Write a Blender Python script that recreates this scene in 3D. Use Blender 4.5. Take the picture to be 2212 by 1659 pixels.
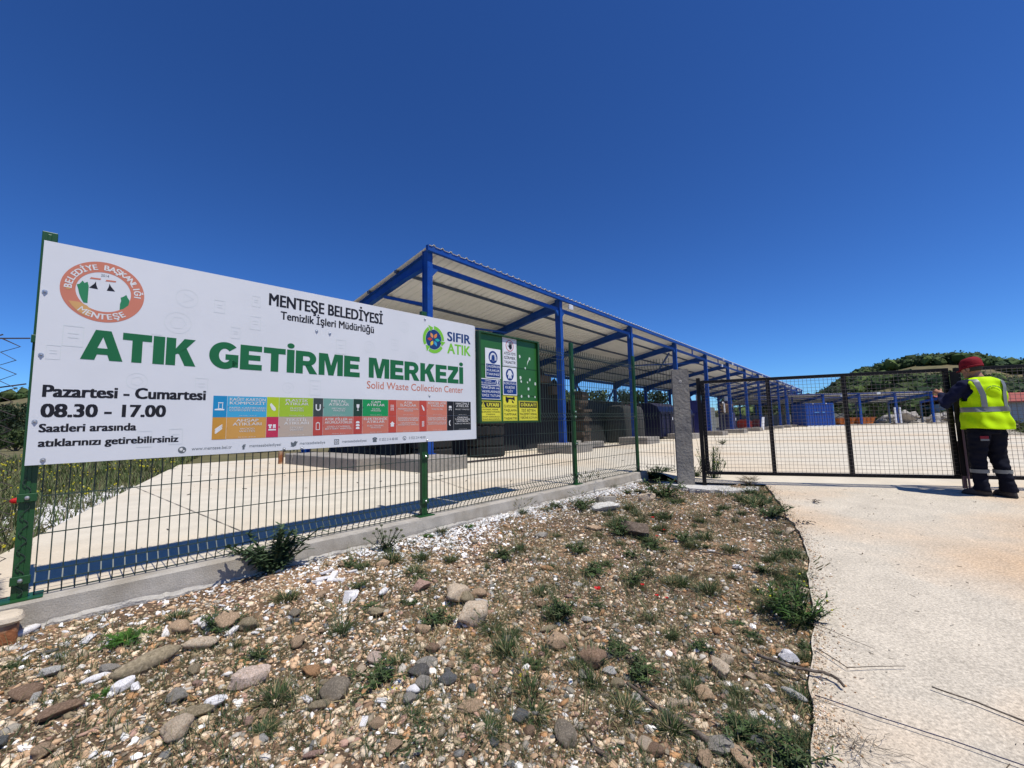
import bpy, bmesh, math, random
import numpy as np
from mathutils import Vector, Matrix, noise, Euler

for o in list(bpy.data.objects):
    bpy.data.objects.remove(o, do_unlink=True)
scene = bpy.context.scene
C = bpy.context.collection
R = math.radians
rng = np.random.default_rng(7)
random.seed(11)

# ------------------------------------------------------------------ camera
cd = bpy.data.cameras.new('camera')
cam = bpy.data.objects.new('camera', cd)
C.objects.link(cam)
cd.sensor_width = 36.0
cd.lens = 36.0 * 900.3 / 2212.0
cd.clip_start = 0.05
cd.clip_end = 6000
EYE = 0.85
cam.matrix_world = (Matrix.Translation((0, 0, EYE)) @ Matrix.Rotation(R(90) + 0.0957, 4, 'X')
                    @ Matrix.Rotation(-0.0227, 4, 'Z'))
scene.camera = cam

# ------------------------------------------------------------------ light
SUN_DIR = Vector((0.30, -0.28, 1.0)).normalized()      # towards the sun
sun_el = math.asin(SUN_DIR.z)
sun_az = math.atan2(SUN_DIR.x, SUN_DIR.y)               # clockwise from +Y
world = bpy.data.worlds.new("World")
scene.world = world
world.use_nodes = True
wn = world.node_tree.nodes
wl = world.node_tree.links
bg = wn['Background']
sky = wn.new('ShaderNodeTexSky')
sky.sky_type = 'NISHITA'
sky.sun_disc = False
sky.sun_elevation = sun_el
sky.sun_rotation = sun_az
sky.altitude = 1200
sky.air_density = 1.0
sky.dust_density = 0.25
sky.ozone_density = 2.0
def mulc(sock, c):
    m_ = wn.new('ShaderNodeMix'); m_.data_type = 'RGBA'; m_.blend_type = 'MULTIPLY'; m_.inputs[0].default_value = 1
    m_.inputs[7].default_value = (*c, 1); wl.new(sock, m_.inputs[6]); return m_.outputs[2]
# deep, saturated phone-camera blue: one tone curve over the whole physical sky
gm = wn.new('ShaderNodeGamma'); gm.inputs[1].default_value = 1.3
wl.new(mulc(sky.outputs[0], (0.056, 0.072, 0.101)), gm.inputs[0])
wl.new(mulc(gm.outputs[0], (10.2, 13.4, 13.8)), bg.inputs[0])
bg.inputs[1].default_value = 0.10
sd = bpy.data.lights.new('sun', 'SUN')
sd.energy = 4.2
sd.angle = R(0.53)
sd.color = (1.0, 0.965, 0.9)
sun = bpy.data.objects.new('sun', sd)
C.objects.link(sun)
sun.rotation_euler = SUN_DIR.to_track_quat('Z', 'Y').to_euler()
scene.view_settings.view_transform = 'Standard'
scene.view_settings.look = 'None'
scene.view_settings.exposure = 0.2
scene.view_settings.gamma = 1.0

# ------------------------------------------------------------------ materials
MATS = {}
def mat(name, color, rough=0.7, metal=0.0, var=0.12, scale=6.0, bump=0.0, bscale=60.0, attr=False, transl=0.0,
        spec=0.5, stain=None, stain_scale=1.5, stain_amt=0.5, fine=None, coat=0.0):
    if name in MATS:
        return MATS[name]
    m = bpy.data.materials.new(name)
    m.use_nodes = True
    nt = m.node_tree
    N, L = nt.nodes, nt.links
    b = N['Principled BSDF']
    b.inputs['Roughness'].default_value = rough
    b.inputs['Metallic'].default_value = metal
    b.inputs['Specular IOR Level'].default_value = spec
    if coat:
        b.inputs['Coat Weight'].default_value = coat
    tc = N.new('ShaderNodeTexCoord')
    col = None
    if attr:
        a = N.new('ShaderNodeAttribute'); a.attribute_name = 'Col'
        col = a.outputs['Color']
    else:
        rgb = N.new('ShaderNodeRGB'); rgb.outputs[0].default_value = (*color, 1)
        col = rgb.outputs[0]
    def mul(colsock, sc, amt, detail=4.0):
        n = N.new('ShaderNodeTexNoise'); n.inputs['Scale'].default_value = sc; n.inputs['Detail'].default_value = detail
        L.new(tc.outputs['Object'], n.inputs['Vector'])
        mr = N.new('ShaderNodeMapRange'); mr.inputs[1].default_value = 0.25; mr.inputs[2].default_value = 0.75
        mr.inputs[3].default_value = 1 - amt; mr.inputs[4].default_value = 1 + amt
        L.new(n.outputs['Fac'], mr.inputs[0])
        mx = N.new('ShaderNodeMix'); mx.data_type = 'RGBA'; mx.blend_type = 'MULTIPLY'; mx.inputs[0].default_value = 1
        L.new(colsock, mx.inputs[6]); L.new(mr.outputs[0], mx.inputs[7])
        return mx.outputs[2]
    if stain is not None:
        n = N.new('ShaderNodeTexNoise'); n.inputs['Scale'].default_value = stain_scale; n.inputs['Detail'].default_value = 5
        L.new(tc.outputs['Object'], n.inputs['Vector'])
        mr = N.new('ShaderNodeMapRange'); mr.inputs[1].default_value = 0.45; mr.inputs[2].default_value = 0.7
        mr.inputs[3].default_value = 0; mr.inputs[4].default_value = stain_amt
        L.new(n.outputs['Fac'], mr.inputs[0])
        mx = N.new('ShaderNodeMix'); mx.data_type = 'RGBA'
        L.new(mr.outputs[0], mx.inputs[0]); L.new(col, mx.inputs[6]); mx.inputs[7].default_value = (*stain, 1)
        col = mx.outputs[2]
    if var:
        col = mul(col, scale, var)
    if fine:
        col = mul(col, fine[0], fine[1], 2.0)
    L.new(col, b.inputs['Base Color'])
    if bump:
        n = N.new('ShaderNodeTexNoise'); n.inputs['Scale'].default_value = bscale; n.inputs['Detail'].default_value = 5
        L.new(tc.outputs['Object'], n.inputs['Vector'])
        bp = N.new('ShaderNodeBump'); bp.inputs['Strength'].default_value = bump; bp.inputs['Distance'].default_value = 0.01
        L.new(n.outputs['Fac'], bp.inputs['Height']); L.new(bp.outputs[0], b.inputs['Normal'])
    if transl:
        t = N.new('ShaderNodeBsdfTranslucent'); L.new(col, t.inputs[0])
        ms = N.new('ShaderNodeMixShader'); ms.inputs[0].default_value = transl
        out = N['Material Output']
        L.new(b.outputs[0], ms.inputs[1]); L.new(t.outputs[0], ms.inputs[2]); L.new(ms.outputs[0], out.inputs[0])
    MATS[name] = m
    return m

# ------------------------------------------------------------------ object helpers
def link(o, parent=None):
    C.objects.link(o)
    if parent is not None:
        o.parent = parent
    return o
def tag(o, label=None, cat=None, group=None, kind=None):
    if label: o['label'] = label
    if cat: o['category'] = cat
    if group: o['group'] = group
    if kind: o['kind'] = kind
    return o
def thing(name, label, cat, loc=(0, 0, 0), rz=0.0, group=None):
    o = bpy.data.objects.new(name, None)
    o.empty_display_size = 0.1
    o.location = loc; o.rotation_euler = (0, 0, rz)
    C.objects.link(o)
    return tag(o, label, cat, group)
def mesh_np(name, V, F, material=None, smooth=False, col=None):
    """V (n,3), F (m,k) arrays of equal sided faces"""
    me = bpy.data.meshes.new(name)
    V = np.asarray(V, dtype=np.float32); F = np.asarray(F, dtype=np.int32)
    k = F.shape[1]
    me.vertices.add(len(V)); me.vertices.foreach_set('co', V.ravel())
    me.loops.add(F.size); me.loops.foreach_set('vertex_index', F.ravel())
    me.polygons.add(len(F))
    me.polygons.foreach_set('loop_start', np.arange(0, F.size, k, dtype=np.int32))
    me.polygons.foreach_set('loop_total', np.full(len(F), k, dtype=np.int32))
    me.polygons.foreach_set('use_smooth', np.full(len(F), smooth))
    me.update(calc_edges=True)
    if col is not None:
        a = me.color_attributes.new('Col', 'FLOAT_COLOR', 'POINT')
        cc = np.ones((len(V), 4), dtype=np.float32); cc[:, :3] = col
        a.data.foreach_set('color', cc.ravel())
    if material: me.materials.append(material)
    return me

class MB:
    """collects polygons and builds ONE mesh"""
    def __init__(self): self.v = []; self.f = []; self.c = []
    def add(self, vs, fs, col=None):
        b = len(self.v); self.v += [tuple(v) for v in vs]
        self.f += [tuple(b + i for i in f) for f in fs]
        self.c += [col or (1, 1, 1)] * len(vs)
        return self
    def box(self, x0, x1, y0, y1, z0, z1, col=None):
        return self.add([(x0, y0, z0), (x1, y0, z0), (x1, y1, z0), (x0, y1, z0), (x0, y0, z1), (x1, y0, z1), (x1, y1, z1), (x0, y1, z1)],
                 [(0, 3, 2, 1), (4, 5, 6, 7), (0, 1, 5, 4), (1, 2, 6, 5), (2, 3, 7, 6), (3, 0, 4, 7)], col)
    def bar(self, a, b, w, h, up=(0, 0, 1), col=None):
        a = Vector(a); b = Vector(b); d = (b - a).normalized(); up = Vector(up)
        s = d.cross(up)
        if s.length < 1e-4: s = d.cross(Vector((1, 0, 0)))
        s.normalize(); u = s.cross(d).normalized()
        vs = []
        for p in (a, b):
            for i, j in ((-1, -1), (1, -1), (1, 1), (-1, 1)):
                vs.append(p + s * (i * w / 2) + u * (j * h / 2))
        return self.add(vs, [(3, 2, 1, 0), (4, 5, 6, 7), (0, 1, 5, 4), (1, 2, 6, 5), (2, 3, 7, 6), (3, 0, 4, 7)], col)
    def tube(self, pts, r, n=5, col=None, close=True):
        pts = [Vector(p) for p in pts]; rs = r if isinstance(r, (list, tuple)) else [r] * len(pts)
        vs = []; prev = None
        for i, p in enumerate(pts):
            d = (pts[min(i + 1, len(pts) - 1)] - pts[max(i - 1, 0)])
            if d.length < 1e-9: d = Vector((0, 0, 1))
            d.normalize()
            ref = prev if prev is not None else (Vector((0, 0, 1)) if abs(d.z) < 0.9 else Vector((1, 0, 0)))
            s = d.cross(ref)
            if s.length < 1e-4: s = d.orthogonal()
            s.normalize(); u = s.cross(d).normalized(); prev = u
            for k in range(n):
                a = 2 * math.pi * (k + 0.5) / n
                vs.append(p + (s * math.cos(a) + u * math.sin(a)) * rs[i])
        fs = []
        for i in range(len(pts) - 1):
            for k in range(n):
                fs.append((i * n + k, i * n + (k + 1) % n, (i + 1) * n + (k + 1) % n, (i + 1) * n + k))
        if close:
            fs.append(tuple(range(n - 1, -1, -1))); fs.append(tuple((len(pts) - 1) * n + k for k in range(n)))
        return self.add(vs, fs, col)
    def loft(self, rings, n=20, col=None, p=2.0):
        """rings: (cx,cy,cz,rx,ry) horizontal (super)ellipses"""
        vs = []
        for (cx, cy, cz, rx, ry) in rings:
            for k in range(n):
                a = 2 * math.pi * k / n; c, s = math.cos(a), math.sin(a)
                vs.append((cx + rx * math.copysign(abs(c) ** (2 / p), c), cy + ry * math.copysign(abs(s) ** (2 / p), s), cz))
        fs = []
        for i in range(len(rings) - 1):
            for k in range(n):
                fs.append((i * n + k, i * n + (k + 1) % n, (i + 1) * n + (k + 1) % n, (i + 1) * n + k))
        fs.append(tuple(range(n - 1, -1, -1))); fs.append(tuple((len(rings) - 1) * n + k for k in range(n)))
        return self.add(vs, fs, col)
    def ball(self, c, r, sx=1, sy=1, sz=1, n=12, m=8, col=None):
        rings = []
        for i in range(m + 1):
            t = math.pi * i / m; q = max(math.sin(t), 0.03)
            rings.append((c[0], c[1], c[2] - math.cos(t) * r * sz, r * sx * q, r * sy * q))
        return self.loft(rings, n, col)
    def prism(self, poly, d, origin=(0, 0, 0), col=None):
        """poly in local x,z ; extruded in -y by d from origin.y (faces the viewer at -y)"""
        ox, oy, oz = origin; n = len(poly)
        vs = [(ox + x, oy, oz + z) for x, z in poly] + [(ox + x, oy - d, oz + z) for x, z in poly]
        fs = [tuple(range(n - 1, -1, -1)), tuple(range(n, 2 * n))]
        a = sum(poly[i][0] * poly[(i + 1) % n][1] - poly[(i + 1) % n][0] * poly[i][1] for i in range(n))
        if a < 0: fs = [tuple(reversed(f)) for f in fs]
        for i in range(n):
            q = (i, (i + 1) % n, n + (i + 1) % n, n + i)
            fs.append(q if a > 0 else tuple(reversed(q)))
        return self.add(vs, fs, col)
    def mesh(self, name, material=None, smooth=False, attr=False):
        me = bpy.data.meshes.new(name)
        me.from_pydata(self.v, [], self.f); me.update()
        if smooth: me.polygons.foreach_set('use_smooth', [True] * len(me.polygons))
        if attr:
            a = me.color_attributes.new('Col', 'FLOAT_COLOR', 'POINT')
            a.data.foreach_set('color', np.array([(*c, 1) for c in self.c], dtype=np.float32).ravel())
        if material: me.materials.append(material)
        return me
    def build(self, name, material, parent=None, smooth=False, attr=False, bevel=0.0):
        me = self.mesh(name, material, smooth, attr)
        o = link(bpy.data.objects.new(name, me), parent)
        if bevel:
            md = o.modifiers.new('bevel', 'BEVEL'); md.width = bevel; md.segments = 2; md.limit_method = 'ANGLE'
        return o

def part(name, me, parent, loc=(0, 0, 0), rot=(0, 0, 0), scale=(1, 1, 1)):
    o = link(bpy.data.objects.new(name, me), parent)
    o.location = loc; o.rotation_euler = rot; o.scale = scale
    return o
def copy_tree(o, parent=None):
    c = o.copy(); C.objects.link(c); c.parent = parent
    for ch in list(o.children): copy_tree(ch, c)
    return c
def bake(o, mods):
    """apply temporary modifiers to a mesh object"""
    for typ, kw in mods:
        md = o.modifiers.new('m', typ)
        for k, v in kw.items(): setattr(md, k, v)
    dg = bpy.context.evaluated_depsgraph_get()
    me = bpy.data.meshes.new_from_object(o.evaluated_get(dg))
    o.modifiers.clear(); o.data = me
    return o

# ------------------------------------------------------------------ ground functions
FX, FY, FA = -2.6011, 2.2696, 0.81
fd = np.array([math.cos(FA), math.sin(FA)]); fnb = np.array([-fd[1], fd[0]])
GX, GY, GA = 2.8949, 6.5284, -0.3527
gd = np.array([math.cos(GA), math.sin(GA)]); gn = np.array([gd[1], -gd[0]])
def FW(s, n): return (FX + fd[0] * s + fnb[0] * n, FY + fd[1] * s + fnb[1] * n)
def smooth(t):
    t = np.clip(t, 0, 1); return t * t * (3 - 2 * t)
def Dg(x, y): return (x - GX) * gn[0] + (y - GY) * gn[1]
def Nf(x, y): return (x - FX) * fnb[0] + (y - FY) * fnb[1]
def Sf(x, y): return (x - FX) * fd[0] + (y - FY) * fd[1]
EDGE = np.array([(3.688, 6.282), (3.425, 5.624), (2.996, 4.713), (2.706, 4.087), (2.447, 3.616), (2.047, 3.021), (1.759, 2.6), (1.528, 2.287), (1.285, 1.956), (1.145, 1.756), (1.035, 1.597)])
_d = EDGE[-1] - EDGE[-4]; _d = _d / np.linalg.norm(_d)
EXT = np.vstack([EDGE, EDGE[-1] + _d * 8])
def dedge(x, y):
    """signed distance to the road's edge, positive on the rubble side"""
    x = np.asarray(x, float); y = np.asarray(y, float)
    best = np.full(x.shape, 99.0); sg = np.ones(x.shape)
    for a, b in zip(EXT[:-1], EXT[1:]):
        ab = b - a; t = np.clip(((x - a[0]) * ab[0] + (y - a[1]) * ab[1]) / (ab @ ab), 0, 1)
        px, py = a[0] + t * ab[0], a[1] + t * ab[1]
        d = np.hypot(x - px, y - py)
        s = np.where(ab[0] * (y - a[1]) - ab[1] * (x - a[0]) < 0, 1.0, -1.0)
        sg = np.where(d < best - 1e-9, s, sg); best = np.minimum(best, d)
    return best * sg
def z_road(x, y): return -0.12 - 0.05 * np.maximum(0, Dg(x, y))
def z_yard(x, y):
    far = -0.006 * np.maximum(0, np.asarray(y, float) - 15)
    t = np.maximum(np.maximum(smooth(-Dg(x, y) / 3.0), smooth((6.9 - Sf(x, y)) / 0.4)), smooth((-Dg(x, y) - 0.06) / 0.45) * smooth((7.5 - Sf(x, y)) / 0.6))
    return -0.12 * (1 - t) + far
def z_rub(x, y):
    zp = -0.13 - 0.07 * np.maximum(0, -Nf(x, y))
    d = dedge(x, y); w = smooth(np.maximum(d, 0) / 1.2)
    z = zp * w + (z_road(x, y) - 0.035) * (1 - w)
    return np.where(d < -0.03, z_road(x, y) - 0.12, z)
_ph = rng.uniform(0, 6.28, (24, 2)); _dr = rng.uniform(0, 6.28, 24)
def bumps(x, y, f0=1.2, amp=0.024, n=18, gain=0.93, lac=1.22):
    z = np.zeros(np.shape(x)); f = f0; a = amp
    for i in range(n):
        z = z + a * np.sin((x * math.cos(_dr[i]) + y * math.sin(_dr[i])) * f + _ph[i, 0]) * np.sin((-x * math.sin(_dr[i]) + y * math.cos(_dr[i])) * f * 0.8 + _ph[i, 1])
        f *= lac; a *= gain * 0.92
    return z
def z_rubble(x, y):
    d = dedge(x, y)
    w = smooth(np.maximum(d, 0) / 0.35) * smooth(-(Nf(x, y) + 0.06) / 0.25)
    return z_rub(x, y) + bumps(x, y) * (0.15 + 0.85 * w)

def grid_mesh(name, P, material, smoothf=True):
    """P (a,b,3)"""
    a, b = P.shape[:2]; idx = np.arange(a * b).reshape(a, b)
    F = np.stack([idx[:-1, :-1], idx[:-1, 1:], idx[1:, 1:], idx[1:, :-1]], -1).reshape(-1, 4)
    return mesh_np(name, P.reshape(-1, 3), F, material, smoothf)
def resample(pts, n, power=1.0):
    pts = np.array(pts, float); seg = np.hypot(*(pts[1:] - pts[:-1]).T); L = np.concatenate([[0], np.cumsum(seg)])
    t = (np.linspace(0, 1, n) ** power) * L[-1]
    return np.stack([np.interp(t, L, pts[:, 0]), np.interp(t, L, pts[:, 1])], -1)

# ------------------------------------------------------------------ setting materials
M_yard = mat('yard_concrete', (0.60, 0.54, 0.43), 0.9, stain=(0.58, 0.45, 0.30), stain_scale=0.3, stain_amt=0.8, var=0.10, scale=3.0, fine=(60, 0.09), bump=0.25, bscale=90, spec=0.2)
M_road = mat('road_concrete', (0.54, 0.475, 0.375), 0.92, stain=(0.55, 0.38, 0.23), stain_scale=0.5, stain_amt=1.0, var=0.10, scale=4.0, fine=(75, 0.32), bump=0.6, bscale=110, spec=0.2)
M_soil = mat('soil', (0.125, 0.085, 0.055), 0.98, stain=(0.38, 0.235, 0.135), stain_scale=0.8, stain_amt=1.0, var=0.25, scale=9.0, fine=(120, 0.35), bump=1.0, bscale=140, spec=0.1)
M_curb = mat('kerb_concrete', (0.40, 0.365, 0.31), 0.92, stain=(0.30, 0.26, 0.20), stain_scale=3.5, stain_amt=0.8, var=0.12, scale=9, fine=(160, 0.14), bump=0.3, bscale=120, spec=0.2)
M_field = mat('field_soil', (0.13, 0.12, 0.06), 0.98, stain=(0.2, 0.15, 0.09), stain_scale=0.2, stain_amt=0.7, var=0.3, scale=1.0, bump=0.5, bscale=8, spec=0.1)
M_fol = mat('foliage', (0.06, 0.10, 0.03), 0.65, attr=True, transl=0.22, var=0.15, scale=5, spec=0.25)
M_far = mat('far_foliage', (0.06, 0.10, 0.03), 0.8, attr=True, transl=0.0, var=0.25, scale=0.4, spec=0.1)
M_peb = mat('pebble', (0.5, 0.4, 0.3), 0.85, attr=True, var=0.18, scale=45, bump=0.4, bscale=150, spec=0.25)

# ------------------------------------------------------------------ terrain
HILL = np.array([(-180, 2.5), (-120, 3.0), (-70, 3.2), (-51, 2.9), (-48.9, 3.5), (-45, 3.6), (-40, 3.3), (-20, 5.0), (-8, 8.2), (-0.3, 6.9), (3.5, 5.6), (6.4, 4.2), (8.4, 2.8), (12, 1.2),
                 (20, 0.6), (28, 0.4), (31, 0.6), (33.4, 1.4), (36, 1.5), (37.7, 2.6), (39.7, 3.8), (41.5, 4.2), (44.1, 4.85), (46.2, 4.75), (48.1, 4.5), (49.4, 3.9), (50.2, 3.5), (51.1, 3.6), (60, 4.4), (80, 4.0), (120, 2.5), (180, 2.5)])
RC = 235.0
def hill_z(r, az):
    hz = np.interp(az, HILL[:, 0], HILL[:, 1]); top = np.tan(np.radians(hz)) * RC + EYE - 0.5
    up = smooth((r - 95) / (RC - 95)); dn = 1 - 0.75 * smooth((r - RC) / 260)
    x = r * np.sin(np.radians(az)); y = r * np.cos(np.radians(az))
    rough = bumps(x, y, 0.02, 2.4, 12) * smooth((r - 90) / 80)
    return -0.7 + (top + 0.7) * up * dn + rough * np.where(r < RC, 0.5, 1.0) * smooth(np.abs(r - RC) / 60)
def z_ground(x, y):
    r = np.hypot(x, y); az = np.degrees(np.arctan2(x, y))
    n = Nf(x, y)
    front = smooth((0.25 - n) / 0.3)
    right = smooth((Dg(x, y) + 0.3) / 0.4)
    inyard = np.where(front * (1 - smooth((r - 14) / 4)) > 0, front * (1 - smooth((r - 14) / 4)), 0)
    base = -0.09 - 0.006 * np.maximum(0, y - 15) - 0.12 * smooth((Sf(x, y) - 6) / 2)
    z = base * (1 - inyard) + (-0.95) * inyard
    hz = hill_z(r, az)
    w = smooth((r - 70) / 30)
    return z * (1 - w) + hz * w
rr = np.concatenate([np.linspace(0.3, 20, 60), 20 * (1500 / 20) ** (np.linspace(0, 1, 110)[1:])])
aa = np.radians(np.linspace(-180, 180, 481))
RRg, AAg = np.meshgrid(rr, aa, indexing='ij')
X = RRg * np.sin(AAg); Y = RRg * np.cos(AAg); Z = z_ground(X, Y)
me = grid_mesh('ground', np.stack([X, Y, Z], -1)[:, ::-1], M_field)
tag(link(bpy.data.objects.new('ground', me)), kind='structure')

# yard slab (behind fence and gate)
def SW(u, w): return (-1.7534 + 0.64854 * u - 0.76118 * w, 8.8889 + 0.76118 * u + 0.64854 * w)
near = [FW(-0.49, 0.06), FW(7.15, 0.06), (GX - 0.25, GY + 0.18), (GX + gd[0] * 0.6, GY + gd[1] * 0.6), (GX + gd[0] * 9.5, GY + gd[1] * 9.5)]
far = [SW(-2.95, 6.5), SW(8, 6.5), SW(75, 6.5), (62, 52), (46, 44)]
lft = [FW(-0.49, 0.06), (-3.985, 3.536), (-4.616, 4.508), (-6.006, 6.707), (-7.161, 8.534), SW(-2.95, 6.5)]
rgt = [(GX + gd[0] * 9.5, GY + gd[1] * 9.5), (15, 9), (19.3, 16.4), (30, 28), (46, 44)]
na, nb = 150, 170
N_ = resample(near, nb); F_ = resample(far, nb, 1.6); Lf = resample(lft, na, 1.7); Rt = resample(rgt, na, 1.7)
vv = (np.linspace(0, 1, na) ** 1.7)[:, None, None]; uu = np.linspace(0, 1, nb)[None, :, None]
P = (1 - vv) * N_[None] + vv * F_[None] + (1 - uu) * Lf[:, None] + uu * Rt[:, None] - ((1 - vv) * (1 - uu) * N_[0] + (1 - vv) * uu * N_[-1] + vv * (1 - uu) * F_[0] + vv * uu * F_[-1])
Zs = z_yard(P[..., 0], P[..., 1])
me = grid_mesh('yard', np.dstack([P[..., 0], P[..., 1], Zs]), M_yard)
tag(link(bpy.data.objects.new('yard', me)), kind='structure')
# edge thickness of the slab
mb = MB()
for cur in (lft,):
    q = resample(cur, 60)
    for a, b in zip(q[:-1], q[1:]):
        mb.add([(a[0], a[1], -0.15), (b[0], b[1], -0.15), (b[0], b[1], 0.0), (a[0], a[1], 0.0)], [(0, 1, 2, 3)])
tag(mb.build('yard_edge', M_yard), kind='structure')

# road in front of the gate
rl = [tuple(p) for p in EXT]
r0 = [(GX + gd[0] * 0.84, GY + gd[1] * 0.84), (GX + gd[0] * 9.5, GY + gd[1] * 9.5)]
r1 = [tuple(EXT[-1]), (9, -8)]
rr_ = [(GX + gd[0] * 9.5, GY + gd[1] * 9.5), (11, 0), (9, -8)]
Lc = resample([r0[0]] + rl[1:], 200)
jit = np.convolve(rng.normal(0, 0.02, 202), [.25, .5, .25], 'valid'); jit[0] = 0
Lc[:, 0] += jit
Rc = resample(rr_, 200); T = resample(r0, 60); B = resample(r1, 60)
vv = np.linspace(0, 1, 200)[:, None, None]; uu = np.linspace(0, 1, 60)[None, :, None]
P = (1 - uu) * Lc[:, None] + uu * Rc[:, None] + (1 - vv) * T[None] + vv * B[None] - ((1 - vv) * (1 - uu) * T[0] + (1 - vv) * uu * T[-1] + vv * (1 - uu) * B[0] + vv * uu * B[-1])
me = grid_mesh('road', np.dstack([P[..., 0], P[..., 1], z_road(P[..., 0], P[..., 1])])[:, ::-1], M_road)
tag(link(bpy.data.objects.new('road', me)), kind='structure')
mb = MB()
for a, b in zip(Lc[:-1], Lc[1:]):
    za, zb = float(z_road(a[0], a[1])), float(z_road(b[0], b[1]))
    mb.add([(a[0], a[1], za), (b[0], b[1], zb), (b[0], b[1], zb - 0.14), (a[0], a[1], za - 0.14)], [(3, 2, 1, 0)])
tag(mb.build('road_edge', M_curb), kind='structure')

# rubble bank between kerb and road
gs = np.arange(-5.5, 8.8, 0.045); gn_ = -np.concatenate([np.arange(0.0, 4.6, 0.045), np.arange(4.6, 9.5, 0.2)])
S_, N2 = np.meshgrid(gs, gn_, indexing='ij')
X = FX + fd[0] * S_ + fnb[0] * N2; Y = FY + fd[1] * S_ + fnb[1] * N2
Zr = z_rubble(X, Y)
# the bank ends before the gate line so that it never pokes through the slab behind it
Zr = np.where(Dg(X, Y) < -0.12, np.minimum(Zr, -0.16), Zr)
me = grid_mesh('rubble_ground', np.stack([X, Y, Zr], -1)[:, ::-1], M_soil)
tag(link(bpy.data.objects.new('rubble_ground', me)), kind='structure')

# pale concrete apron round the pillar foot
M_apron = mat('apron_concrete', (0.52, 0.50, 0.46), 0.95, var=0.1, scale=14, fine=(90, 0.15), bump=0.8, bscale=50, spec=0.2)
mb = MB()
pl = [(2.35, 6.98), (2.62, 6.22), (2.9, 5.98), (3.2, 5.95), (3.42, 6.0), (3.6, 6.27), (3.3, 6.55), (2.9, 6.9)]
pl = [tuple(q) for q in resample(pl + [pl[0]], 60)[:-1]]
pl = [(x + random.uniform(-.035, .035), y + random.uniform(-.035, .035)) for x, y in pl]
n = len(pl)
mb.add([(x, y, -0.150) for x, y in pl] + [(x, y, -0.25) for x, y in pl], [tuple(range(n))[::-1]] + [(i, (i + 1) % n, n + (i + 1) % n, n + i) for i in range(n)])
tag(mb.build('concrete_apron', M_apron), kind='structure')

# ================================================================== KERB WALL
t = thing('kerb_wall', 'low pale concrete kerb wall carrying the green wire fence', 'wall', (FX, FY, 0), FA)
s_ = np.concatenate([np.linspace(-0.06, 7.0, 180)]); prof = [(-0.10, -0.42), (-0.105, -0.10), (-0.098, -0.012), (-0.086, 0.0), (0.055, 0.0), (0.056, -0.3)]
PP = np.zeros((len(s_), len(prof), 3))
for j, (yy, zz) in enumerate(prof):
    PP[:, j, 0] = s_; PP[:, j, 1] = yy; PP[:, j, 2] = zz
jag = np.abs(bumps(s_, s_ * 0, 9, 0.006, 14)) * (s_ > 1.6)
PP[:, 2, 1] -= 0.0; PP[:, 1, 1] += rng.normal(0, 0.0015, len(s_))
PP[:, 2, 2] -= jag; PP[:, 3, 1] -= rng.normal(0, 0.001, len(s_)); PP[:, 2, 1] += jag * 0.5
o = part('kerb', grid_mesh('kerb', PP[:, ::-1], M_curb, False), t)
mb = MB(); mb.box(-0.061, -0.06, -0.1, 0.055, -0.4, -0.001); mb.box(7.0, 7.001, -0.1, 0.055, -0.4, -0.001)
mb.build('kerb_end', M_curb, t)
M_mortar = mat('pale_mortar', (0.43, 0.40, 0.35), 0.95, var=0.15, scale=30, bump=1.2, bscale=70, spec=0.15)
mb = MB()
ss = np.linspace(-0.05, 6.9, 240); a = 0.002 + 0.024 * np.abs(np.sin(ss * 3.1) * np.sin(ss * 7.7)) + rng.uniform(0, 0.010, len(ss)); hh = -0.135 + rng.uniform(-.006, .006, len(ss)) + 0.01 * np.sin(ss * 5)
PP = np.zeros((len(ss), 3, 3)); PP[:, :, 0] = ss[:, None]
PP[:, 0, 1] = -0.104; PP[:, 0, 2] = hh + 0.018; PP[:, 1, 1] = -0.104 - a; PP[:, 1, 2] = hh; PP[:, 2, 1] = -0.106 - a; PP[:, 2, 2] = -0.3
part('mortar_lip', grid_mesh('mortar_lip', PP, M_mortar, False), t)

# rusty stump left of the kerb
M_rust = mat('rust', (0.28, 0.10, 0.035), 0.9, stain=(0.5, 0.38, 0.25), stain_scale=8, stain_amt=0.9, var=0.3, scale=20, bump=0.6, bscale=60)
M_capc = mat('cement_cap', (0.56, 0.47, 0.35), 0.95, var=0.15, scale=14, bump=0.8, bscale=50)
t = thing('post_stump', 'rusty steel stump capped with cement at the left end of the kerb', 'post stump', (*FW(-0.045, -0.185), -0.02), FA)
b = MB(); b.box(-0.06, 0.06, -0.06, 0.055, -0.35, -0.03); b.build('rusty_casing', M_rust, t, bevel=0.012)
b = MB(); b.loft([(0, 0, -0.045, 0.055, 0.05), (0.004, -0.006, -0.02, 0.074, 0.07), (0.0, -0.004, 0.0, 0.07, 0.066), (0, 0, 0.008, 0.055, 0.055)], 18, p=4)
b.build('cement_cap', M_capc, t)

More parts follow.
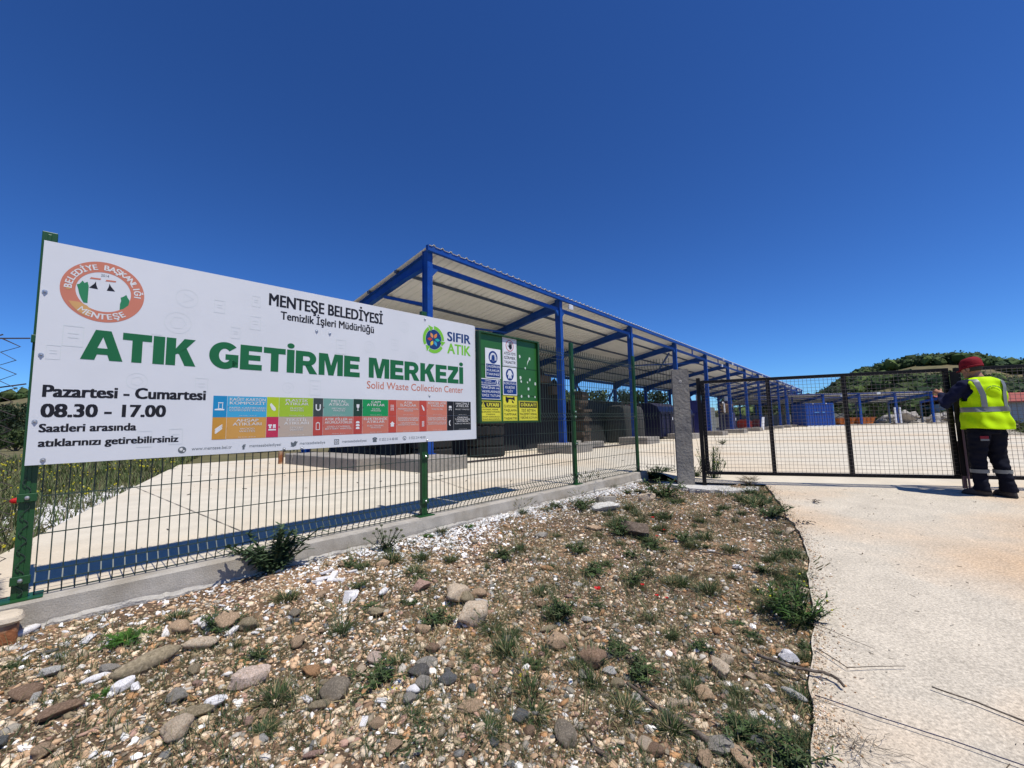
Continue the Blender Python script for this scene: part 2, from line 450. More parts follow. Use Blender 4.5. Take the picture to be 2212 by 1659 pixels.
# ================================================================== GREEN WIRE FENCE
M_green = mat('green_paint', (0.013, 0.072, 0.018), 0.42, var=0.12, scale=12, spec=0.5)
M_wire = mat('dark_green_wire', (0.030, 0.050, 0.035), 0.5, var=0.1)
M_bolt = mat('bolt_steel', (0.55, 0.55, 0.55), 0.35, metal=0.8)
fence = thing('wire_fence', 'green welded wire mesh fence on the kerb behind the white sign', 'fence', (FX, FY, 0), FA)
ZL = [0.012, 0.124, 0.32, 0.52, 0.72, 0.88, 0.98, 1.17, 1.37, 1.57, 1.72, 1.82]
def fold(z):
    for a, b in ((0.03, 0.124), (0.88, 0.98), (1.72, 1.82)):
        m = (a + b) / 2
        if a < z < b: return -0.038 * (1 - abs(z - m) / (b - a) * 2)
    return 0.0
VZ = [0.004, 0.03, 0.077, 0.124, 0.88, 0.93, 0.98, 1.72, 1.77, 1.82, 1.885]
def wire_panel(x0, x1, zmax=2.0, parent=fence):
    b = MB(); n = int(round((x1 - x0) / 0.05))
    for i in range(n + 1):
        x = x0 + (x1 - x0) * i / n
        b.tube([(x, fold(z) - 0.004, z) for z in VZ if z <= zmax], 0.0038, 4)
    for z in ZL + [0.077, 0.93, 1.77]:
        if z <= zmax: b.tube([(x0, fold(z) - 0.009, z), (x1, fold(z) - 0.009, z)], 0.0038, 4)
    return b.build('mesh_panel', M_wire, parent)
wire_panel(0.05, 2.45); wire_panel(2.55, 4.95); wire_panel(5.05, 6.78)
posts = [0, 2.5, 5.0, 6.833]
for i, s in enumerate(posts):
    w = 0.030
    b = MB()
    b.box(s - w, s + w, -0.028, 0.012, 0.006, 1.985)
    b.box(s - 0.008, s + 0.008, -0.033, -0.028, 0.02, 1.97)     # raised seam
    o = b.build('post', M_green, fence, bevel=0.006)
    b = MB(); b.box(s - 0.085, s + 0.085, -0.075, 0.06, 0.0005, 0.007); b.build('base_plate', M_green, fence)
    for z in ((0.10, 0.52, 1.37) if i in (0,) else (0.14, 0.56, 0.93, 1.0, 1.3, 1.6)):
        if i == 3: continue
        b = MB(); b.box(s - 0.036, s + 0.036, -0.046, -0.034, z - 0.022, z + 0.022)
        cl = b.build('clamp', M_green, fence, bevel=0.003)
        b = MB(); b.ball((s, -0.05, z), 0.011, n=8, m=5); b.build('bolt', M_bolt, cl)
# short return panel between last post and concrete pillar
t = thing('wire_fence', 'short wire mesh panel between the last green post and the concrete pillar', 'fence', (*FW(6.87, 0.0), 0), math.atan2(6.86 - FW(6.87, 0)[1], 2.62 - FW(6.87, 0)[0]))
wire_panel(0.01, math.hypot(6.86 - FW(6.87, 0)[1], 2.62 - FW(6.87, 0)[0]) - 0.01, 2.0, t)

# ================================================================== TEXT TOOLS
_fc = {}
def text_mesh(s, bold=0.0):
    bold_ = bold * 1.6 if bold >= .015 else bold * 1.2; bold = 0.0
    key = (s, bold_)
    if key in _fc: return _fc[key]
    cu = bpy.data.curves.new('t', 'FONT'); cu.body = s; cu.offset = bold; cu.resolution_u = 3
    o = bpy.data.objects.new('t', cu); C.objects.link(o)
    dg = bpy.context.evaluated_depsgraph_get()
    me = bpy.data.meshes.new_from_object(o.evaluated_get(dg))
    n = len(me.vertices); co = np.empty(n * 3, dtype=np.float32); me.vertices.foreach_get('co', co); co = co.reshape(-1, 3)
    fs = [tuple(p.vertices) for p in me.polygons]
    bpy.data.objects.remove(o, do_unlink=True); bpy.data.curves.remove(cu); bpy.data.meshes.remove(me)
    if bold_ > 0:      # embolden with slightly shifted copies
        n0 = len(co); cs = []; ff = []
        for k, (dx, dz) in enumerate(((0, 0), (-1, .4), (1, .4), (-1, -.4), (1, -.4), (-.5, 0), (.5, 0))):
            q = co.copy(); q[:, 0] += dx * bold_; q[:, 1] += dz * bold_; q[:, 2] = k * 0.00004; cs.append(q); ff += [tuple(i + k * n0 for i in f) for f in fs]
        co, fs = np.vstack(cs), ff
    _fc[key] = (co, fs); return _fc[key]
_cap = text_mesh('H')[0][:, 1].max()
def text_part(s, x0, x1, zb, cap, m, parent, y, bold=0.02, align='fit', name='lettering', rot=0.0, shear=0.0):
    co, fs = text_mesh(s, bold); w = co[:, 0].max() - co[:, 0].min()
    sc_z = cap / _cap
    if align == 'fit': sx = (x1 - x0) / w; ox = x0 - co[:, 0].min() * sx
    else:
        sx = min(sc_z * 1.45, (x1 - x0) / w) ; ox = (x0 + x1) / 2 - (co[:, 0].max() + co[:, 0].min()) / 2 * sx
    V = np.zeros((len(co), 3)); V[:, 0] = ox + co[:, 0] * sx; V[:, 1] = y - co[:, 2]; V[:, 2] = zb + co[:, 1] * sc_z
    me = bpy.data.meshes.new(name); me.from_pydata(V.tolist(), [], fs); me.update(); me.materials.append(m)
    return link(bpy.data.objects.new(name, me), parent)
def flat(name, poly, m, parent, y, d=0.0002):
    b = MB(); b.prism(poly, d, (0, y, 0)); return b.build(name, m, parent)
def rect(x0, x1, z0, z1): return [(x0, z0), (x1, z0), (x1, z1), (x0, z1)]
def ell(cx, cz, rx, rz, n=40, a0=0, a1=360): return [(cx + rx * math.cos(R(a0 + (a1 - a0) * i / n)), cz + rz * math.sin(R(a0 + (a1 - a0) * i / n))) for i in range(n if a1 - a0 == 360 else n + 1)]
def ring(name, cx, cz, rx, rz, tx, tz, m, parent, y, n=48, a0=0, a1=360):
    b = MB()
    for i in range(n):
        u, v = R(a0 + (a1 - a0) * i / n), R(a0 + (a1 - a0) * (i + 1) / n)
        b.add([(cx + rx * math.cos(u), y, cz + rz * math.sin(u)), (cx + rx * math.cos(v), y, cz + rz * math.sin(v)), (cx + (rx - tx) * math.cos(v), y, cz + (rz - tz) * math.sin(v)), (cx + (rx - tx) * math.cos(u), y, cz + (rz - tz) * math.sin(u))], [(0, 1, 2, 3)])
    return b.build(name, m, parent)
def P_(name, c, rough=0.45): return mat(name, c, rough, var=0.04, scale=8, spec=0.35)
K_white = mat('sign_white', (0.69, 0.70, 0.71), 0.42, var=0.03, scale=3, bump=0.10, bscale=4, spec=0.35)
K_black = P_('print_black', (0.012, 0.011, 0.014)); K_green = P_('print_green', (0.012, 0.135, 0.045))
K_orange = P_('print_orange', (0.58, 0.20, 0.125)); K_grey = P_('print_grey', (0.12, 0.14, 0.15)); K_lgrey = P_('print_faint', (0.65, 0.68, 0.675))
K_pw = P_('print_white', (0.72, 0.72, 0.70)); K_navy = P_('print_navy', (0.012, 0.05, 0.17)); K_lime = P_('print_lime', (0.20, 0.55, 0.04))

# ================================================================== MAIN SIGN
sign = thing('sign_board', 'large white sign reading ATIK GETİRME MERKEZİ bolted to the green fence', 'sign', (FX, FY, 0), FA)
Y0 = -0.068
NX, NZ = 64, 26
xs = np.linspace(-0.018, 3.147, NX); zs = np.linspace(0.690, 1.920, NZ)
XX, ZZ = np.meshgrid(xs, zs, indexing='ij')
warp = 0.0015 * np.sin(XX * 3.1) * np.sin(ZZ * 4.0)
edge = np.where(XX > 3.075, (XX - 3.075) ** 2 * 3.5, 0)
tilt = 0.005 * (XX / 3.1) * ((ZZ - 0.69) / 1.23)
YY = Y0 + 0.0002 + edge
pv = np.dstack([XX, YY, ZZ + 0.011 * (XX / 3.1)]); 
front = pv; back = pv.copy(); back[..., 1] += 0.006
part('panel', grid_mesh('panel', front, K_white), sign)
M_back = mat('sign_back', (0.2, 0.21, 0.22), 0.6)
part('panel_back', grid_mesh('panel_back', back[::-1], M_back), sign)
mb = MB()
for (A_, B_) in ((front[0], back[0]), (front[-1], back[-1]), (front[:, 0], back[:, 0]), (front[:, -1], back[:, -1])):
    for i in range(len(A_) - 1): mb.add([A_[i], A_[i + 1], B_[i + 1], B_[i]], [(0, 1, 2, 3)])
mb.build('panel_edge', K_white, sign)
b = MB()
for z in (0.75, 1.3, 1.85): b.box(0.03, 3.0, -0.058, -0.036, z - 0.012, z + 0.012)
b.build('mounting_rail', M_wire, sign)
Y = Y0 - 0.0005
# heavy block letters drawn as polygons
def glyph(ch):
    """polygons in a unit box: cap height 1, returns (width, list of polys)"""
    t = 0.30
    if ch == 'A': return 1.14, [[(x * 1.118, z) for x, z in q] for q in [[(0, 0), (0.33, 0), (0.385, 0.19), (0.385, 0.40), (0.51, 0.78), (0.51, 1), (0.32, 1)], [(0.385, 0.19), (0.635, 0.19), (0.635, 0.40), (0.385, 0.40)], [(1.02, 0), (0.69, 0), (0.635, 0.19), (0.635, 0.40), (0.51, 0.78), (0.51, 1), (0.70, 1)]]]
    if ch == 'T': return 0.86, [[(0.28, 0), (0.58, 0), (0.58, 0.76), (0.28, 0.76)], rect(0, 0.86, 0.76, 1)]
    if ch == 'I': return 0.36, [rect(0, 0.36, 0, 1)]
    if ch == 'İ': return 0.31, [rect(0, 0.31, 0, 1), ell(0.155, 1.17, 0.15, 0.115, 16)]
    if ch == 'K': return 0.98, [rect(0, 0.31, 0, 1), [(0.31, 0.40), (0.31, 0.62), (0.58, 1), (0.96, 1), (0.62, 0.60)], [(0.36, 0.44), (0.66, 0.66), (0.99, 0), (0.62, 0), (0.42, 0.42)]]
    if ch == 'E': return 0.80, [rect(0, 0.31, 0, 1), rect(0.31, 0.80, 0, 0.23), rect(0.31, 0.74, 0.39, 0.61), rect(0.31, 0.79, 0.77, 1)]
    if ch == 'Z': return 0.82, [rect(0, 0.82, 0, 0.24), rect(0.02, 0.80, 0.76, 1), [(0, 0.24), (0.40, 0.24), (0.80, 0.76), (0.42, 0.76)]]
    if ch == 'M': return 1.14, [rect(0, 0.27, 0, 1), rect(0.87, 1.14, 0, 1), [(0.27, 0.70), (0.27, 1), (0.41, 1), (0.57, 0.45), (0.57, 0), (0.45, 0)], [(0.87, 0.70), (0.87, 1), (0.73, 1), (0.57, 0.45), (0.57, 0), (0.69, 0)]]
    if ch == 'R':
        polys = [rect(0, 0.31, 0, 1), rect(0.31, 0.52, 0.78, 1), rect(0.31, 0.52, 0.36, 0.57), [(0.40, 0.38), (0.66, 0.42), (0.95, 0), (0.60, 0)]]
        o_ = ell(0.52, 0.68, 0.37, 0.32, 12, -90, 90); i_ = ell(0.52, 0.675, 0.09, 0.105, 12, -90, 90)
        for k in range(12): polys.append([o_[k], o_[k + 1], i_[k + 1], i_[k]])
        return 0.95, polys
    if ch == 'G':
        polys = []
        o_ = ell(0.52, 0.5, 0.52, 0.53, 30, 42, 330); i_ = ell(0.52, 0.5, 0.20, 0.27, 30, 42, 330)
        for k in range(30): polys.append([o_[k], o_[k + 1], i_[k + 1], i_[k]])
        polys += [rect(0.54, 0.985, 0.34, 0.555), rect(0.78, 0.985, 0.05, 0.34)]
        return 0.99, polys
def block_word(w, x0, x1, z0, z1, m, parent, y):
    gl = [glyph(c) for c in w]; gap = 0.045 if len(w) < 6 else 0.055
    gaps = [gap if w[i:i + 2] != 'AT' else -.03 for i in range(len(w) - 1)] + [0]; tot = sum(g[0] for g in gl) + sum(gaps); sx = (x1 - x0) / tot; sz = z1 - z0; x = x0
    for (wd, polys), gp in zip(gl, gaps):
        b = MB()
        for q in polys: b.prism([(x + px * sx, z0 + pz * sz) for px, pz in q], 0.0004, (0, y, 0))
        b.build('letter', m, parent); x += (wd + gp) * sx
block_word('ATIK', 0.153, 0.68, 1.273, 1.449, K_green, sign, Y)
block_word('GETİRME', 0.753, 1.815, 1.276, 1.452, K_green, sign, Y)
block_word('MERKEZİ', 1.897, 2.957, 1.281, 1.457, K_green, sign, Y)
text_part('MENTEŞE BELEDİYESİ', 1.102, 2.028, 1.772, 0.088, K_black, sign, Y, 0.022)
text_part('Temizlik İşleri Müdürlüğü', 1.184, 1.942, 1.678, 0.060, K_black, sign, Y, 0.018)
text_part('Solid Waste Collection Center', 1.881, 2.952, 1.185, 0.064, K_orange, sign, Y, 0.006)
text_part('Pazartesi - Cumartesi', 0.022, 0.746, 1.055, 0.063, K_black, sign, Y, 0.026)
text_part('08.30 - 17.00', 0.021, 0.545, 0.945, 0.070, K_black, sign, Y, 0.026)
text_part('Saatleri arasında', 0.020, 0.411, 0.864, 0.043, K_black, sign, Y, 0.024)
text_part('atıklarınızı getirebilirsiniz', 0.022, 0.614, 0.786, 0.040, K_black, sign, Y, 0.024)
text_part('www.mentese.bel.tr', 0.684, 0.905, 0.727, 0.021, K_grey, sign, Y, 0.0)
text_part('mentesebelediyesi', 1.01, 1.213, 0.729, 0.021, K_grey, sign, Y, 0.0)
text_part('mentesebelediye', 1.345, 1.535, 0.730, 0.021, K_grey, sign, Y, 0.0)
text_part('mentesebelediyesi', 1.672, 1.884, 0.729, 0.021, K_grey, sign, Y, 0.0)
text_part('0 252 214 48 80', 2.003, 2.184, 0.730, 0.023, K_grey, sign, Y, 0.0)
text_part('0 552 214 48 80', 2.302, 2.483, 0.732, 0.023, K_grey, sign, Y, 0.0)
# small media icons
flat('globe_icon', ell(0.635, 0.733, 0.021, 0.021, 24), K_grey, sign, Y)
flat('globe_land', [(0.621, 0.742), (0.634, 0.748), (0.640, 0.738), (0.632, 0.727), (0.623, 0.731)], K_pw, sign, Y - 0.0006)
flat('globe_land', [(0.642, 0.733), (0.650, 0.730), (0.646, 0.720), (0.638, 0.724)], K_pw, sign, Y - 0.0006)
text_part('f', 0.965, 0.988, 0.717, 0.032, K_grey, sign, Y, 0.04)
flat('bird_icon', [(1.278, 0.722), (1.300, 0.716), (1.318, 0.726), (1.324, 0.746), (1.332, 0.754), (1.320, 0.755), (1.311, 0.760), (1.302, 0.752), (1.300, 0.744), (1.284, 0.754), (1.280, 0.744), (1.284, 0.736), (1.280, 0.734), (1.288, 0.727)], K_grey, sign, Y)
for rx in (0,):
    mbx = MB()
    for a, c_, d_, e_ in ((1.606, 1.646, 0.719, 0.724), (1.606, 1.646, 0.754, 0.759), (1.606, 1.611, 0.724, 0.754), (1.641, 1.646, 0.724, 0.754)): mbx.prism(rect(a, c_, d_, e_), 0.0004, (0, Y, 0))
    mbx.build('camera_icon', K_grey, sign)
ring('camera_lens', 1.626, 0.739, 0.010, 0.010, 0.004, 0.004, K_grey, sign, Y - 0.0005, 20)
flat('telephone_icon', [(1.940, 0.722), (1.978, 0.722), (1.976, 0.738), (1.968, 0.748), (1.950, 0.748), (1.942, 0.738)], K_grey, sign, Y)
flat('telephone_icon', [(1.936, 0.745), (1.948, 0.745), (1.952, 0.752), (1.966, 0.752), (1.970, 0.745), (1.982, 0.745), (1.980, 0.757), (1.966, 0.763), (1.952, 0.763), (1.938, 0.757)], K_grey, sign, Y - 0.0005)
ring('chat_icon', 2.253, 0.743, 0.019, 0.019, 0.004, 0.004, K_grey, sign, Y, 24)
flat('chat_handset', [(2.244, 0.750), (2.248, 0.752), (2.250, 0.744), (2.256, 0.738), (2.262, 0.737), (2.260, 0.732), (2.252, 0.734), (2.246, 0.741)], K_grey, sign, Y - 0.0005)

# municipal emblem
em = (0.231, 1.678)
ring('emblem_ring', em[0], em[1], 0.178, 0.180, 0.061, 0.062, K_orange, sign, Y, 64)
def arc_text(s, cx, cz, r, a_mid, step, cap, m, parent, y, inward=False, bold=0.02):
    n = len(s)
    for i, ch in enumerate(s):
        if ch == ' ': continue
        a = a_mid + (i - (n - 1) / 2) * (-step if not inward else step)
        co, fs = text_mesh(ch, bold); sc_ = cap / _cap
        V = co[:, :2].copy(); V[:, 0] -= (V[:, 0].max() + V[:, 0].min()) / 2; V = V * sc_
        rr2 = r - cap / 2 if not inward else r + cap / 2
        th = R(a) - math.pi / 2 if not inward else R(a) + math.pi / 2
        X_ = V[:, 0] * math.cos(th) - V[:, 1] * math.sin(th) + cx + rr2 * math.cos(R(a)); Z_ = V[:, 0] * math.sin(th) + V[:, 1] * math.cos(th) + cz + rr2 * math.sin(R(a))
        me = bpy.data.meshes.new('letter'); me.from_pydata([(float(p), y - float(w_), float(q)) for p, q, w_ in zip(X_, Z_, co[:, 2])], [], fs); me.materials.append(m)
        link(bpy.data.objects.new('letter', me), parent)
arc_text('BELEDİYE BAŞKANLIĞI', em[0], em[1], 0.147, 88, 9.9, 0.030, K_pw, sign, Y - 0.0006)
arc_text('MENTEŞE', em[0], em[1], 0.147, 270, 11.5, 0.032, K_pw, sign, Y - 0.0006, True)
text_part('2014', 0.213, 0.247, 1.770, 0.015, K_grey, sign, Y, 0.0)
K_tgreen = P_('emblem_green', (0.03, 0.22, 0.09)); K_tan = P_('emblem_tan', (0.62, 0.35, 0.13))
flat('fir_emblem', [(0.150, 1.60), (0.166, 1.60), (0.166, 1.70), (0.160, 1.725), (0.148, 1.715), (0.14, 1.727), (0.128, 1.705), (0.118, 1.70), (0.125, 1.675), (0.130, 1.65), (0.14, 1.62)], K_tgreen, sign, Y)
flat('fir_emblem', [(0.302, 1.585), (0.317, 1.592), (0.34, 1.62), (0.343, 1.65), (0.334, 1.665), (0.327, 1.682), (0.315, 1.668), (0.303, 1.66), (0.306, 1.64), (0.302, 1.62)], K_tgreen, sign, Y)
for cx, dx in ((0.190, 1), (0.255, -1)):
    flat('chimney_cap', [(cx - 0.022, 1.745), (cx + 0.022, 1.748), (cx + 0.024, 1.757), (cx - 0.018, 1.755)], K_orange, sign, Y)
    flat('chimney_figure', [(cx - 0.022 * dx, 1.692), (cx + 0.014 * dx, 1.690), (cx + 0.006 * dx, 1.715), (cx + 0.004 * dx, 1.735), (cx - 0.002 * dx, 1.720)], K_black, sign, Y)
flat('amphora', [(0.09, 1.60), (0.105, 1.575), (0.13, 1.545), (0.16, 1.525), (0.18, 1.53), (0.185, 1.56), (0.165, 1.585), (0.13, 1.60)], K_tan, sign, Y - 0.0006)
flat('amphora', [(0.075, 1.665), (0.096, 1.665), (0.086, 1.685)], K_tan, sign, Y - 0.0006)

# zero waste logo
lc = (2.583, 1.706)
flat('logo_disc', ell(lc[0], lc[1], 0.094, 0.100, 36), K_navy, sign, Y)
for i in range(3):
    a0 = 100 - i * 120
    ring('logo_arrow', lc[0], lc[1], 0.128, 0.138, 0.031, 0.034, K_lime, sign, Y - 0.0005, 16, a0 - 100, a0 - 12)
    c_, s__ = math.cos(R(a0 - 104)), math.sin(R(a0 - 104)); tx, tz = math.cos(R(a0 - 128)), math.sin(R(a0 - 128))
    flat('logo_arrow', [(lc[0] + c_ * 0.145, lc[1] + s__ * 0.155), (lc[0] + c_ * 0.080, lc[1] + s__ * 0.087), (lc[0] + tx * 0.112, lc[1] + tz * 0.12)][::1], K_lime, sign, Y - 0.0005)
pc = [(0.75, 0.25, 0.05), (0.02, 0.45, 0.35), (0.05, 0.35, 0.6), (0.75, 0.55, 0.05), (0.55, 0.06, 0.03), (0.7, 0.30, 0.10)]
for i in range(6):
    a = R(60 - i * 60); ca, sa_ = math.cos(a), math.sin(a)
    poly = []
    for u, v in ((0.014, 0), (0.036, 0.015), (0.052, 0.015), (0.076, 0), (0.052, -0.015), (0.036, -0.015)): poly.append((lc[0] + u * ca - v * sa_, lc[1] + u * sa_ + v * ca))
    flat('logo_petal', poly, P_('petal_%d' % i, pc[i]), sign, Y - 0.0006)
text_part('SIFIR', 2.751, 3.066, 1.718, 0.094, K_navy, sign, Y, 0.018)
text_part('ATIK', 2.750, 3.064, 1.588, 0.103, K_lime, sign, Y, 0.018)

# table of waste kinds
Zt, Zm, Zb = 1.086, 0.940, 0.791
cx_ = [0.787, 1.111, 1.437, 1.763, 2.086, 2.411, 2.740, 3.056]; ix_ = [0.867, 1.192, 1.513, 1.842, 2.169, 2.498, 2.823]
top = [((0.012, 0.24, 0.47), (0.05, 0.36, 0.58), ['KAĞIT-KARTON', 'KOMPOZİT'], ['PAPER-CARDBOARD', 'COMPOSITE WASTES']),
       ((0.42, 0.55, 0.02), (0.33, 0.50, 0.03), ['PLASTİK', 'ATIKLAR'], ['PLASTIC', 'WASTES']),
       ((0.045, 0.06, 0.055), (0.16, 0.34, 0.28), ['METAL', 'ATIKLAR'], ['METALLIC', 'WASTES']),
       ((0.015, 0.05, 0.03), (0.01, 0.28, 0.08), ['CAM', 'ATIKLAR'], ['GLASS', 'WASTES']),
       ((0.50, 0.07, 0.045), (0.60, 0.20, 0.13), ['ATIK', 'İLAÇLAR'], ['PHARMACEUTICAL', 'WASTES']),
       ((0.50, 0.07, 0.045), (0.60, 0.20, 0.13), ['BİTKİSEL ATIK', 'YAĞLAR'], ['WASTE OIL']),
       ((0.01, 0.01, 0.012), (0.018, 0.02, 0.021), ['HACİMLİ', 'ATIKLAR'], ['BULKY WASTES'])]
bot = [((0.55, 0.27, 0.04), (0.58, 0.30, 0.07), ['AHŞAP', 'ATIKLARI'], ['WOOD', 'WASTES']),
       ((0.50, 0.03, 0.08), (0.46, 0.37, 0.29), ['TEKSTİL', 'ATIKLARI'], ['TEXTILE', 'WASTES']),
       ((0.45, 0.06, 0.045), (0.52, 0.14, 0.10), ['ATIK PİLLER ve', 'AKÜMÜLATÖRLER'], ['LEAD-COVERED', 'BATTERY WASTES']),
       ((0.45, 0.06, 0.045), (0.56, 0.18, 0.12), ['ELEKTRONİK', 'ATIKLAR'], ['ELECTRONIC', 'WASTES']),
       ((0.50, 0.07, 0.045), (0.60, 0.20, 0.13), ['EVLERDEN KAYNAKLI', 'TEHLİKELİ ATIKLAR'], ['HAZARDOUS', 'HOUSEHOLD WASTES']),
       ((0.50, 0.07, 0.045), (0.60, 0.20, 0.13), ['FLORASAN LAMBALAR VE', 'DİĞER CIVA İÇEREN ATIKLAR'], ['FLUORESCENT LAMPS AND', 'WASTES CONTAINING MERCURY']),
       ((0.01, 0.01, 0.012), (0.018, 0.02, 0.021), ['ÖMRÜNÜ', 'TAMAMLAMIŞ', 'LASTİKLER'], ['WORN-OUT TIRE WASTES'])]
K_pw2 = P_('print_white_soft', (0.66, 0.64, 0.60))
for row, z1, z0 in ((top, Zt, Zm), (bot, Zm, Zb)):
    for k, (c1, c2, A_, B_) in enumerate(row):
        dz = 0.0015 * k
        m1 = P_('cell_%s' % str(c1), c1); m2 = P_('cell_%s' % str(c2), c2)
        cell = flat('colour_cell', rect(cx_[k] + 0.0008, cx_[k + 1] - 0.0008, z0 + dz + 0.0008, z1 + dz - 0.0008), m2, sign, Y)
        flat('icon_cell', rect(cx_[k] + 0.0008, ix_[k], z0 + dz + 0.0008, z1 + dz - 0.0008), m1, cell, Y - 0.0006)
        zc = (z0 + z1) / 2 + dz
        flat('pointer', [(ix_[k] - 0.001, zc - 0.010), (ix_[k] + 0.011, zc), (ix_[k] - 0.001, zc + 0.010)], m1, cell, Y - 0.0008)
        flat('divider', rect(ix_[k] - 0.0008, ix_[k] + 0.0008, z0 + dz, z1 + dz), K_pw2, cell, Y - 0.0011)
        cxm = (ix_[k] + 0.012 + cx_[k + 1] - 0.006) / 2; hw = (cx_[k + 1] - ix_[k]) / 2 - 0.012
        cap = 0.020 if len(A_) == 2 and len(A_[0]) < 16 else 0.015
        z = z1 + dz - 0.012 - cap
        for s in A_:
            text_part(s, cxm - hw, cxm + hw, z, cap, K_pw2, cell, Y - 0.0009, 0.012, 'c'); z -= cap * 1.28
        z -= 0.004
        for s in B_:
            text_part(s, cxm - hw, cxm + hw, z, 0.0125, K_pw2, cell, Y - 0.0009, 0.004, 'c'); z -= 0.017
        text_part('Atık Kodu : 20 01 %02d' % (k * 5 + 1 + (0 if row is top else 3)), cxm - hw * .8, cxm + hw * .8, z0 + dz + 0.008, 0.006, K_pw2, cell, Y - 0.0009, 0.0, 'c')
        # pictogram
        x = (cx_[k] + ix_[k]) / 2; b = MB(); Q = lambda *p: b.prism([(x + u, zc + v) for u, v in p], 0.0004, (0, Y - 0.001, 0))
        key = (0 if row is top else 7) + k
        if key == 0: Q((-.012, .028), (.018, .028), (.018, .022), (-.012, .022)); Q((-.010, .020), (-.006, .020), (-.006, -.015), (-.010, -.015)); Q((.012, .020), (.016, .020), (.016, -.015), (.012, -.015)); Q((-.03, -.018), (.0, -.012), (.026, -.018), (.024, -.026), (-.03, -.026))
        elif key == 1: Q((-.02, .02), (-.012, .028), (.016, -.004), (.020, -.024), (.008, -.03), (-.006, -.02), (-.018, .006))
        elif key == 2:
            ring('pictogram', x, zc - .005, .02, .022, .009, .009, K_pw, cell, Y - .001, 16, 180, 360); Q((-.02, -.004), (-.011, -.004), (-.011, .024), (-.02, .024)); Q((.011, -.004), (.02, -.004), (.02, .024), (.011, .024))
        elif key == 3: Q((-.013, .028), (.013, .028), (.011, .002), (.003, -.004), (.003, -.022), (.012, -.026), (-.012, -.026), (-.003, -.022), (-.003, -.004), (-.011, .002))
        elif key == 4:
            for i in range(3):
                for j in range(4): Q(*[(-.014 + i * .012 + .0045 * math.cos(a), .024 - j * .014 + .0045 * math.sin(a)) for a in np.linspace(0, 6.28, 9)[:-1]])
        elif key == 5: Q((-.018, .026), (-.010, .030), (.012, .004), (.018, -.020), (.010, -.028), (-.002, -.014), (-.010, .012))
        elif key == 6: Q((-.018, .012), (-.014, .026), (.014, .026), (.018, .012), (.018, .004), (-.018, .004)); Q((-.018, -.004), (.018, -.004), (.018, -.009), (-.018, -.009)); Q((-.016, -.009), (-.011, -.009), (-.011, -.022), (-.016, -.022)); Q((.011, -.009), (.016, -.009), (.016, -.022), (.011, -.022))
        elif key == 7:
            for d in (-.012, 0, .012): Q((-.026, -.018 + d), (.014, .014 + d), (.020, .010 + d), (-.018, -.024 + d))
        elif key == 8: Q((-.026, .020), (-.004, .020), (-.002, .010), (-.008, .008), (-.008, -.008), (-.022, -.008), (-.022, .008), (-.028, .010)); Q((.004, .020), (.022, .020), (.022, -.008), (.015, -.008), (.013, .008), (.011, -.008), (.004, -.008)); Q((-.026, -.014), (.024, -.014), (.024, -.024), (-.026, -.024))
        elif key == 9:
            for q in ((-.015, -.011, -.03, .026), (.011, .015, -.03, .026), (-.011, .011, -.03, -.026), (-.011, .011, .022, .026), (-.006, .006, .026, .031)): Q((q[0], q[2]), (q[1], q[2]), (q[1], q[3]), (q[0], q[3]))
        elif key == 10:
            for d in (.022, -.002, -.026): Q((-.016, d + .004), (-.008, d + .012), (.008, d + .012), (.016, d + .004), (.016, d - .006), (-.016, d - .006))
        elif key == 11: Q((-.024, .004), (0, .026), (.024, .004), (.016, .004), (.016, -.020), (-.016, -.020), (-.016, .004))
        elif key == 12:
            for d in range(6): Q((-.013, .022 - d * .009), (.013, .025 - d * .009), (.013, .020 - d * .009), (-.013, .017 - d * .009))
        else:
            Q((-.018, .004), (-.014, .022), (-.004, .028), (.004, .026), (-.004, .014), (-.006, 0), (-.004, -.014), (.004, -.026), (-.004, -.028), (-.014, -.020))
        if b.v: b.build('pictogram', K_pw, cell)
# faint printed doodles in the sign's background
for i, (x, z, r) in enumerate([(0.62, 1.72, .06), (0.80, 1.70, .045), (1.02, 1.62, .05), (0.58, 1.55, .07), (0.12, 1.40, .06), (0.9, 1.53, .04), (0.40, 1.16, .05), (1.65, 1.52, .06), (2.15, 1.60, .05), (2.35, 1.50, .05), (0.72, 1.15, .05), (1.45, 1.17, .06), (1.25, 1.16, .04), (0.45, 0.81, .05), (0.60, 0.82, .05), (2.25, 1.78, .05), (0.48, 1.42, .04), (1.02, 1.78, .04), (1.9, 1.55, .05), (0.05, 1.30, .04)]):
    if i % 3 == 0:
        ring('faint_print', x, z, r, r, .003, .003, K_lgrey, sign, Y + 0.0002, 24); ring('faint_print', x, z, r * .6, r * .6, .003, .003, K_lgrey, sign, Y + 0.0002, 3 + i % 4)
    else:
        b = MB()
        for q in ((-1, 1, .9, 1), (-1, 1, -1, -.9), (-1, -.9, -.9, .9), (.9, 1, -.9, .9), (-.5, .5, .2, .3), (-.5, .5, -.2, -.1)): b.prism([(x + q[0] * r * .7, z + q[2] * r), (x + q[1] * r * .7, z + q[2] * r), (x + q[1] * r * .7, z + q[3] * r), (x + q[0] * r * .7, z + q[3] * r)], 0.0002, (0, Y + .0002, 0))
        b.build('faint_print', K_lgrey, sign)
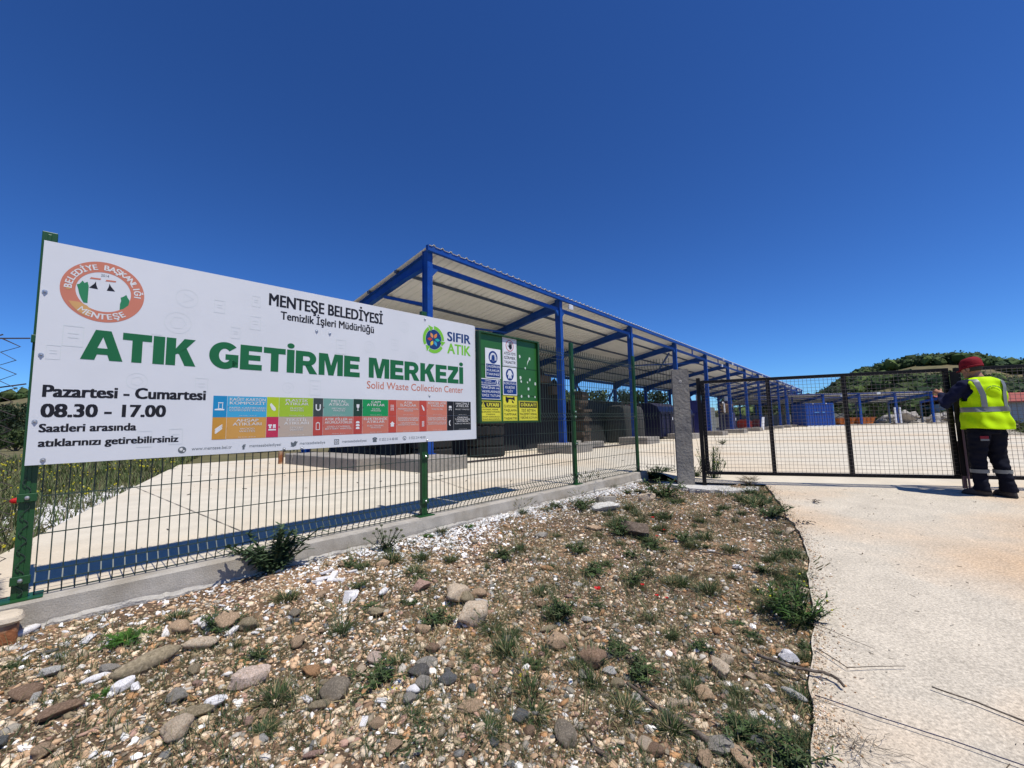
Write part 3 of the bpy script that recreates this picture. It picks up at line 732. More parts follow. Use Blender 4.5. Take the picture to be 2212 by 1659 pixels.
for x, z in [(0.0, 1.63), (0.006, 1.28), (0.004, 0.92), (0.045, 0.715), (1.45, 1.625), (1.555, 1.62), (1.235, 0.705), (1.36, 0.705), (2.48, 1.895), (2.53, 1.145), (2.50, 0.715)]:
    b = MB(); b.loft([(x, 0, 0, .011, .011)] * 1 + [(x, 0, .001, .011, .011)], 12); b.v = [(v[0], Y0 - 0.002 - v[2], z + v[1]) for v in b.v]
    w_ = b.build('washer', M_bolt, sign); b = MB(); b.ball((x, Y0 - 0.004, z), 0.0065, n=8, m=5); b.build('bolt', M_bolt, w_)

# ================================================================== SAFETY NOTICE BOARD
board = thing('notice_board', 'green sheet metal board of safety notices to the right of the white sign', 'notice board', (FX, FY, 0), FA)
M_gs = mat('board_green', (0.025, 0.125, 0.022), 0.4, var=0.08, scale=3, bump=0.15, bscale=6)
M_gd = mat('board_green_frame', (0.012, 0.06, 0.014), 0.5)
YB = -0.060
for x0, x1 in ((3.195, 3.548), (3.552, 3.803), (3.807, 4.168)):
    b = MB(); b.box(x0, x1, YB, YB + 0.012, 0.885, 1.868); b.build('sheet', M_gs, board)
b = MB(); b.box(3.17, 3.195, YB - 0.03, YB + 0.03, 0.865, 1.885); b.box(4.168, 4.19, YB - 0.03, YB + 0.03, 0.865, 1.885)
b.box(3.195, 4.168, YB - 0.03, YB + 0.03, 1.868, 1.885); b.box(3.195, 4.168, YB - 0.02, YB + 0.03, 0.865, 0.885)
b.build('frame', M_gd, board)
for z in (1.52, 1.19):
    b = MB(); b.box(3.196, 4.167, YB - 0.002, YB, z - 0.003, z + 0.003); b.build('seam', M_gd, board)
K_blue = P_('notice_blue', (0.008, 0.04, 0.19)); K_yel = P_('notice_yellow', (0.72, 0.66, 0.05)); K_nw = P_('notice_white', (0.74, 0.75, 0.76))
def notice(x0, x1, z0, z1, m, off=0.003):
    b = MB(); b.box(x0, x1, YB - off - 0.002, YB - off, z0, z1); return b.build('notice', m, board)
yt = YB - 0.0056
def border(x0, x1, z0, z1, m, par, t=0.003, y=yt):
    b = MB()
    for q in ((x0, x1, z0, z0 + t), (x0, x1, z1 - t, z1), (x0, x0 + t, z0 + t, z1 - t), (x1 - t, x1, z0 + t, z1 - t)): b.prism(rect(*q), 0.0004, (0, y, 0))
    b.build('border', m, par)
def lines(par, L, x0, x1, z, cap, lead, m, y, bold=0.01):
    for s in L:
        text_part(s, x0, x1, z, cap, m, par, y, bold, 'c' if len(s) < 6 else 'c'); z -= lead
# ear protection
n1 = notice(3.277, 3.518, 1.37, 1.708, K_nw, 0.006); yn = yt - 0.0035
flat('blue_disc', ell(3.398, 1.610, 0.070, 0.072, 32), K_blue, n1, yn)
flat('head_icon', ell(3.398, 1.607, 0.030, 0.045, 20), K_nw, n1, yn - .0006); flat('face_icon', ell(3.398, 1.602, 0.024, 0.038, 20), K_blue, n1, yn - .0010)
ring('headband_icon', 3.398, 1.612, 0.045, 0.048, 0.010, 0.010, K_nw, n1, yn - .0008, 20, 0, 180)
flat('earcup_icon', rect(3.348, 3.364, 1.575, 1.622), K_nw, n1, yn - .0008); flat('earcup_icon', rect(3.432, 3.448, 1.575, 1.622), K_nw, n1, yn - .0008)
flat('blue_field', rect(3.290, 3.506, 1.383, 1.530), K_blue, n1, yn)
lines(n1, ['ÇALIŞIRKEN', 'KULAKLIK', 'TAKINIZ'], 3.297, 3.499, 1.490, 0.026, 0.044, K_nw, yn - .0006, .006)
# housekeeping
n2 = notice(3.187, 3.508, 1.130, 1.362, K_nw, 0.003)
flat('blue_field', rect(3.195, 3.501, 1.292, 1.352), K_blue, n2, yt); flat('blue_field', rect(3.195, 3.501, 1.138, 1.284), K_blue, n2, yt)
lines(n2, ['ÖNCE', 'İŞ GÜVENLİĞİ'], 3.215, 3.425, 1.328, 0.016, 0.025, K_nw, yt - .0006, .006)
ring('circle_icon', 3.462, 1.322, 0.032, 0.029, 0.005, 0.005, K_nw, n2, yt - .0006, 24); text_part('!', 3.452, 3.472, 1.304, 0.036, K_nw, n2, yt - .0006, .05)
lines(n2, ['MAKİNA ve', 'TAKIMLARINIZI', 'TEMİZ TUTUN'], 3.200, 3.496, 1.248, 0.026, 0.044, K_nw, yt - .0006, .006)
# warning
n3 = notice(3.184, 3.516, 0.882, 1.112, K_yel)
border(3.190, 3.508, 0.890, 1.106, K_black, n3)
flat('black_field', rect(3.196, 3.500, 1.040, 1.098), K_black, n3, yt - .0004)
text_part('UYARI', 3.290, 3.480, 1.050, 0.038, K_yel, n3, yt - .001, .03)
flat('triangle_icon', [(3.205, 1.044), (3.270, 1.044), (3.238, 1.100)], K_yel, n3, yt - .001); text_part('!', 3.234, 3.242, 1.050, 0.030, K_black, n3, yt - .0016, .04)
lines(n3, ['KAYNAK, KESME', 'İŞLEMLERİNİ YAPARKEN', 'YANINDA', 'YANGIN SÖNDÜRÜCÜ', 'CİHAZI BULUNDUR.'], 3.205, 3.492, 1.010, 0.015, 0.027, K_black, yt - .0006, .0)
# no entry to the workshop
n4 = notice(3.556, 3.798, 1.527, 1.866, K_nw); border(3.566, 3.789, 1.537, 1.852, K_grey, n4, 0.002)
ring('red_ring', 3.678, 1.775, 0.066, 0.068, 0.008, 0.008, P_('notice_red', (0.5, 0.02, 0.02)), n4, yt - .0004, 32)
b = MB(); b.prism(ell(3.690, 1.762, 0.026, 0.028, 16), .0004, (0, yt - .0008, 0))
for i, (dx, ln) in enumerate(((-.018, .040), (-.006, .050), (.006, .050), (.018, .040))): b.prism([(3.690 + dx - .005, 1.77), (3.690 + dx + .005, 1.77), (3.690 + dx * 1.3 + .004, 1.77 + ln), (3.690 + dx * 1.3 - .004, 1.77 + ln)], .0004, (0, yt - .0009, 0))
b.prism([(3.672, 1.750), (3.668, 1.766), (3.644, 1.786), (3.648, 1.774)], .0004, (0, yt - .0009, 0)); b.build('hand_icon', K_black, n4)
lines(n4, ['ATÖLYEYE', 'GİRMEK', 'YASAKTIR'], 3.580, 3.776, 1.665, 0.033, 0.052, K_black, yt - .0006, .006)
# protective clothing
n5 = notice(3.552, 3.790, 1.188, 1.516, K_nw)
flat('blue_disc', ell(3.670, 1.430, 0.066, 0.070, 32), K_blue, n5, yt)
flat('overall_icon', [(3.640, 1.385), (3.664, 1.385), (3.670, 1.425), (3.676, 1.385), (3.700, 1.385), (3.693, 1.440), (3.708, 1.420), (3.716, 1.432), (3.690, 1.480), (3.650, 1.480), (3.624, 1.432), (3.632, 1.420), (3.647, 1.440)], K_nw, n5, yt - .0006)
flat('blue_field', rect(3.562, 3.780, 1.200, 1.350), K_blue, n5, yt)
lines(n5, ['KORUYUCU', 'ELBİSE', 'GİY'], 3.570, 3.772, 1.312, 0.026, 0.046, K_nw, yt - .0006, .006)
# goggles
n6 = notice(3.545, 3.788, 0.884, 1.181, K_yel); border(3.549, 3.784, 0.888, 1.177, K_black, n6, 0.002)
flat('bench_icon', [(3.590, 1.165), (3.600, 1.172), (3.618, 1.160), (3.712, 1.160), (3.728, 1.172), (3.742, 1.165), (3.745, 1.120), (3.730, 1.130), (3.700, 1.140), (3.700, 1.128), (3.735, 1.095), (3.700, 1.100), (3.690, 1.140), (3.640, 1.140), (3.640, 1.115), (3.622, 1.098), (3.610, 1.098), (3.590, 1.125)], K_black, n6, yt - .0004)
lines(n6, ['İŞ GÖZLÜKSÜZ', 'TAŞLAMA', 'YAPMAK', 'YASAKTIR'], 3.560, 3.775, 1.045, 0.026, 0.047, K_black, yt - .0006, .0)
# attention
n7 = notice(3.813, 4.162, 0.883, 1.126, K_yel); border(3.818, 4.157, 0.888, 1.121, K_black, n7, 0.002)
flat('black_field', rect(3.830, 4.146, 1.045, 1.112), K_black, n7, yt - .0004)
text_part('DİKKAT!', 3.848, 4.130, 1.060, 0.036, K_yel, n7, yt - .001, .02)
lines(n7, ['İŞİ BİTEN', 'MALZEMEYİ DERHAL', 'YERİNE KOYUN'], 3.832, 4.146, 0.998, 0.027, 0.044, K_black, yt - .0006, .0)
# blobs of old glue
K_glue = P_('glue', (0.62, 0.68, 0.60))
for x, z, r in [(3.853, 1.665, .020), (4.035, 1.655, .020), (3.95, 1.53, .014), (3.86, 1.405, .021), (4.03, 1.39, .018), (3.87, 1.36, .016), (3.985, 1.355, .014), (4.13, 1.345, .021), (4.00, 1.275, .020), (3.87, 1.178, .018), (4.00, 1.185, .017), (4.12, 1.178, .014)]:
    poly = [(x + r * .8 * math.cos(a) * random.uniform(.7, 1.1), z + r * math.sin(a) * random.uniform(.8, 1.15)) for a in np.linspace(0, 6.28, 11)[:-1]]
    flat('glue_blob', poly, K_glue, board, YB, 0.003)
flat('glue_blob', [(4.025, 1.655), (4.030, 1.645), (4.000, 1.60), (3.985, 1.565), (3.992, 1.61)], K_glue, board, YB, 0.002)

# ================================================================== CHAIN LINK FENCE (far left)
M_cl = mat('old_wire', (0.05, 0.035, 0.035), 0.7, var=0.2)
t = thing('chain_link_fence', 'old rusty chain link fence left of the first green post', 'fence', (FX, FY, 0), FA)
b = MB(); pw, ph = 0.062, 0.074
for i in range(24):
    x0 = -0.10 - i * pw; pts = []; top_z = 1.36 + 0.02 * math.sin(i * 1.7)
    n = int(1.36 / (ph / 2))
    for j in range(n + 1):
        z = top_z - j * ph / 2
        pts.append((x0 + (pw / 2 if (j + i) % 2 else -pw / 2) + 0.006 * math.sin(j * 1.3 + i) + 0.010 * math.sin(z * 4), 0.03 * math.sin(z * 3 + i * .2) + (0.002 if j % 2 else -0.002), z))
    b.tube(pts, 0.0040, 4)
b.build('wire_mesh', M_cl, t)
for z, zz in ((1.365, 1.375), (1.10, 1.125), (0.02, 0.02)):
    b = MB(); b.tube([(-1.6, .01, z), (-1.2, .015, z - .01), (-0.8, .0, z), (-0.4, .01, z - 0.01), (-0.15, .01, z - .002), (-0.04, -.01, zz)], 0.0038, 5); b.build('strand_wire', M_cl, t)
b = MB(); b.tube([(-0.17, 0.0, 1.37), (-0.172, 0, 1.40), (-0.178, 0.004, 1.455)], [0.006, 0.007, 0.005], 6); b.build('twisted_end', M_rust, t)
b = MB()
pts = [(-0.005 + 0.016 * math.sin(k * .62), -0.036, 0.02 + k * 0.0085) for k in range(72)]
b.tube(pts, 0.0022, 4); b.build('wire_coil', M_wire, t)

# ================================================================== CONCRETE PILLAR
M_pil = mat('pillar_concrete', (0.28, 0.255, 0.215), 0.92, stain=(0.17, 0.16, 0.15), stain_scale=3.0, stain_amt=0.7, var=0.16, scale=12, fine=(90, 0.14), bump=1.0, bscale=26, spec=0.2)
bm = bmesh.new()
bmesh.ops.create_cube(bm, size=1)
for v in bm.verts: v.co = Vector((v.co.x * 0.255, v.co.y * 0.22, v.co.z * 1.86))
bmesh.ops.bevel(bm, geom=bm.edges[:], offset=0.012, segments=2, affect='EDGES')
for _ in range(5):
    es = [e for e in bm.edges if e.calc_length() > 0.03]
    if not es or len(bm.verts) > 12000: break
    bmesh.ops.subdivide_edges(bm, edges=es, cuts=1, use_grid_fill=True)
for v in bm.verts:
    v.co += v.co.normalized() * 0.0 + Vector((noise.noise(v.co * 9) * 0.004, noise.noise(v.co * 9 + Vector((5, 5, 5))) * 0.004, noise.noise(v.co * 14) * 0.004))
me = bpy.data.meshes.new('shaft'); bm.to_mesh(me); bm.free(); me.materials.append(M_pil)
t = thing('concrete_pillar', 'square grey concrete pillar holding the hinge side of the black gate', 'pillar', (2.715, 6.71, -0.16), GA)
part('shaft', me, t, (0, 0, 0.89))
for x, z, s in ((-.03, 1.2, .018), (.05, 1.52, .012), (-.06, .75, .010), (.02, .5, .013), (.07, .9, .010), (.0, 1.62, .03)):
    b = MB(); b.ball((x, -0.108, z), s, sy=.25, n=8, m=5); b.build('chipped_spot', M_mortar if s > .02 else M_pil, t)

# ================================================================== GATE
M_gate = mat('gate_black', (0.006, 0.005, 0.005), 0.5, var=0.4, scale=20, spec=0.25)
M_gwire = mat('gate_wire', (0.15, 0.125, 0.11), 0.45, metal=0.3, var=0.2)
def gate_leaf(name, label, s0, s1, mids, hinge_post, yoff=0.0):
    t = thing(name, label, 'gate', (GX, GY, 0), GA, None)
    zb, zt = 0.015, 1.455
    def bar(nm, x0, x1, z0, z1, d=0.025):
        b = MB(); b.box(x0, x1, yoff - d, yoff + d, z0, z1); return b.build(nm, M_gate, t, bevel=0.003)
    bar('top_rail', s0, s1, zt - 0.045, zt); bar('bottom_rail', s0, s1, zb, zb + 0.045)
    bar('stile', s0, s0 + 0.05, zb + 0.045, zt - 0.045); bar('stile', s1 - 0.05, s1, zb + 0.045, zt - 0.045)
    for m_ in mids: bar('upright', m_ - 0.024, m_ + 0.024, zb + 0.045, zt - 0.045)
    b = MB()
    x = s0 + 0.05
    while x < s1 - 0.04:
        b.tube([(x, yoff - 0.027, zb + 0.03), (x, yoff - 0.027, zt - 0.03)], 0.0021, 4); x += 0.05
    z = zb + 0.06
    while z < zt - 0.03:
        b.tube([(s0 + 0.02, yoff - 0.031, z), (s1 - 0.02, yoff - 0.031, z)], 0.0025, 4); z += 0.05
    b.build('mesh_panel', M_gwire, t)
    return t
g1 = gate_leaf('gate_leaf', 'closed black mesh gate leaf hinged at the concrete pillar', 0.06, 3.045, (0.973, 1.906), True)
b = MB(); b.box(0.0, 0.055, -0.03, 0.03, -0.15, 1.50); b.build('hinge_post', M_gate, g1, bevel=0.004)
for z in (0.12, 1.36):
    b = MB(); b.loft([(0.058, -0.04, z - .04, .014, .014), (0.058, -0.04, z + .04, .014, .014)], 10); b.build('hinge', M_gate, g1)
g2 = gate_leaf('gate_leaf', 'black mesh gate leaf behind the worker, cut by the right edge', 3.125, 6.6, (4.05, 5.0, 5.9), False, 0.03)
b = MB(); b.box(3.045, 3.13, -0.045, -0.035, 0.06, 1.40); b.build('cover_strip', M_gate, g1)
b = MB(); b.box(3.055, 3.09, -0.036, 0.0, -0.10, 0.5); b.tube([(3.10, -0.05, 0.72), (3.10, -0.05, -0.118)], 0.011, 8); b.build('drop_bolt', mat('bolt_paint', (0.14, 0.08, 0.09), 0.6), g1)

# ================================================================== BLUE SHED
M_blue = mat('shed_blue', (0.003, 0.056, 0.30), 0.5, stain=(0.02, 0.085, 0.30), stain_scale=2.5, stain_amt=.7, var=0.22, scale=3, fine=(30, .12), spec=0.35)
M_purl = mat('purlin_steel', (0.030, 0.055, 0.11), 0.5, var=0.15, scale=2)
M_roof = mat('roof_sheet', (0.80, 0.81, 0.80), 0.45, metal=0.0, var=0.07, scale=1.0, bump=0.1, bscale=4)
M_block = mat('foundation_concrete', (0.29, 0.265, 0.23), 0.95, stain=(0.20, 0.17, 0.14), stain_scale=2.5, stain_amt=0.6, var=0.2, scale=5, fine=(40, 0.12), bump=0.9, bscale=16, spec=0.15)
SA = 0.8651; SP = 5.1432
SX, SY = -1.7534, 8.8889
def zg(u, w):
    x, y = SW(u, w); return float(z_yard(x, y))
def corr_sheet(L, w0, w1, z0f, z1f, per=0.245, amp=0.040):
    """corrugated sheet, ribs run down the slope"""
    us = []; n = int(round(L / per))
    for i in range(n):
        us += [(i * per, 0), (i * per + .09, 0), (i * per + .115, amp), (i * per + .155, amp), (i * per + .18, 0)]
    us.append((n * per, 0)); us = [(u * L / (n * per), a) for u, a in us]
    P = np.zeros((len(us), 5, 3))
    for j, t in enumerate(np.linspace(0, 1, 5)):
        for i, (u, a) in enumerate(us): P[i, j] = (u, w0 + (w1 - w0) * t, z0f + (z1f - z0f) * t + a)
    Pt = P.copy(); Pt[..., 2] += 0.006
    g1_ = grid_mesh('roof_sheet', P[::-1], M_roof, False)
    return g1_
NB = 13
shed = thing('open_shed', 'long blue steel shed with a corrugated mono pitch roof along the yard', 'shed', (SX, SY, 0), SA)
EV, RV, WD = 4.77, 3.62, 6.07
sl = (RV - EV) / WD
roof_me = corr_sheet(SP, -0.12, WD + 0.35, EV + 0.03 - sl * 0.12 * -1, EV + 0.03 + sl * (WD + 0.35))
for k in range(NB):
    part('roof_sheet', roof_me, shed, (k * SP - (0.10 if k == 0 else 0.10), 0, 0))
def prof_col(z0, z1):
    b = MB()   # I section: flanges parallel to the long side
    b.box(-0.10, 0.10, -0.10, -0.085, z0, z1); b.box(-0.10, 0.10, 0.085, 0.10, z0, z1); b.box(-0.006, 0.006, -0.085, 0.085, z0, z1)
    return b
col_me = None; colb_me = None
for k in range(NB + 1):
    u = k * SP; g = zg(u, 0)
    b = MB(); b.box(-0.085, 0.085, -0.10, 0.10, 0.25, EV - 0.02)
    if col_me is None:
        b = MB(); b.box(-0.072, 0.072, -0.012, 0.0, 0, 4.55 - 0.03); b.box(-0.072, 0.072, 0.165, 0.177, 0, 4.55 - 0.03); b.box(-0.05, -0.04, 0.0, 0.165, 0, 4.52); b.box(0.04, 0.05, 0.0, 0.165, 0, 4.52)
        b.box(-0.13, 0.13, -0.04, 0.23, -0.001, 0.015)
        col_me = b.mesh('front_column', M_blue)
        b = MB(); b.box(-0.09, 0.09, -0.012, 0.0, 0, 3.42); b.box(-0.09, 0.09, 0.16, 0.172, 0, 3.42); b.box(-0.05, 0.05, 0, 0.16, 0, 3.40)
        b.prism([(0, 0), (0, 0)][:0] or [(-.01, 3.4), (.01, 3.4), (.01, 3.41), (-.01, 3.41)], .01, (0, 0, 0)); colb_me = b.mesh('rear_column', M_blue)
        # rafter: tapered I beam with haunches
        b = MB()
        def zt(w): return EV - 0.02 + sl * w - 0.075
        ra = [(0.2, 0.30), (0.9, 0.24), (3.0, 0.22), (5.2, 0.25), (5.9, 0.50)]
        for (w0, d0), (w1, d1) in zip(ra[:-1], ra[1:]):
            for xx, y_ in (((-.005, .005), 1),):
                b.add([(-.006, w0, zt(w0)), (.006, w0, zt(w0)), (.006, w0, zt(w0) - d0), (-.006, w0, zt(w0) - d0), (-.006, w1, zt(w1)), (.006, w1, zt(w1)), (.006, w1, zt(w1) - d1), (-.006, w1, zt(w1) - d1)], [(0, 1, 2, 3), (7, 6, 5, 4), (0, 4, 5, 1), (1, 5, 6, 2), (2, 6, 7, 3), (3, 7, 4, 0)])
            b.bar((0, w0, zt(w0)), (0, w1, zt(w1)), 0.13, 0.012); b.bar((0, w0, zt(w0) - d0), (0, w1, zt(w1) - d1), 0.13, 0.012)
        raf_me = b.mesh('rafter', M_blue)
    part('front_column', col_me, shed, (u, 0, g + 0.25), (0, 0, 0), (1, 1, (4.77 - 0.05 - 0.25 - g) / 4.52))
    part('rear_column', colb_me, shed, (u, WD - 0.17, zg(u, WD) + 0.12), (0, 0, 0), (1, 1, (3.55 - 0.12 - zg(u, WD)) / 3.42))
    part('rafter', raf_me, shed, (u, 0, 0))
L_ = NB * SP
b = MB(); b.box(-0.12, L_, -0.10, -0.02, EV - 0.11, EV + 0.015); b.build('eave_beam', M_blue, shed)
b = MB(); b.box(0.1, L_, 0.03, 0.11, 4.34, 4.44); b.build('girt_beam', M_blue, shed)
b = MB(); b.box(-0.1, L_, WD - 0.06, WD + 0.04, 3.36, 3.50); b.build('rear_beam', M_blue, shed)
for w in (1.15, 2.35, 3.55, 4.75, 5.95):
    z = EV + sl * w - 0.04
    b = MB(); b.box(-0.12, L_, w - 0.025, w + 0.025, z - 0.045, z + 0.02); b.build('purlin', M_purl, shed)
# stub struts between eave beam and girt
b = MB(); b.box(-0.05, 0.05, -0.015, 0.03, 4.42, 4.68); st = b.mesh('strut', M_blue)
for k in range(3, NB): part('strut', st, shed, (k * SP + SP / 2, 0, 0))
# knee brackets at the girt
b = MB(); b.add([(0.10, .02, 4.34), (0.10, .09, 4.34), (0.10, .02, 4.16), (0.10, .09, 4.16), (0.26, .02, 4.34), (0.26, .09, 4.34)], [(0, 1, 3, 2), (0, 4, 5, 1), (2, 3, 5, 4), (0, 2, 4), (1, 5, 3)]); kb = b.mesh('bracket', M_blue)
b2 = MB(); b2.v = [(-v[0], v[1], v[2]) for v in b.v]; b2.f = [tuple(reversed(f)) for f in b.f]; b2.c = b.c; kb2 = b2.mesh('bracket', M_blue)
for k in range(NB + 1):
    part('bracket', kb, shed, (k * SP, 0, 0)); 
    if k: part('bracket', kb2, shed, (k * SP, 0, 0))
# knee brace of the first frame and roof bracing
def br(a, c, w=0.07, name='brace'):
    q = MB(); q.bar(a, c, w, w); return q.build(name, M_blue, shed)
br((0, 0.12, 3.50), (0, 1.75, EV + sl * 1.75 - 0.40))
br((0.1, 2.9, EV + sl * 3 - .33), (SP - .1, 2.2, EV + sl * 2.2 - .36), .05)

for k in (3, 7):
    br((k * SP + .1, 0.4, EV + sl * .4 - .45), ((k + 1) * SP - .1, 3.0, EV + sl * 3.0 - .33)); br((k * SP + .1, 3.0, EV + sl * 3 - .33), ((k + 1) * SP - .1, 0.4, EV + sl * .4 - .45))
    br((k * SP, WD - .1, 3.3), (k * SP + 1.35, WD - .1, 1.9), 0.08); br(((k + 1) * SP, WD - .1, 3.3), ((k + 1) * SP - 1.35, WD - .1, 1.9), 0.08)
# foundation blocks
def block(u0, u1, w0, w1, h, joint=True):
    g = zg((u0 + u1) / 2, (w0 + w1) / 2)
    b = MB(); b.box(u0, u1, w0, w1, g - 0.05, g + h)
    o = b.build('foundation_block', M_block, shed, bevel=0.015)
    return o
block(-0.85, 0.15, -0.98, 0.55, 0.25)
b = MB(); b.box(-1.35, -0.55, 0.56, 3.55, -0.05, 0.245); b.build('foundation_block', M_block, shed, bevel=0.02)
b = MB(); b.box(-1.36, -0.62, 3.57, 3.98, -0.05, 0.24); b.build('foundation_block', M_block, shed, bevel=0.02)
for k in range(1, NB + 1):
    block(k * SP - 1.02, k * SP + 0.14, -0.86, 0.30, 0.25)
for k in range(0, NB + 1, 1): block(k * SP - 0.4, k * SP + 0.4, WD - 0.5, WD + 0.4, 0.12)
# floodlights
M_fl = mat('lamp_housing', (0.75, 0.76, 0.78), 0.4); M_gl = mat('lamp_glass', (0.55, 0.57, 0.6), 0.15)
def floodlight(label, u, w, z, rz=0.0, group=None):
    x, y = SW(u, w); t = thing('floodlight', label, 'floodlight', (x, y, z), SA + rz, group)
    b = MB(); b.box(-0.11, 0.11, -0.06, -0.02, -0.08, 0.08); b.build('housing', M_fl, t, bevel=0.008)
    b = MB(); b.box(-0.09, 0.09, -0.064, -0.0605, -0.06, 0.06); b.build('glass', M_gl, t)
    b = MB(); b.bar((0, -0.02, 0), (0, 0.06, -0.03), 0.03, 0.03); b.build('bracket', M_fl, t)
    return t
floodlight('white floodlight beside the top of the second blue column', SP + 0.28, -0.16, 4.48)
floodlight('white floodlight at the eave between the fifth and sixth blue column', 4 * SP + 3.1, -0.16, 4.72)
floodlight('white floodlight under the girt between the fifth and sixth blue column', 4 * SP + 3.0, -0.08, 4.30)
floodlight('white floodlight on top of the sixth blue column', 5 * SP + 0.3, -0.16, 4.62)
for k, du in ((7, .3), (7, 3.0), (9, .3), (9, 2.6), (10, 2.0), (11, .3), (12, 1.0)):
    floodlight('small white floodlight near the far end of the shed eave', k * SP + du, -0.2, 4.55, group='floodlights at the far end of the shed')
# ------------------------------------------------------------------ stored goods in the shed
M_tarp = mat('black_rubber', (0.006, 0.0055, 0.0055), 0.8, var=0.3, scale=2, bump=1.0, bscale=5)
M_wood = mat('old_timber', (0.075, 0.052, 0.034), 0.9, var=0.3, scale=6, bump=0.5, bscale=20)
M_tyre = mat('tyre_rubber', (0.008, 0.007, 0.0065), 0.85, var=0.25, scale=6, bump=0.4, bscale=20)
def tyre_mesh(Ro, w):
    b = MB(); n = 28; prof = [(Ro * .55, -w * .40), (Ro * .72, -w * .5), (Ro * .92, -w * .48), (Ro, -w * .36), (Ro, w * .36), (Ro * .92, w * .48), (Ro * .72, w * .5), (Ro * .55, w * .40)]
    for i in range(n):
        for r, z in prof:
            tr = r * (1.0 if r < Ro * .95 else (1.0 if i % 2 else 0.965)); a = 2 * math.pi * i / n; b.v.append((tr * math.cos(a), tr * math.sin(a), z)); b.c.append((1, 1, 1))
    k = len(prof)
    for i in range(n):
        for j in range(k): b.f.append((i * k + j, ((i + 1) % n) * k + j, ((i + 1) % n) * k + (j + 1) % k, i * k + (j + 1) % k))
    return b.mesh('tyre', M_tyre)
ty = tyre_mesh(0.52, 0.27)
def tyres(u, w, n, label, group, tilt=0.0, first=[None]):
    for i in range(n):
        x, y = SW(u + random.uniform(-.03, .03), w + random.uniform(-.03, .03))
        o = link(bpy.data.objects.new('tyre', ty)); o.location = (x, y, zg(u, w) + 0.14 + i * 0.272); o.rotation_euler = (random.uniform(-.02, .02) + tilt, random.uniform(-.02, .02), random.uniform(0, 6))
        tag(o, label, 'tyre', group)
tyres(2.55, 0.85, 4, 'dark truck tyre in the front stack seen under the notice board', 'tyres stacked under the notice board')
tyres(1.3, 1.6, 6, 'dark truck tyre in the stack behind the sign', 'tyres stacked behind the white sign')
tyres(0.9, 3.2, 6, 'dark truck tyre in the stack at the shed end', 'tyres stacked at the end of the shed')
tyres(3.2, 2.6, 7, 'dark truck tyre in the tall stack beside the black heap', 'tyres stacked beside the black heap')
def heap(name, label, cat, u0, u1, w0, w1, h, m, seed, rough=0.25, slope=1.0):
    n = 26; us = np.linspace(0, 1, n); U, W_ = np.meshgrid(us, us, indexing='ij')
    e = np.minimum(np.minimum(U, 1 - U), np.minimum(W_, 1 - W_)); zz = h * smooth(e / (0.12 * slope)) * (1 + rough * np.array([[noise.noise(Vector((a * 4 + seed, b_ * 4, seed))) for b_ in us] for a in us]))
    cx, cy = SW((u0 + u1) / 2, (w0 + w1) / 2); P = np.dstack([(U - .5) * (u1 - u0), (W_ - .5) * (w1 - w0), zz - 0.02])
    o = link(bpy.data.objects.new(name, grid_mesh(name, P, m, False))); o.location = (cx, cy, zg((u0 + u1) / 2, w0)); o.rotation_euler = (0, 0, SA)
    return tag(o, label, cat)
heap('rubber_heap', 'tall heap of black scrap rubber under the shed left of the second column', 'scrap heap', 3.6, 8.4, 1.7, 5.6, 2.75, M_tarp, 3.0, .45)
heap('rubber_heap', 'lower heap of black scrap rubber right of the timber stack', 'scrap heap', 8.6, 13.4, 1.3, 5.2, 1.75, M_tarp, 9.0, 0.15)
heap('rubber_heap', 'black heap at the very end of the shed behind the white sign', 'scrap heap', 0.5, 3.6, 2.0, 5.8, 2.0, M_tarp, 6.0, 0.2)
# timber stack on and beside the heap
t = thing('timber_stack', 'stack of short brown timbers leaning against the black heap', 'timber stack', (*SW(8.3, 1.35), zg(8.3, 1.3)), SA)
z = 0.0
for i in range(17):
    w = random.uniform(.42, .62); hgt = random.uniform(.09, .15); off = random.uniform(-.07, .07) + (0.0 if i < 11 else -0.12)
    b = MB(); b.box(off - w / 2, off + w / 2, random.uniform(-.35, -.2), random.uniform(.2, .3), z, z + hgt - .008); o = b.build('timber', M_wood if i > 2 else M_wood, t); o.rotation_euler = (0, 0, random.uniform(-.1, .1)); z += hgt
t = thing('timber_beam', 'long pale timber beam lying on top of the black heap', 'timber', (*SW(6.3, 1.9), zg(6, 1) + 2.35), SA)
b = MB(); b.box(-.85, .75, -.12, .12, 0, .24); b.build('beam', M_wood, t, bevel=.01); b = MB(); b.box(.85, 1.5, -.12, .12, -.42, -.12); b.build('beam', M_wood, t, bevel=.01)
# grey big bags
M_bag = mat('big_bag', (0.03, 0.03, 0.028), 0.9, var=0.2, scale=3, bump=0.6, bscale=8)
for i, (u, lab) in enumerate(((10.8, 'grey bulk bag standing between the black heap and the navy bins'), (11.9, 'right hand grey bulk bag next to the navy bins'))):
    t = thing('bulk_bag', lab, 'bulk bag', (*SW(u, 0.95), zg(u, 1)), SA + .1 * i)
    b = MB(); b.loft([(0, 0, 0, .48, .45), (0, 0, .1, .53, .5), (0, 0, .8, .52, .5), (0, 0, 1.35, .50, .47), (0, .02, 1.5, .42, .40), (0, 0, 1.55, .25, .25)], 20, p=4); b.build('sack', M_bag, t, True)
    for q in (-1, 1):
        b = MB(); b.tube([(q * .4, -.35, 1.4), (q * .35, -.3, 1.7), (q * .2, -.3, 1.72), (q * .15, -.33, 1.45)], .018, 5); b.build('loop', M_bag, t)
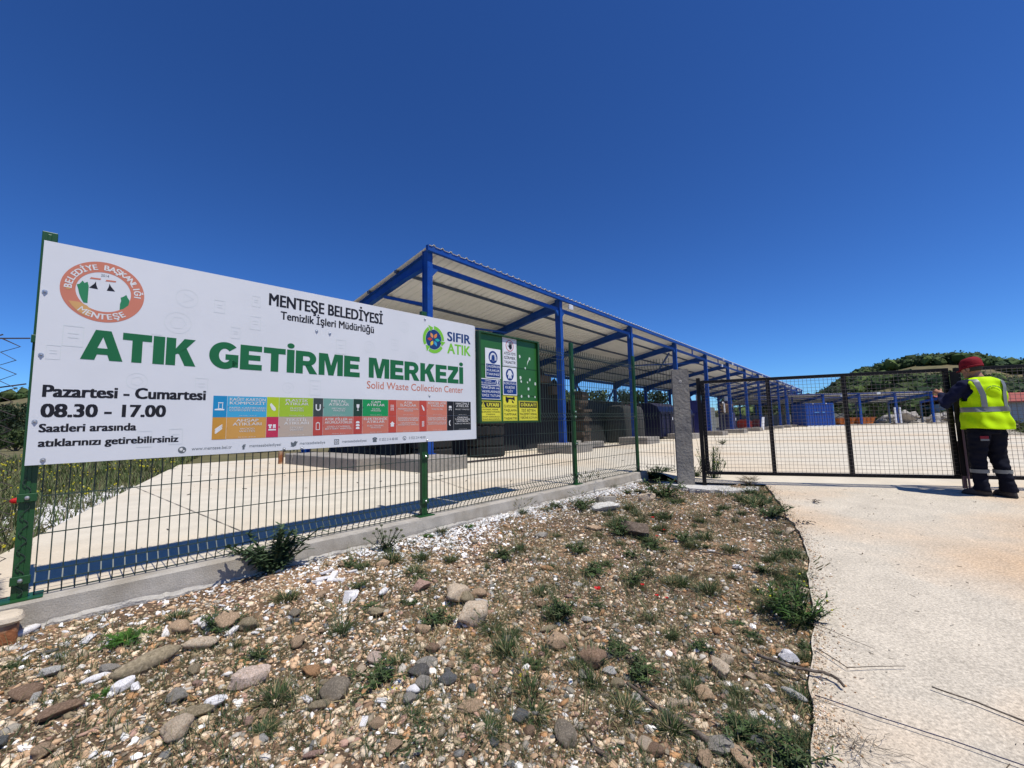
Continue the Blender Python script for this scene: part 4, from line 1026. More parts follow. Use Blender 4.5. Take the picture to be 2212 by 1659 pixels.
# navy skip bins
M_navy = mat('navy_paint', (0.004, 0.005, 0.030), 0.45, var=0.15, scale=2)
M_red = mat('red_paint', (0.42, 0.035, 0.012), 0.5, var=0.1)
M_wht = mat('white_paint', (0.75, 0.76, 0.78), 0.5, var=0.05)
def skip_bin(label, u, w, L=2.2, W_=1.4, H=1.35, marks=True, m=M_navy, cat='skip'):
    t = thing('skip_bin', label, cat, (*SW(u, w), zg(u, w)), SA)
    b = MB(); n = 10
    # rounded roof hopper
    prof = [(-W_ / 2, 0.1), (-W_ / 2, H * .72), (-W_ / 2 + .1, H * .9), (-W_ * .2, H), (W_ * .2, H), (W_ / 2 - .1, H * .9), (W_ / 2, H * .72), (W_ / 2, 0.1)]
    vs = [(x, y, z) for x in (-L / 2, L / 2) for y, z in prof]; k = len(prof)
    fs = [tuple(range(k)), tuple(range(2 * k - 1, k - 1, -1))] + [(i, i + k, (i + 1) % k + k, (i + 1) % k) for i in range(k)]
    b.add(vs, fs); b.build('tub', m, t, bevel=.02)
    for x in np.linspace(-L / 2 + .15, L / 2 - .15, 5):
        b = MB(); b.box(x - .03, x + .03, -W_ / 2 - .04, -W_ / 2, .1, H * .7); b.build('rib', m, t)
    b = MB(); b.box(-L / 2 - .03, L / 2 + .03, -W_ / 2 - .05, -W_ / 2 + .02, H * .70, H * .76); b.build('rim', m, t)
    for q in (-1, 1):
        b = MB(); b.loft([(q * (L / 2 - .3), -W_ / 2 + .1, 0, .09, .09), (q * (L / 2 - .3), -W_ / 2 + .1, .11, .09, .09)], 12); b.build('castor', M_tyre, t)
    if marks:
        for dx in (.35, .6, .85):
            b = MB(); b.box(dx - .05, dx + .05, -W_ / 2 - .004, -W_ / 2 - .001, H * .52, H * .60); b.build('label_plate', M_wht, t)
    return t
skip_bin('navy skip bin with three small white marks under the shed', 15.3, 1.2, 2.6, 1.5, 1.75)
skip_bin('navy skip bin half hidden by the concrete pillar', 18.2, 1.3, 2.3, 1.5, 1.65, False)
t = thing('red_container', 'bright red container behind the navy skip bins', 'container', (*SW(15.2, 3.6), zg(15, 3)), SA)
b = MB(); b.box(-1.2, 1.2, -.6, .6, .15, 1.75); b.build('body', M_red, t, bevel=.03); b = MB(); b.box(-1.25, 1.25, -.66, .66, 1.70, 1.82); b.build('rim', M_red, t)
# balers / presses
def machine(label, u, w, m, H=1.9, wd=1.0, rot=0):
    t = thing('baling_press', label, 'press machine', (*SW(u, w), zg(u, w)), SA + rot)
    b = MB(); b.box(-wd / 2, wd / 2, -.4, .4, .12, H * .62); b.build('chamber', m, t, bevel=.02)
    for q in (-1, 1):
        b = MB(); b.box(q * wd / 2 - .06, q * wd / 2 + .06, -.30, .30, H * .62, H * .92); b.build('side_frame', m, t)
    b = MB(); b.box(-wd / 2 - .06, wd / 2 + .06, -.3, .3, H * .92, H * 1.0); b.build('head_beam', m, t, bevel=.01)
    b = MB(); b.loft([(0, 0, H * 1.0, .12, .12), (0, 0, H * 1.16, .12, .12)], 14); b.build('cylinder', M_wht, t)
    for q in (-1, 1):
        for r in (-1, 1):
            b = MB(); b.box(q * wd * .4 - .05, q * wd * .4 + .05, r * .3 - .05, r * .3 + .05, 0, .13); b.build('foot', m, t)
    b = MB(); b.box(-wd * .35, wd * .35, -.43, -.401, .2, H * .55); b.build('door', m, t, bevel=.01)
    b = MB(); b.box(wd * .38, wd * .47, -.45, -.41, H * .35, H * .45); b.build('latch', M_wht, t)
    return t
machine('navy baling press just right of the concrete pillar', 21.5, 0.9, mat('press_navy', (0.03, 0.035, 0.16), .45), 2.1, 1.0)
machine('dark blue baling press between the sixth and seventh blue column', 29.0, 1.1, mat('press_dark', (0.012, 0.015, 0.07), .5), 2.3, 1.5)
# grey cabinet
M_gcab = mat('grey_panel', (0.17, 0.185, 0.18), 0.6, var=.08)
t = thing('grey_cabinet', 'wide grey cabinet between the fifth and sixth blue column', 'cabinet', (*SW(24.2, 1.4), zg(24, 1)), SA)
b = MB(); b.box(-1.2, 1.2, -.4, .4, 0, 1.75); b.build('body', M_gcab, t, bevel=.02)
for q in (-.6, .6):
    b = MB(); b.box(q - .56, q + .56, -.425, -.401, .06, 1.68); b.build('door', M_gcab, t, bevel=.005)
t = thing('cardboard_pile', 'brown torn cardboard piled on a frame right of the grey cabinet', 'cardboard pile', (*SW(26.4, 0.5), zg(26, .5)), SA)
M_card = mat('cardboard', (0.40, 0.27, 0.17), .9, var=.15)
for i in range(14):
    b = MB(); b.box(-.35, .35, -.25, .25, 0, .05); o = b.build('cardboard_sheet', M_card, t); o.location = (random.uniform(-.08, .08), 0, 1.35 + i * .045); o.rotation_euler = (random.uniform(-.1, .1), random.uniform(-.15, .15), random.uniform(-.6, .6))
for q in (-1, 1):
    for r in (-1, 1):
        b = MB(); b.box(q * .4 - .03, q * .4 + .03, r * .25 - .03, r * .25 + .03, 0, 1.35); b.build('leg', M_gcab, t)
b = MB(); b.box(-.45, .45, -.3, .3, 1.28, 1.34); b.build('shelf', M_gcab, t)
b = MB(); b.tube([(-.5, 0, 1.4), (-.55, 0, 2.0), (-.75, 0, 2.1)], .06, 8); b.build('vent_pipe', M_wht, t)
t = thing('folded_trolley', 'light grey metal frame trolley leaning beside the blue columns', 'trolley', (*SW(34.5, -0.3), zg(34, 0)), SA)
for q in (-.35, 0, .35):
    b = MB(); b.bar((q - .25, 0, .05), (q + .25, 0, 1.05), .07, .05); b.build('rail', M_fl, t)
b = MB(); b.bar((-.2 + .1, 0, 1.05), (.7, 0, 1.05), .06, .05); b.build('handle', M_fl, t); b = MB(); b.bar((-.62, 0, .05), (.15, 0, .05), .06, .05); b.build('foot', M_fl, t)
t = thing('striped_cone', 'small orange traffic cone in front of the dark baling press', 'traffic cone', (*SW(31.2, 0.2), zg(31, 0)), 0)
b = MB(); b.loft([(0, 0, .04, .17, .17), (0, 0, .75, .035, .035)], 16); b.build('cone', mat('cone_orange', (.6, .12, .06), .6), t); b = MB(); b.box(-.22, .22, -.22, .22, 0, .04); b.build('base', M_tyre, t)
for i, (u, c, lab) in enumerate(((41, M_red, 'low dark red bin behind the blue columns'), (47.5, mat('maroon', (.16, .03, .03), .6), 'maroon bin further along the shed'))):
    skip_bin(lab, u, 2.4, 1.6, 1.0, .95, False, c, 'bin')
# long concrete rear wall of yard seen between the columns
M_rw = mat('rear_wall', (0.25, 0.25, 0.225), .95, var=.12, scale=1, bump=.3, bscale=8)
t = thing('retaining_wall', 'long low grey concrete wall running behind the blue shed', 'wall', (*SW(0, 0), 0), SA)
for k in range(5, 15):
    b = MB(); b.box(k * SP, (k + 1) * SP - .02, 8.2, 8.4, -.8, 1.15); b.build('wall_panel', M_rw, t)
# lengths of dark rod lying on the slab by the shed
M_rod = mat('dark_rod', (0.03, 0.02, 0.02), .7)
for (u0, w0, u1, w1, lab) in ((0.2, -0.15, 4.1, -0.45, 'dark steel rod lying on the yard between the first two shed columns'), (5.35, -.2, 9.2, -.4, 'dark steel rod lying on the yard between the second and third column')):
    a = SW(u0, w0); c = SW(u1, w1); b = MB(); b.tube([(a[0], a[1], .03), (c[0], c[1], .03)], .022, 6); tag(b.build('steel_rod', M_rod), lab, 'rod')
for (u, w, rz, lab) in ((6.1, .2, .5, 'grey broken concrete block leaning behind the second column base'), (6.75, -.05, -.2, 'grey concrete lump lying right of the second column base')):
    b = MB(); b.box(-.38, .38, -.14, .14, 0, .22); o = b.build('concrete_lump', M_block, bevel=.03); o.location = (*SW(u, w), .0); o.rotation_euler = (0, -.12 if u < 6.5 else 0, SA + rz); tag(o, lab, 'concrete block')
M_joint = mat('joint_dark', (0.22, 0.19, 0.15), .95, var=.2, scale=8)
for (p0_, p1_) in ((SW(-2.6, -1.9), SW(40, -3.2)), (FW(3.6, .3), SW(-1.0, -1.0)), (SW(9.2, -1.0), (9.5, 8.5)), (SW(20, -1.0), (19.5, 16)), (SW(31, -1.0), (30, 27)), (FW(1.2, .3), (-5.9, 6.6))):
    b = MB(); n_ = 40
    for i in range(n_ + 1):
        t_ = i / n_; x_ = p0_[0] + (p1_[0] - p0_[0]) * t_; y_ = p0_[1] + (p1_[1] - p0_[1]) * t_; dx_, dy_ = p1_[0] - p0_[0], p1_[1] - p0_[1]; l_ = math.hypot(dx_, dy_); ww = .004 + .002 * math.sin(i * 1.7); z_ = float(z_yard(x_, y_)) + .006
        b.v += [(x_ - dy_ / l_ * ww, y_ + dx_ / l_ * ww, z_), (x_ + dy_ / l_ * ww, y_ - dx_ / l_ * ww, z_)]; b.c += [(1, 1, 1)] * 2
    b.f += [(2 * i + 1, 2 * i + 3, 2 * i + 2, 2 * i) for i in range(n_)]
    tag(b.build('slab_joint', M_joint), kind='structure')
b = MB(); random.seed(66)
for i in range(110):
    s_ = random.uniform(.5, 16); n_ = random.uniform(.25, 9); x_, y_ = FW(s_, n_); q = random.uniform(.006, .022); a_ = random.uniform(0, 6.28); z_ = float(z_yard(x_, y_)) + .005
    b.tube([(x_, y_, z_), (x_ + math.cos(a_) * q * 3, y_ + math.sin(a_) * q * 3, z_ + q * .2)], q * .3, 4, None)
tag(b.build('yard_litter', mat('litter_brown', (.09, .07, .055), .9, var=.4, scale=2)), kind='stuff')
# rusty strip at the left end of the first block
b = MB(); b.box(-.05, .05, -.04, .04, 0, .30); o = b.build('rusty_post', M_rust); o.location = (*SW(-1.42, 4.06), 0); o.rotation_euler = (0, 0, SA); tag(o, 'short rusty post at the left end of the long concrete footing', 'post')

# ================================================================== FAR SHED across the yard
S2 = thing('open_shed', 'second smaller blue shed across the far end of the yard', 'shed', (32.6, 50.0, -0.21), 0.0)
SP2 = 4.33; EV2, RV2, W2 = 3.80, 2.95, 6.0
for k in range(-1, 6):
    x = 4.7 + k * SP2 - SP2 * 0
    b = MB(); b.box(x - .11, x + .11, 0, .16, .1, EV2 - .05); b.build('front_column', M_blue, S2)
    b = MB(); b.box(x - .09, x + .09, W2 - .16, W2, 0, RV2 - .05); b.build('rear_column', M_purl, S2)
    b = MB(); b.bar((x, .1, EV2 - .25), (x, W2 - .1, RV2 - .2), .14, .30); b.build('rafter', M_blue, S2)
    if k in (2, 3, 4): b = MB(); b.box(x - .7, x + .6, -.5, .3, -.1, .14); b.build('foundation_block', M_block, S2, bevel=.02)
x0, x1 = 4.7 - SP2 - 3, 4.7 + 3 * SP2 + .25
x1 = 4.7 + 3 * SP2 + .2
m_ = corr_sheet(SP2, -.15, W2 + .3, EV2 + .05, RV2 - .02, .245, .028)
for k in range(-1, 3): part('roof_sheet', m_, S2, (4.7 + k * SP2 + .1, 0, 0))
part('roof_sheet', m_, S2, (4.7 - 2 * SP2 + .1, 0, 0))
b = MB(); b.box(x0 - 1, x1, -.08, 0, EV2 - .10, EV2 + .03); b.build('eave_beam', M_blue, S2)
b = MB(); b.box(x0 - 1, x1, .05, .12, EV2 - .50, EV2 - .42); b.build('girt_beam', M_blue, S2)
for w in (1.2, 2.4, 3.6, 4.8, 5.9):
    z = EV2 + (RV2 - EV2) / W2 * w; b = MB(); b.box(x0 - 1, x1, w - .04, w + .04, z - .12, z - .02); b.build('purlin', M_purl, S2)
for k, sgn in ((1, 1), (1, -1)):
    xa = 4.7 + k * SP2 + .1; xb = xa + SP2 - .2; b = MB(); b.bar((xa, W2 - .1, .2 if sgn > 0 else 2.3), (xb, W2 - .1, 2.3 if sgn > 0 else .2), .07, .07); b.build('brace', M_purl, S2)
for k in range(0, 4):
    b = MB(); b.box(-4 + k * 4.2, .18 + k * 4.2, W2 + 1.0, W2 + 1.2, -.6, 1.5); b.build('back_wall_panel', M_rw, S2)
def lamp2(x, z, lab):
    t = thing('floodlight', lab, 'floodlight', (32.6 + x, 49.9, z), 0)
    b = MB(); b.box(-.22, .22, -.1, 0, -.13, .13); b.build('housing', M_fl, t); b = MB(); b.box(-.18, .18, -.104, -.1005, -.04, .10); b.build('glass', M_gl, t)
lamp2(6.9, 3.35, 'white floodlight on the far shed left of the black gate upright'); lamp2(11.2, 3.55, 'white floodlight on the far shed right of the black gate upright')
# orange skips
M_or = mat('orange_paint', (0.50, 0.14, 0.02), .55, var=.15)
for x, lab in ((8.0, 'orange skip left of the far shed column'), (10.4, 'orange skip right of the far shed column')):
    t = thing('open_skip', lab, 'skip', (32.6 + x, 51.5, -.2), .05)
    b = MB(); b.add([(-.8, -.5, .1), (.8, -.5, .1), (.8, .5, .1), (-.8, .5, .1), (-1.05, -.65, .85), (1.05, -.65, .85), (1.05, .65, .85), (-1.05, .65, .85)], [(0, 3, 2, 1), (0, 1, 5, 4), (1, 2, 6, 5), (2, 3, 7, 6), (3, 0, 4, 7), (4, 5, 6, 7)]); b.build('tub', M_or, t)
    b = MB(); b.box(-1.12, 1.12, -.72, -.64, .80, .92); b.box(-1.12, 1.12, .64, .72, .80, .92); b.build('rim', M_or, t)
    for q in (-.5, 0, .5): b = MB(); b.box(q - .05, q + .05, -.70, -.62, .2, .8); b.build('rib', M_or, t)
# pale pipes leaning
for x, lab in ((12.9, 'left pale pipe leaning at the far shed column'), (13.5, 'right pale pipe leaning at the far shed column')):
    b = MB(); b.tube([(x - .12, -.35, 0), (x, -.2, 2.0)], .10, 8); o = b.build('leaning_pipe', M_wht); o.location = (32.6, 50, -.2); tag(o, lab, 'pipe')

# ================================================================== BLUE CONTAINER
M_cont = mat('container_blue', (0.012, 0.06, 0.30), .45, var=.15, scale=1)
t = thing('shipping_container', 'blue box container standing in the yard at the end of the shed', 'container', (33.9, 46.2, -0.17), -0.02)
Lc_, Wc, Hc = 3.0, 2.4, 2.55
b = MB(); b.box(-Lc_ / 2, Lc_ / 2, 0, Wc, .12, Hc); b.build('body', M_cont, t)
for x in np.linspace(-Lc_ / 2 + .15, Lc_ / 2 - .15, 11):
    b = MB(); b.box(x - .05, x + .05, -.035, 0, .2, Hc - .12); b.build('rib', M_cont, t)
for z in (.12, Hc - .1):
    b = MB(); b.box(-Lc_ / 2 - .03, Lc_ / 2 + .03, -.05, .02, z, z + .10); b.build('rail', M_cont, t)
b = MB(); b.box(-Lc_ / 2 - .03, Lc_ / 2 + .03, -.06, .0, 1.42, 1.52); b.build('rail', M_cont, t)
M_cl2 = mat('container_light', (0.10, 0.28, 0.60), .45)
b = MB(); b.box(Lc_ / 2 + .001, Lc_ / 2 + .05, -.03, Wc, .12, Hc); b.build('end_wall', M_cl2, t)
for q in (.35, 1.1, 1.85): b = MB(); b.box(Lc_ / 2 + .05, Lc_ / 2 + .09, q - .05, q + .05, .2, Hc - .1); b.build('door_bar', M_cont, t)
for x in (-.7, .75): b = MB(); b.box(x - .05, x + .05, -.07, -.051, Hc - .1, Hc); b.build('corner_plate', M_wht, t)
b = MB(); b.box(-.6, -.1, -.09, -.06, 1.50, 1.60); b.box(.25, .5, -.09, -.06, 1.48, 1.62); b.build('latch', M_cl2, t)
b = MB(); b.box(-Lc_ / 2 + .05, -Lc_ / 2 + .35, -.3, -.05, 0, .12); b.box(Lc_ / 2 - .35, Lc_ / 2 - .05, -.3, -.05, 0, .12); b.build('skid', M_block, t)
# crumpled white sheet along foot
b = MB(); pts = np.linspace(-1.8, 2.2, 22); vs = []
for i, x in enumerate(pts): vs += [(x, -.6 + .08 * math.sin(i), .01), (x, -.35, .05 + .05 * abs(math.sin(i * 1.9)))]
b.add(vs, [(2 * i, 2 * i + 2, 2 * i + 3, 2 * i + 1) for i in range(21)]); o = b.build('plastic_sheet', M_wht); o.location = (33.9, 46.2, -0.17); tag(o, 'crumpled white plastic sheet lying along the foot of the blue container', 'plastic sheet')

# ================================================================== FACTORY BUILDING at right
M_fac = mat('factory_wall', (0.50, 0.50, 0.48), .8, var=.05); M_tile = mat('red_roof', (0.32, 0.08, 0.055), .8, var=.15, scale=3); M_dk = mat('dark_glass', (0.01, 0.013, 0.03), .12)
fac = thing('factory_building', 'pale flat building with red roof and dark windows beyond the worker', 'building', (66, 62, -.6), R(-28))
b = MB(); b.box(0, 30, 0, 14, 0, 3.1); b.build('wall', M_fac, fac)
P0 = np.zeros((122, 2, 3))
for i in range(122):
    P0[i, 0] = (-.5 + i * .255, -.6, 3.05 + (.05 if i % 2 else 0)); P0[i, 1] = (-.5 + i * .255, 7, 4.5 + (.05 if i % 2 else 0))
part('roof', grid_mesh('roof', P0, M_tile, False), fac)
P1 = P0.copy(); P1[:, 0, 1] = 14.6; part('roof', grid_mesh('roof', P1, M_tile, False), fac)
b = MB(); b.box(-.5, 30.5, -.62, -.55, 2.9, 3.08); b.build('gutter', M_tile, fac)
for k in range(9):
    x = 1.4 + k * 3.2
    b = MB()
    for q in ((x - .7, x + .7, 1.1, 1.16), (x - .7, x + .7, 2.2, 2.26), (x - .7, x - .64, 1.16, 2.2), (x + .64, x + .7, 1.16, 2.2), (x - .64, x + .64, 1.5, 1.54)): b.box(q[0], q[1], -.06, 0, q[2], q[3])
    f_ = b.build('window', mat('window_frame', (.3, .31, .32), .6), fac); b = MB(); b.box(x - .64, x + .64, -.02, -.002, 1.16, 2.2); b.build('pane', M_dk, f_)
    b = MB(); b.box(x + 1.5, x + 1.6, -.05, 0, 0, 2.9); b.build('downpipe', M_fac, fac)

# ================================================================== ROCK SHAPES
def ico(sub):
    bm = bmesh.new(); bmesh.ops.create_icosphere(bm, subdivisions=sub, radius=1.0)
    V = np.array([v.co[:] for v in bm.verts]); F = np.array([[v.index for v in f.verts] for f in bm.faces]); bm.free(); return V, F
ICO1, ICO2, ICO3 = ico(1), ico(2), ico(3)
def rock(base, seed, planes=0, rough=0.15, freq=1.2, dims=(1, 1, 1)):
    r = np.random.default_rng(seed); V, F = base[0].copy(), base[1]
    off = Vector(r.uniform(-50, 50, 3))
    for i in range(len(V)):
        v = Vector(V[i]); n = 1 + rough * noise.noise(v * freq + off) + rough * .35 * noise.noise(v * freq * 3 + off) + .035 * noise.noise(v * 7 + off)
        V[i] = v * n
    for _ in range(planes):
        n = r.normal(size=3); n /= np.linalg.norm(n); d = r.uniform(.45, .8)
        e = V @ n - d; V = V - np.outer(np.maximum(e, 0) * .97, n)
    V = V * np.array(dims); V /= np.abs(V[:, :2]).max(); return V, F
def tile_rock(seed, dims=(1, .38, .16)):
    r = np.random.default_rng(seed); bm = bmesh.new(); bmesh.ops.create_cube(bm, size=2)
    for v in bm.verts: v.co = Vector((v.co.x * dims[0] * r.uniform(.85, 1.05), v.co.y * dims[1] * r.uniform(.8, 1.1), v.co.z * dims[2] * r.uniform(.85, 1.1)))
    bmesh.ops.bevel(bm, geom=bm.edges[:], offset=.035, segments=1, affect='EDGES')
    V = np.array([v.co[:] for v in bm.verts]); bm.faces.ensure_lookup_table(); bmesh.ops.triangulate(bm, faces=bm.faces[:]); F = np.array([[v.index for v in f.verts] for f in bm.faces]); bm.free(); return V, F
SHAPES = {
    'round': [rock(ICO3, i, 2, .40, 1.1, (1, .80, .62)) for i in range(5)],
    'long': [rock(ICO3, 20 + i, 1, .3, .9, (1, .36, .32)) for i in range(3)],
    'flat': [rock(ICO3, 30 + i, 3, .35, 1.0, (1, .70, .34)) for i in range(3)],
    'angular': [rock(ICO3, 40 + i, 9, .4, 1.2, (1, .72, .55)) for i in range(5)],
    'rock': [rock(ICO3, 50 + i, 12, .55, 1.5, (1, .78, .66)) for i in range(3)],
    'tile': [tile_rock(i) for i in range(4)],
    'brick': [tile_rock(9, (1, .6, .38))],
    'shard': [tile_rock(12, (1, .2, .06))]}
COL = {'cream': (.53, .43, .31), 'tan': (.36, .25, .155), 'orange': (.45, .30, .185), 'orangebrown': (.34, .19, .09), 'grey': (.26, .235, .195), 'greybrown': (.20, .165, .12), 'olive': (.25, .20, .125),
       'brown': (.21, .135, .085), 'white': (.72, .70, .67), 'greywhite': (.44, .41, .36), 'pinkwhite': (.60, .47, .38), 'pinkbrown': (.33, .21, .16), 'dark': (.095, .088, .078), 'slate': (.12, .12, .115), 'darkbrown': (.095, .07, .05)}
RM = {}
for k, c in COL.items():
    c = tuple(min(.8, q * 1.32) for q in c)
    RM[k] = mat('stone_' + k, c, .85, stain=tuple(min(.85, q * 1.6 + .04) for q in c) if k not in ('cream', 'pinkwhite', 'white') else (.50, .34, .21), stain_scale=9 if k not in ('white',) else 30, stain_amt=.75, var=.3, scale=14, fine=(150, .28), bump=.5 if k == 'white' else .9, bscale=55, spec=.25)
_sm = {}
def shape_me(shape, i):
    if (shape, i) not in _sm:
        V, F = SHAPES[shape][i]; _sm[(shape, i)] = mesh_np('stone', V, F, RM['grey'], shape in ('round', 'long'))
    return _sm[(shape, i)]
def place_stone(x, y, size, colname, shape, ang, label, group=None, k=0, sink=.20, tilt=.12, cat='stone'):
    i = k % len(SHAPES[shape]); me = shape_me(shape, i)
    o = bpy.data.objects.new('stone', me); C.objects.link(o)
    s = size / 2 * (1.22 if shape != 'tile' else 1.1); zmax = SHAPES[shape][i][0][:, 2].max()
    o.location = (x, y, float(z_rubble(np.array(x), np.array(y))) + zmax * s * (1 - 2 * sink) + .004); o.scale = (s, s, s)
    o.rotation_euler = (random.uniform(-tilt, tilt), random.uniform(-tilt, tilt), R(ang))
    o.material_slots[0].link = 'OBJECT'; o.material_slots[0].material = RM[colname]
    tag(o, label, cat, group); return o
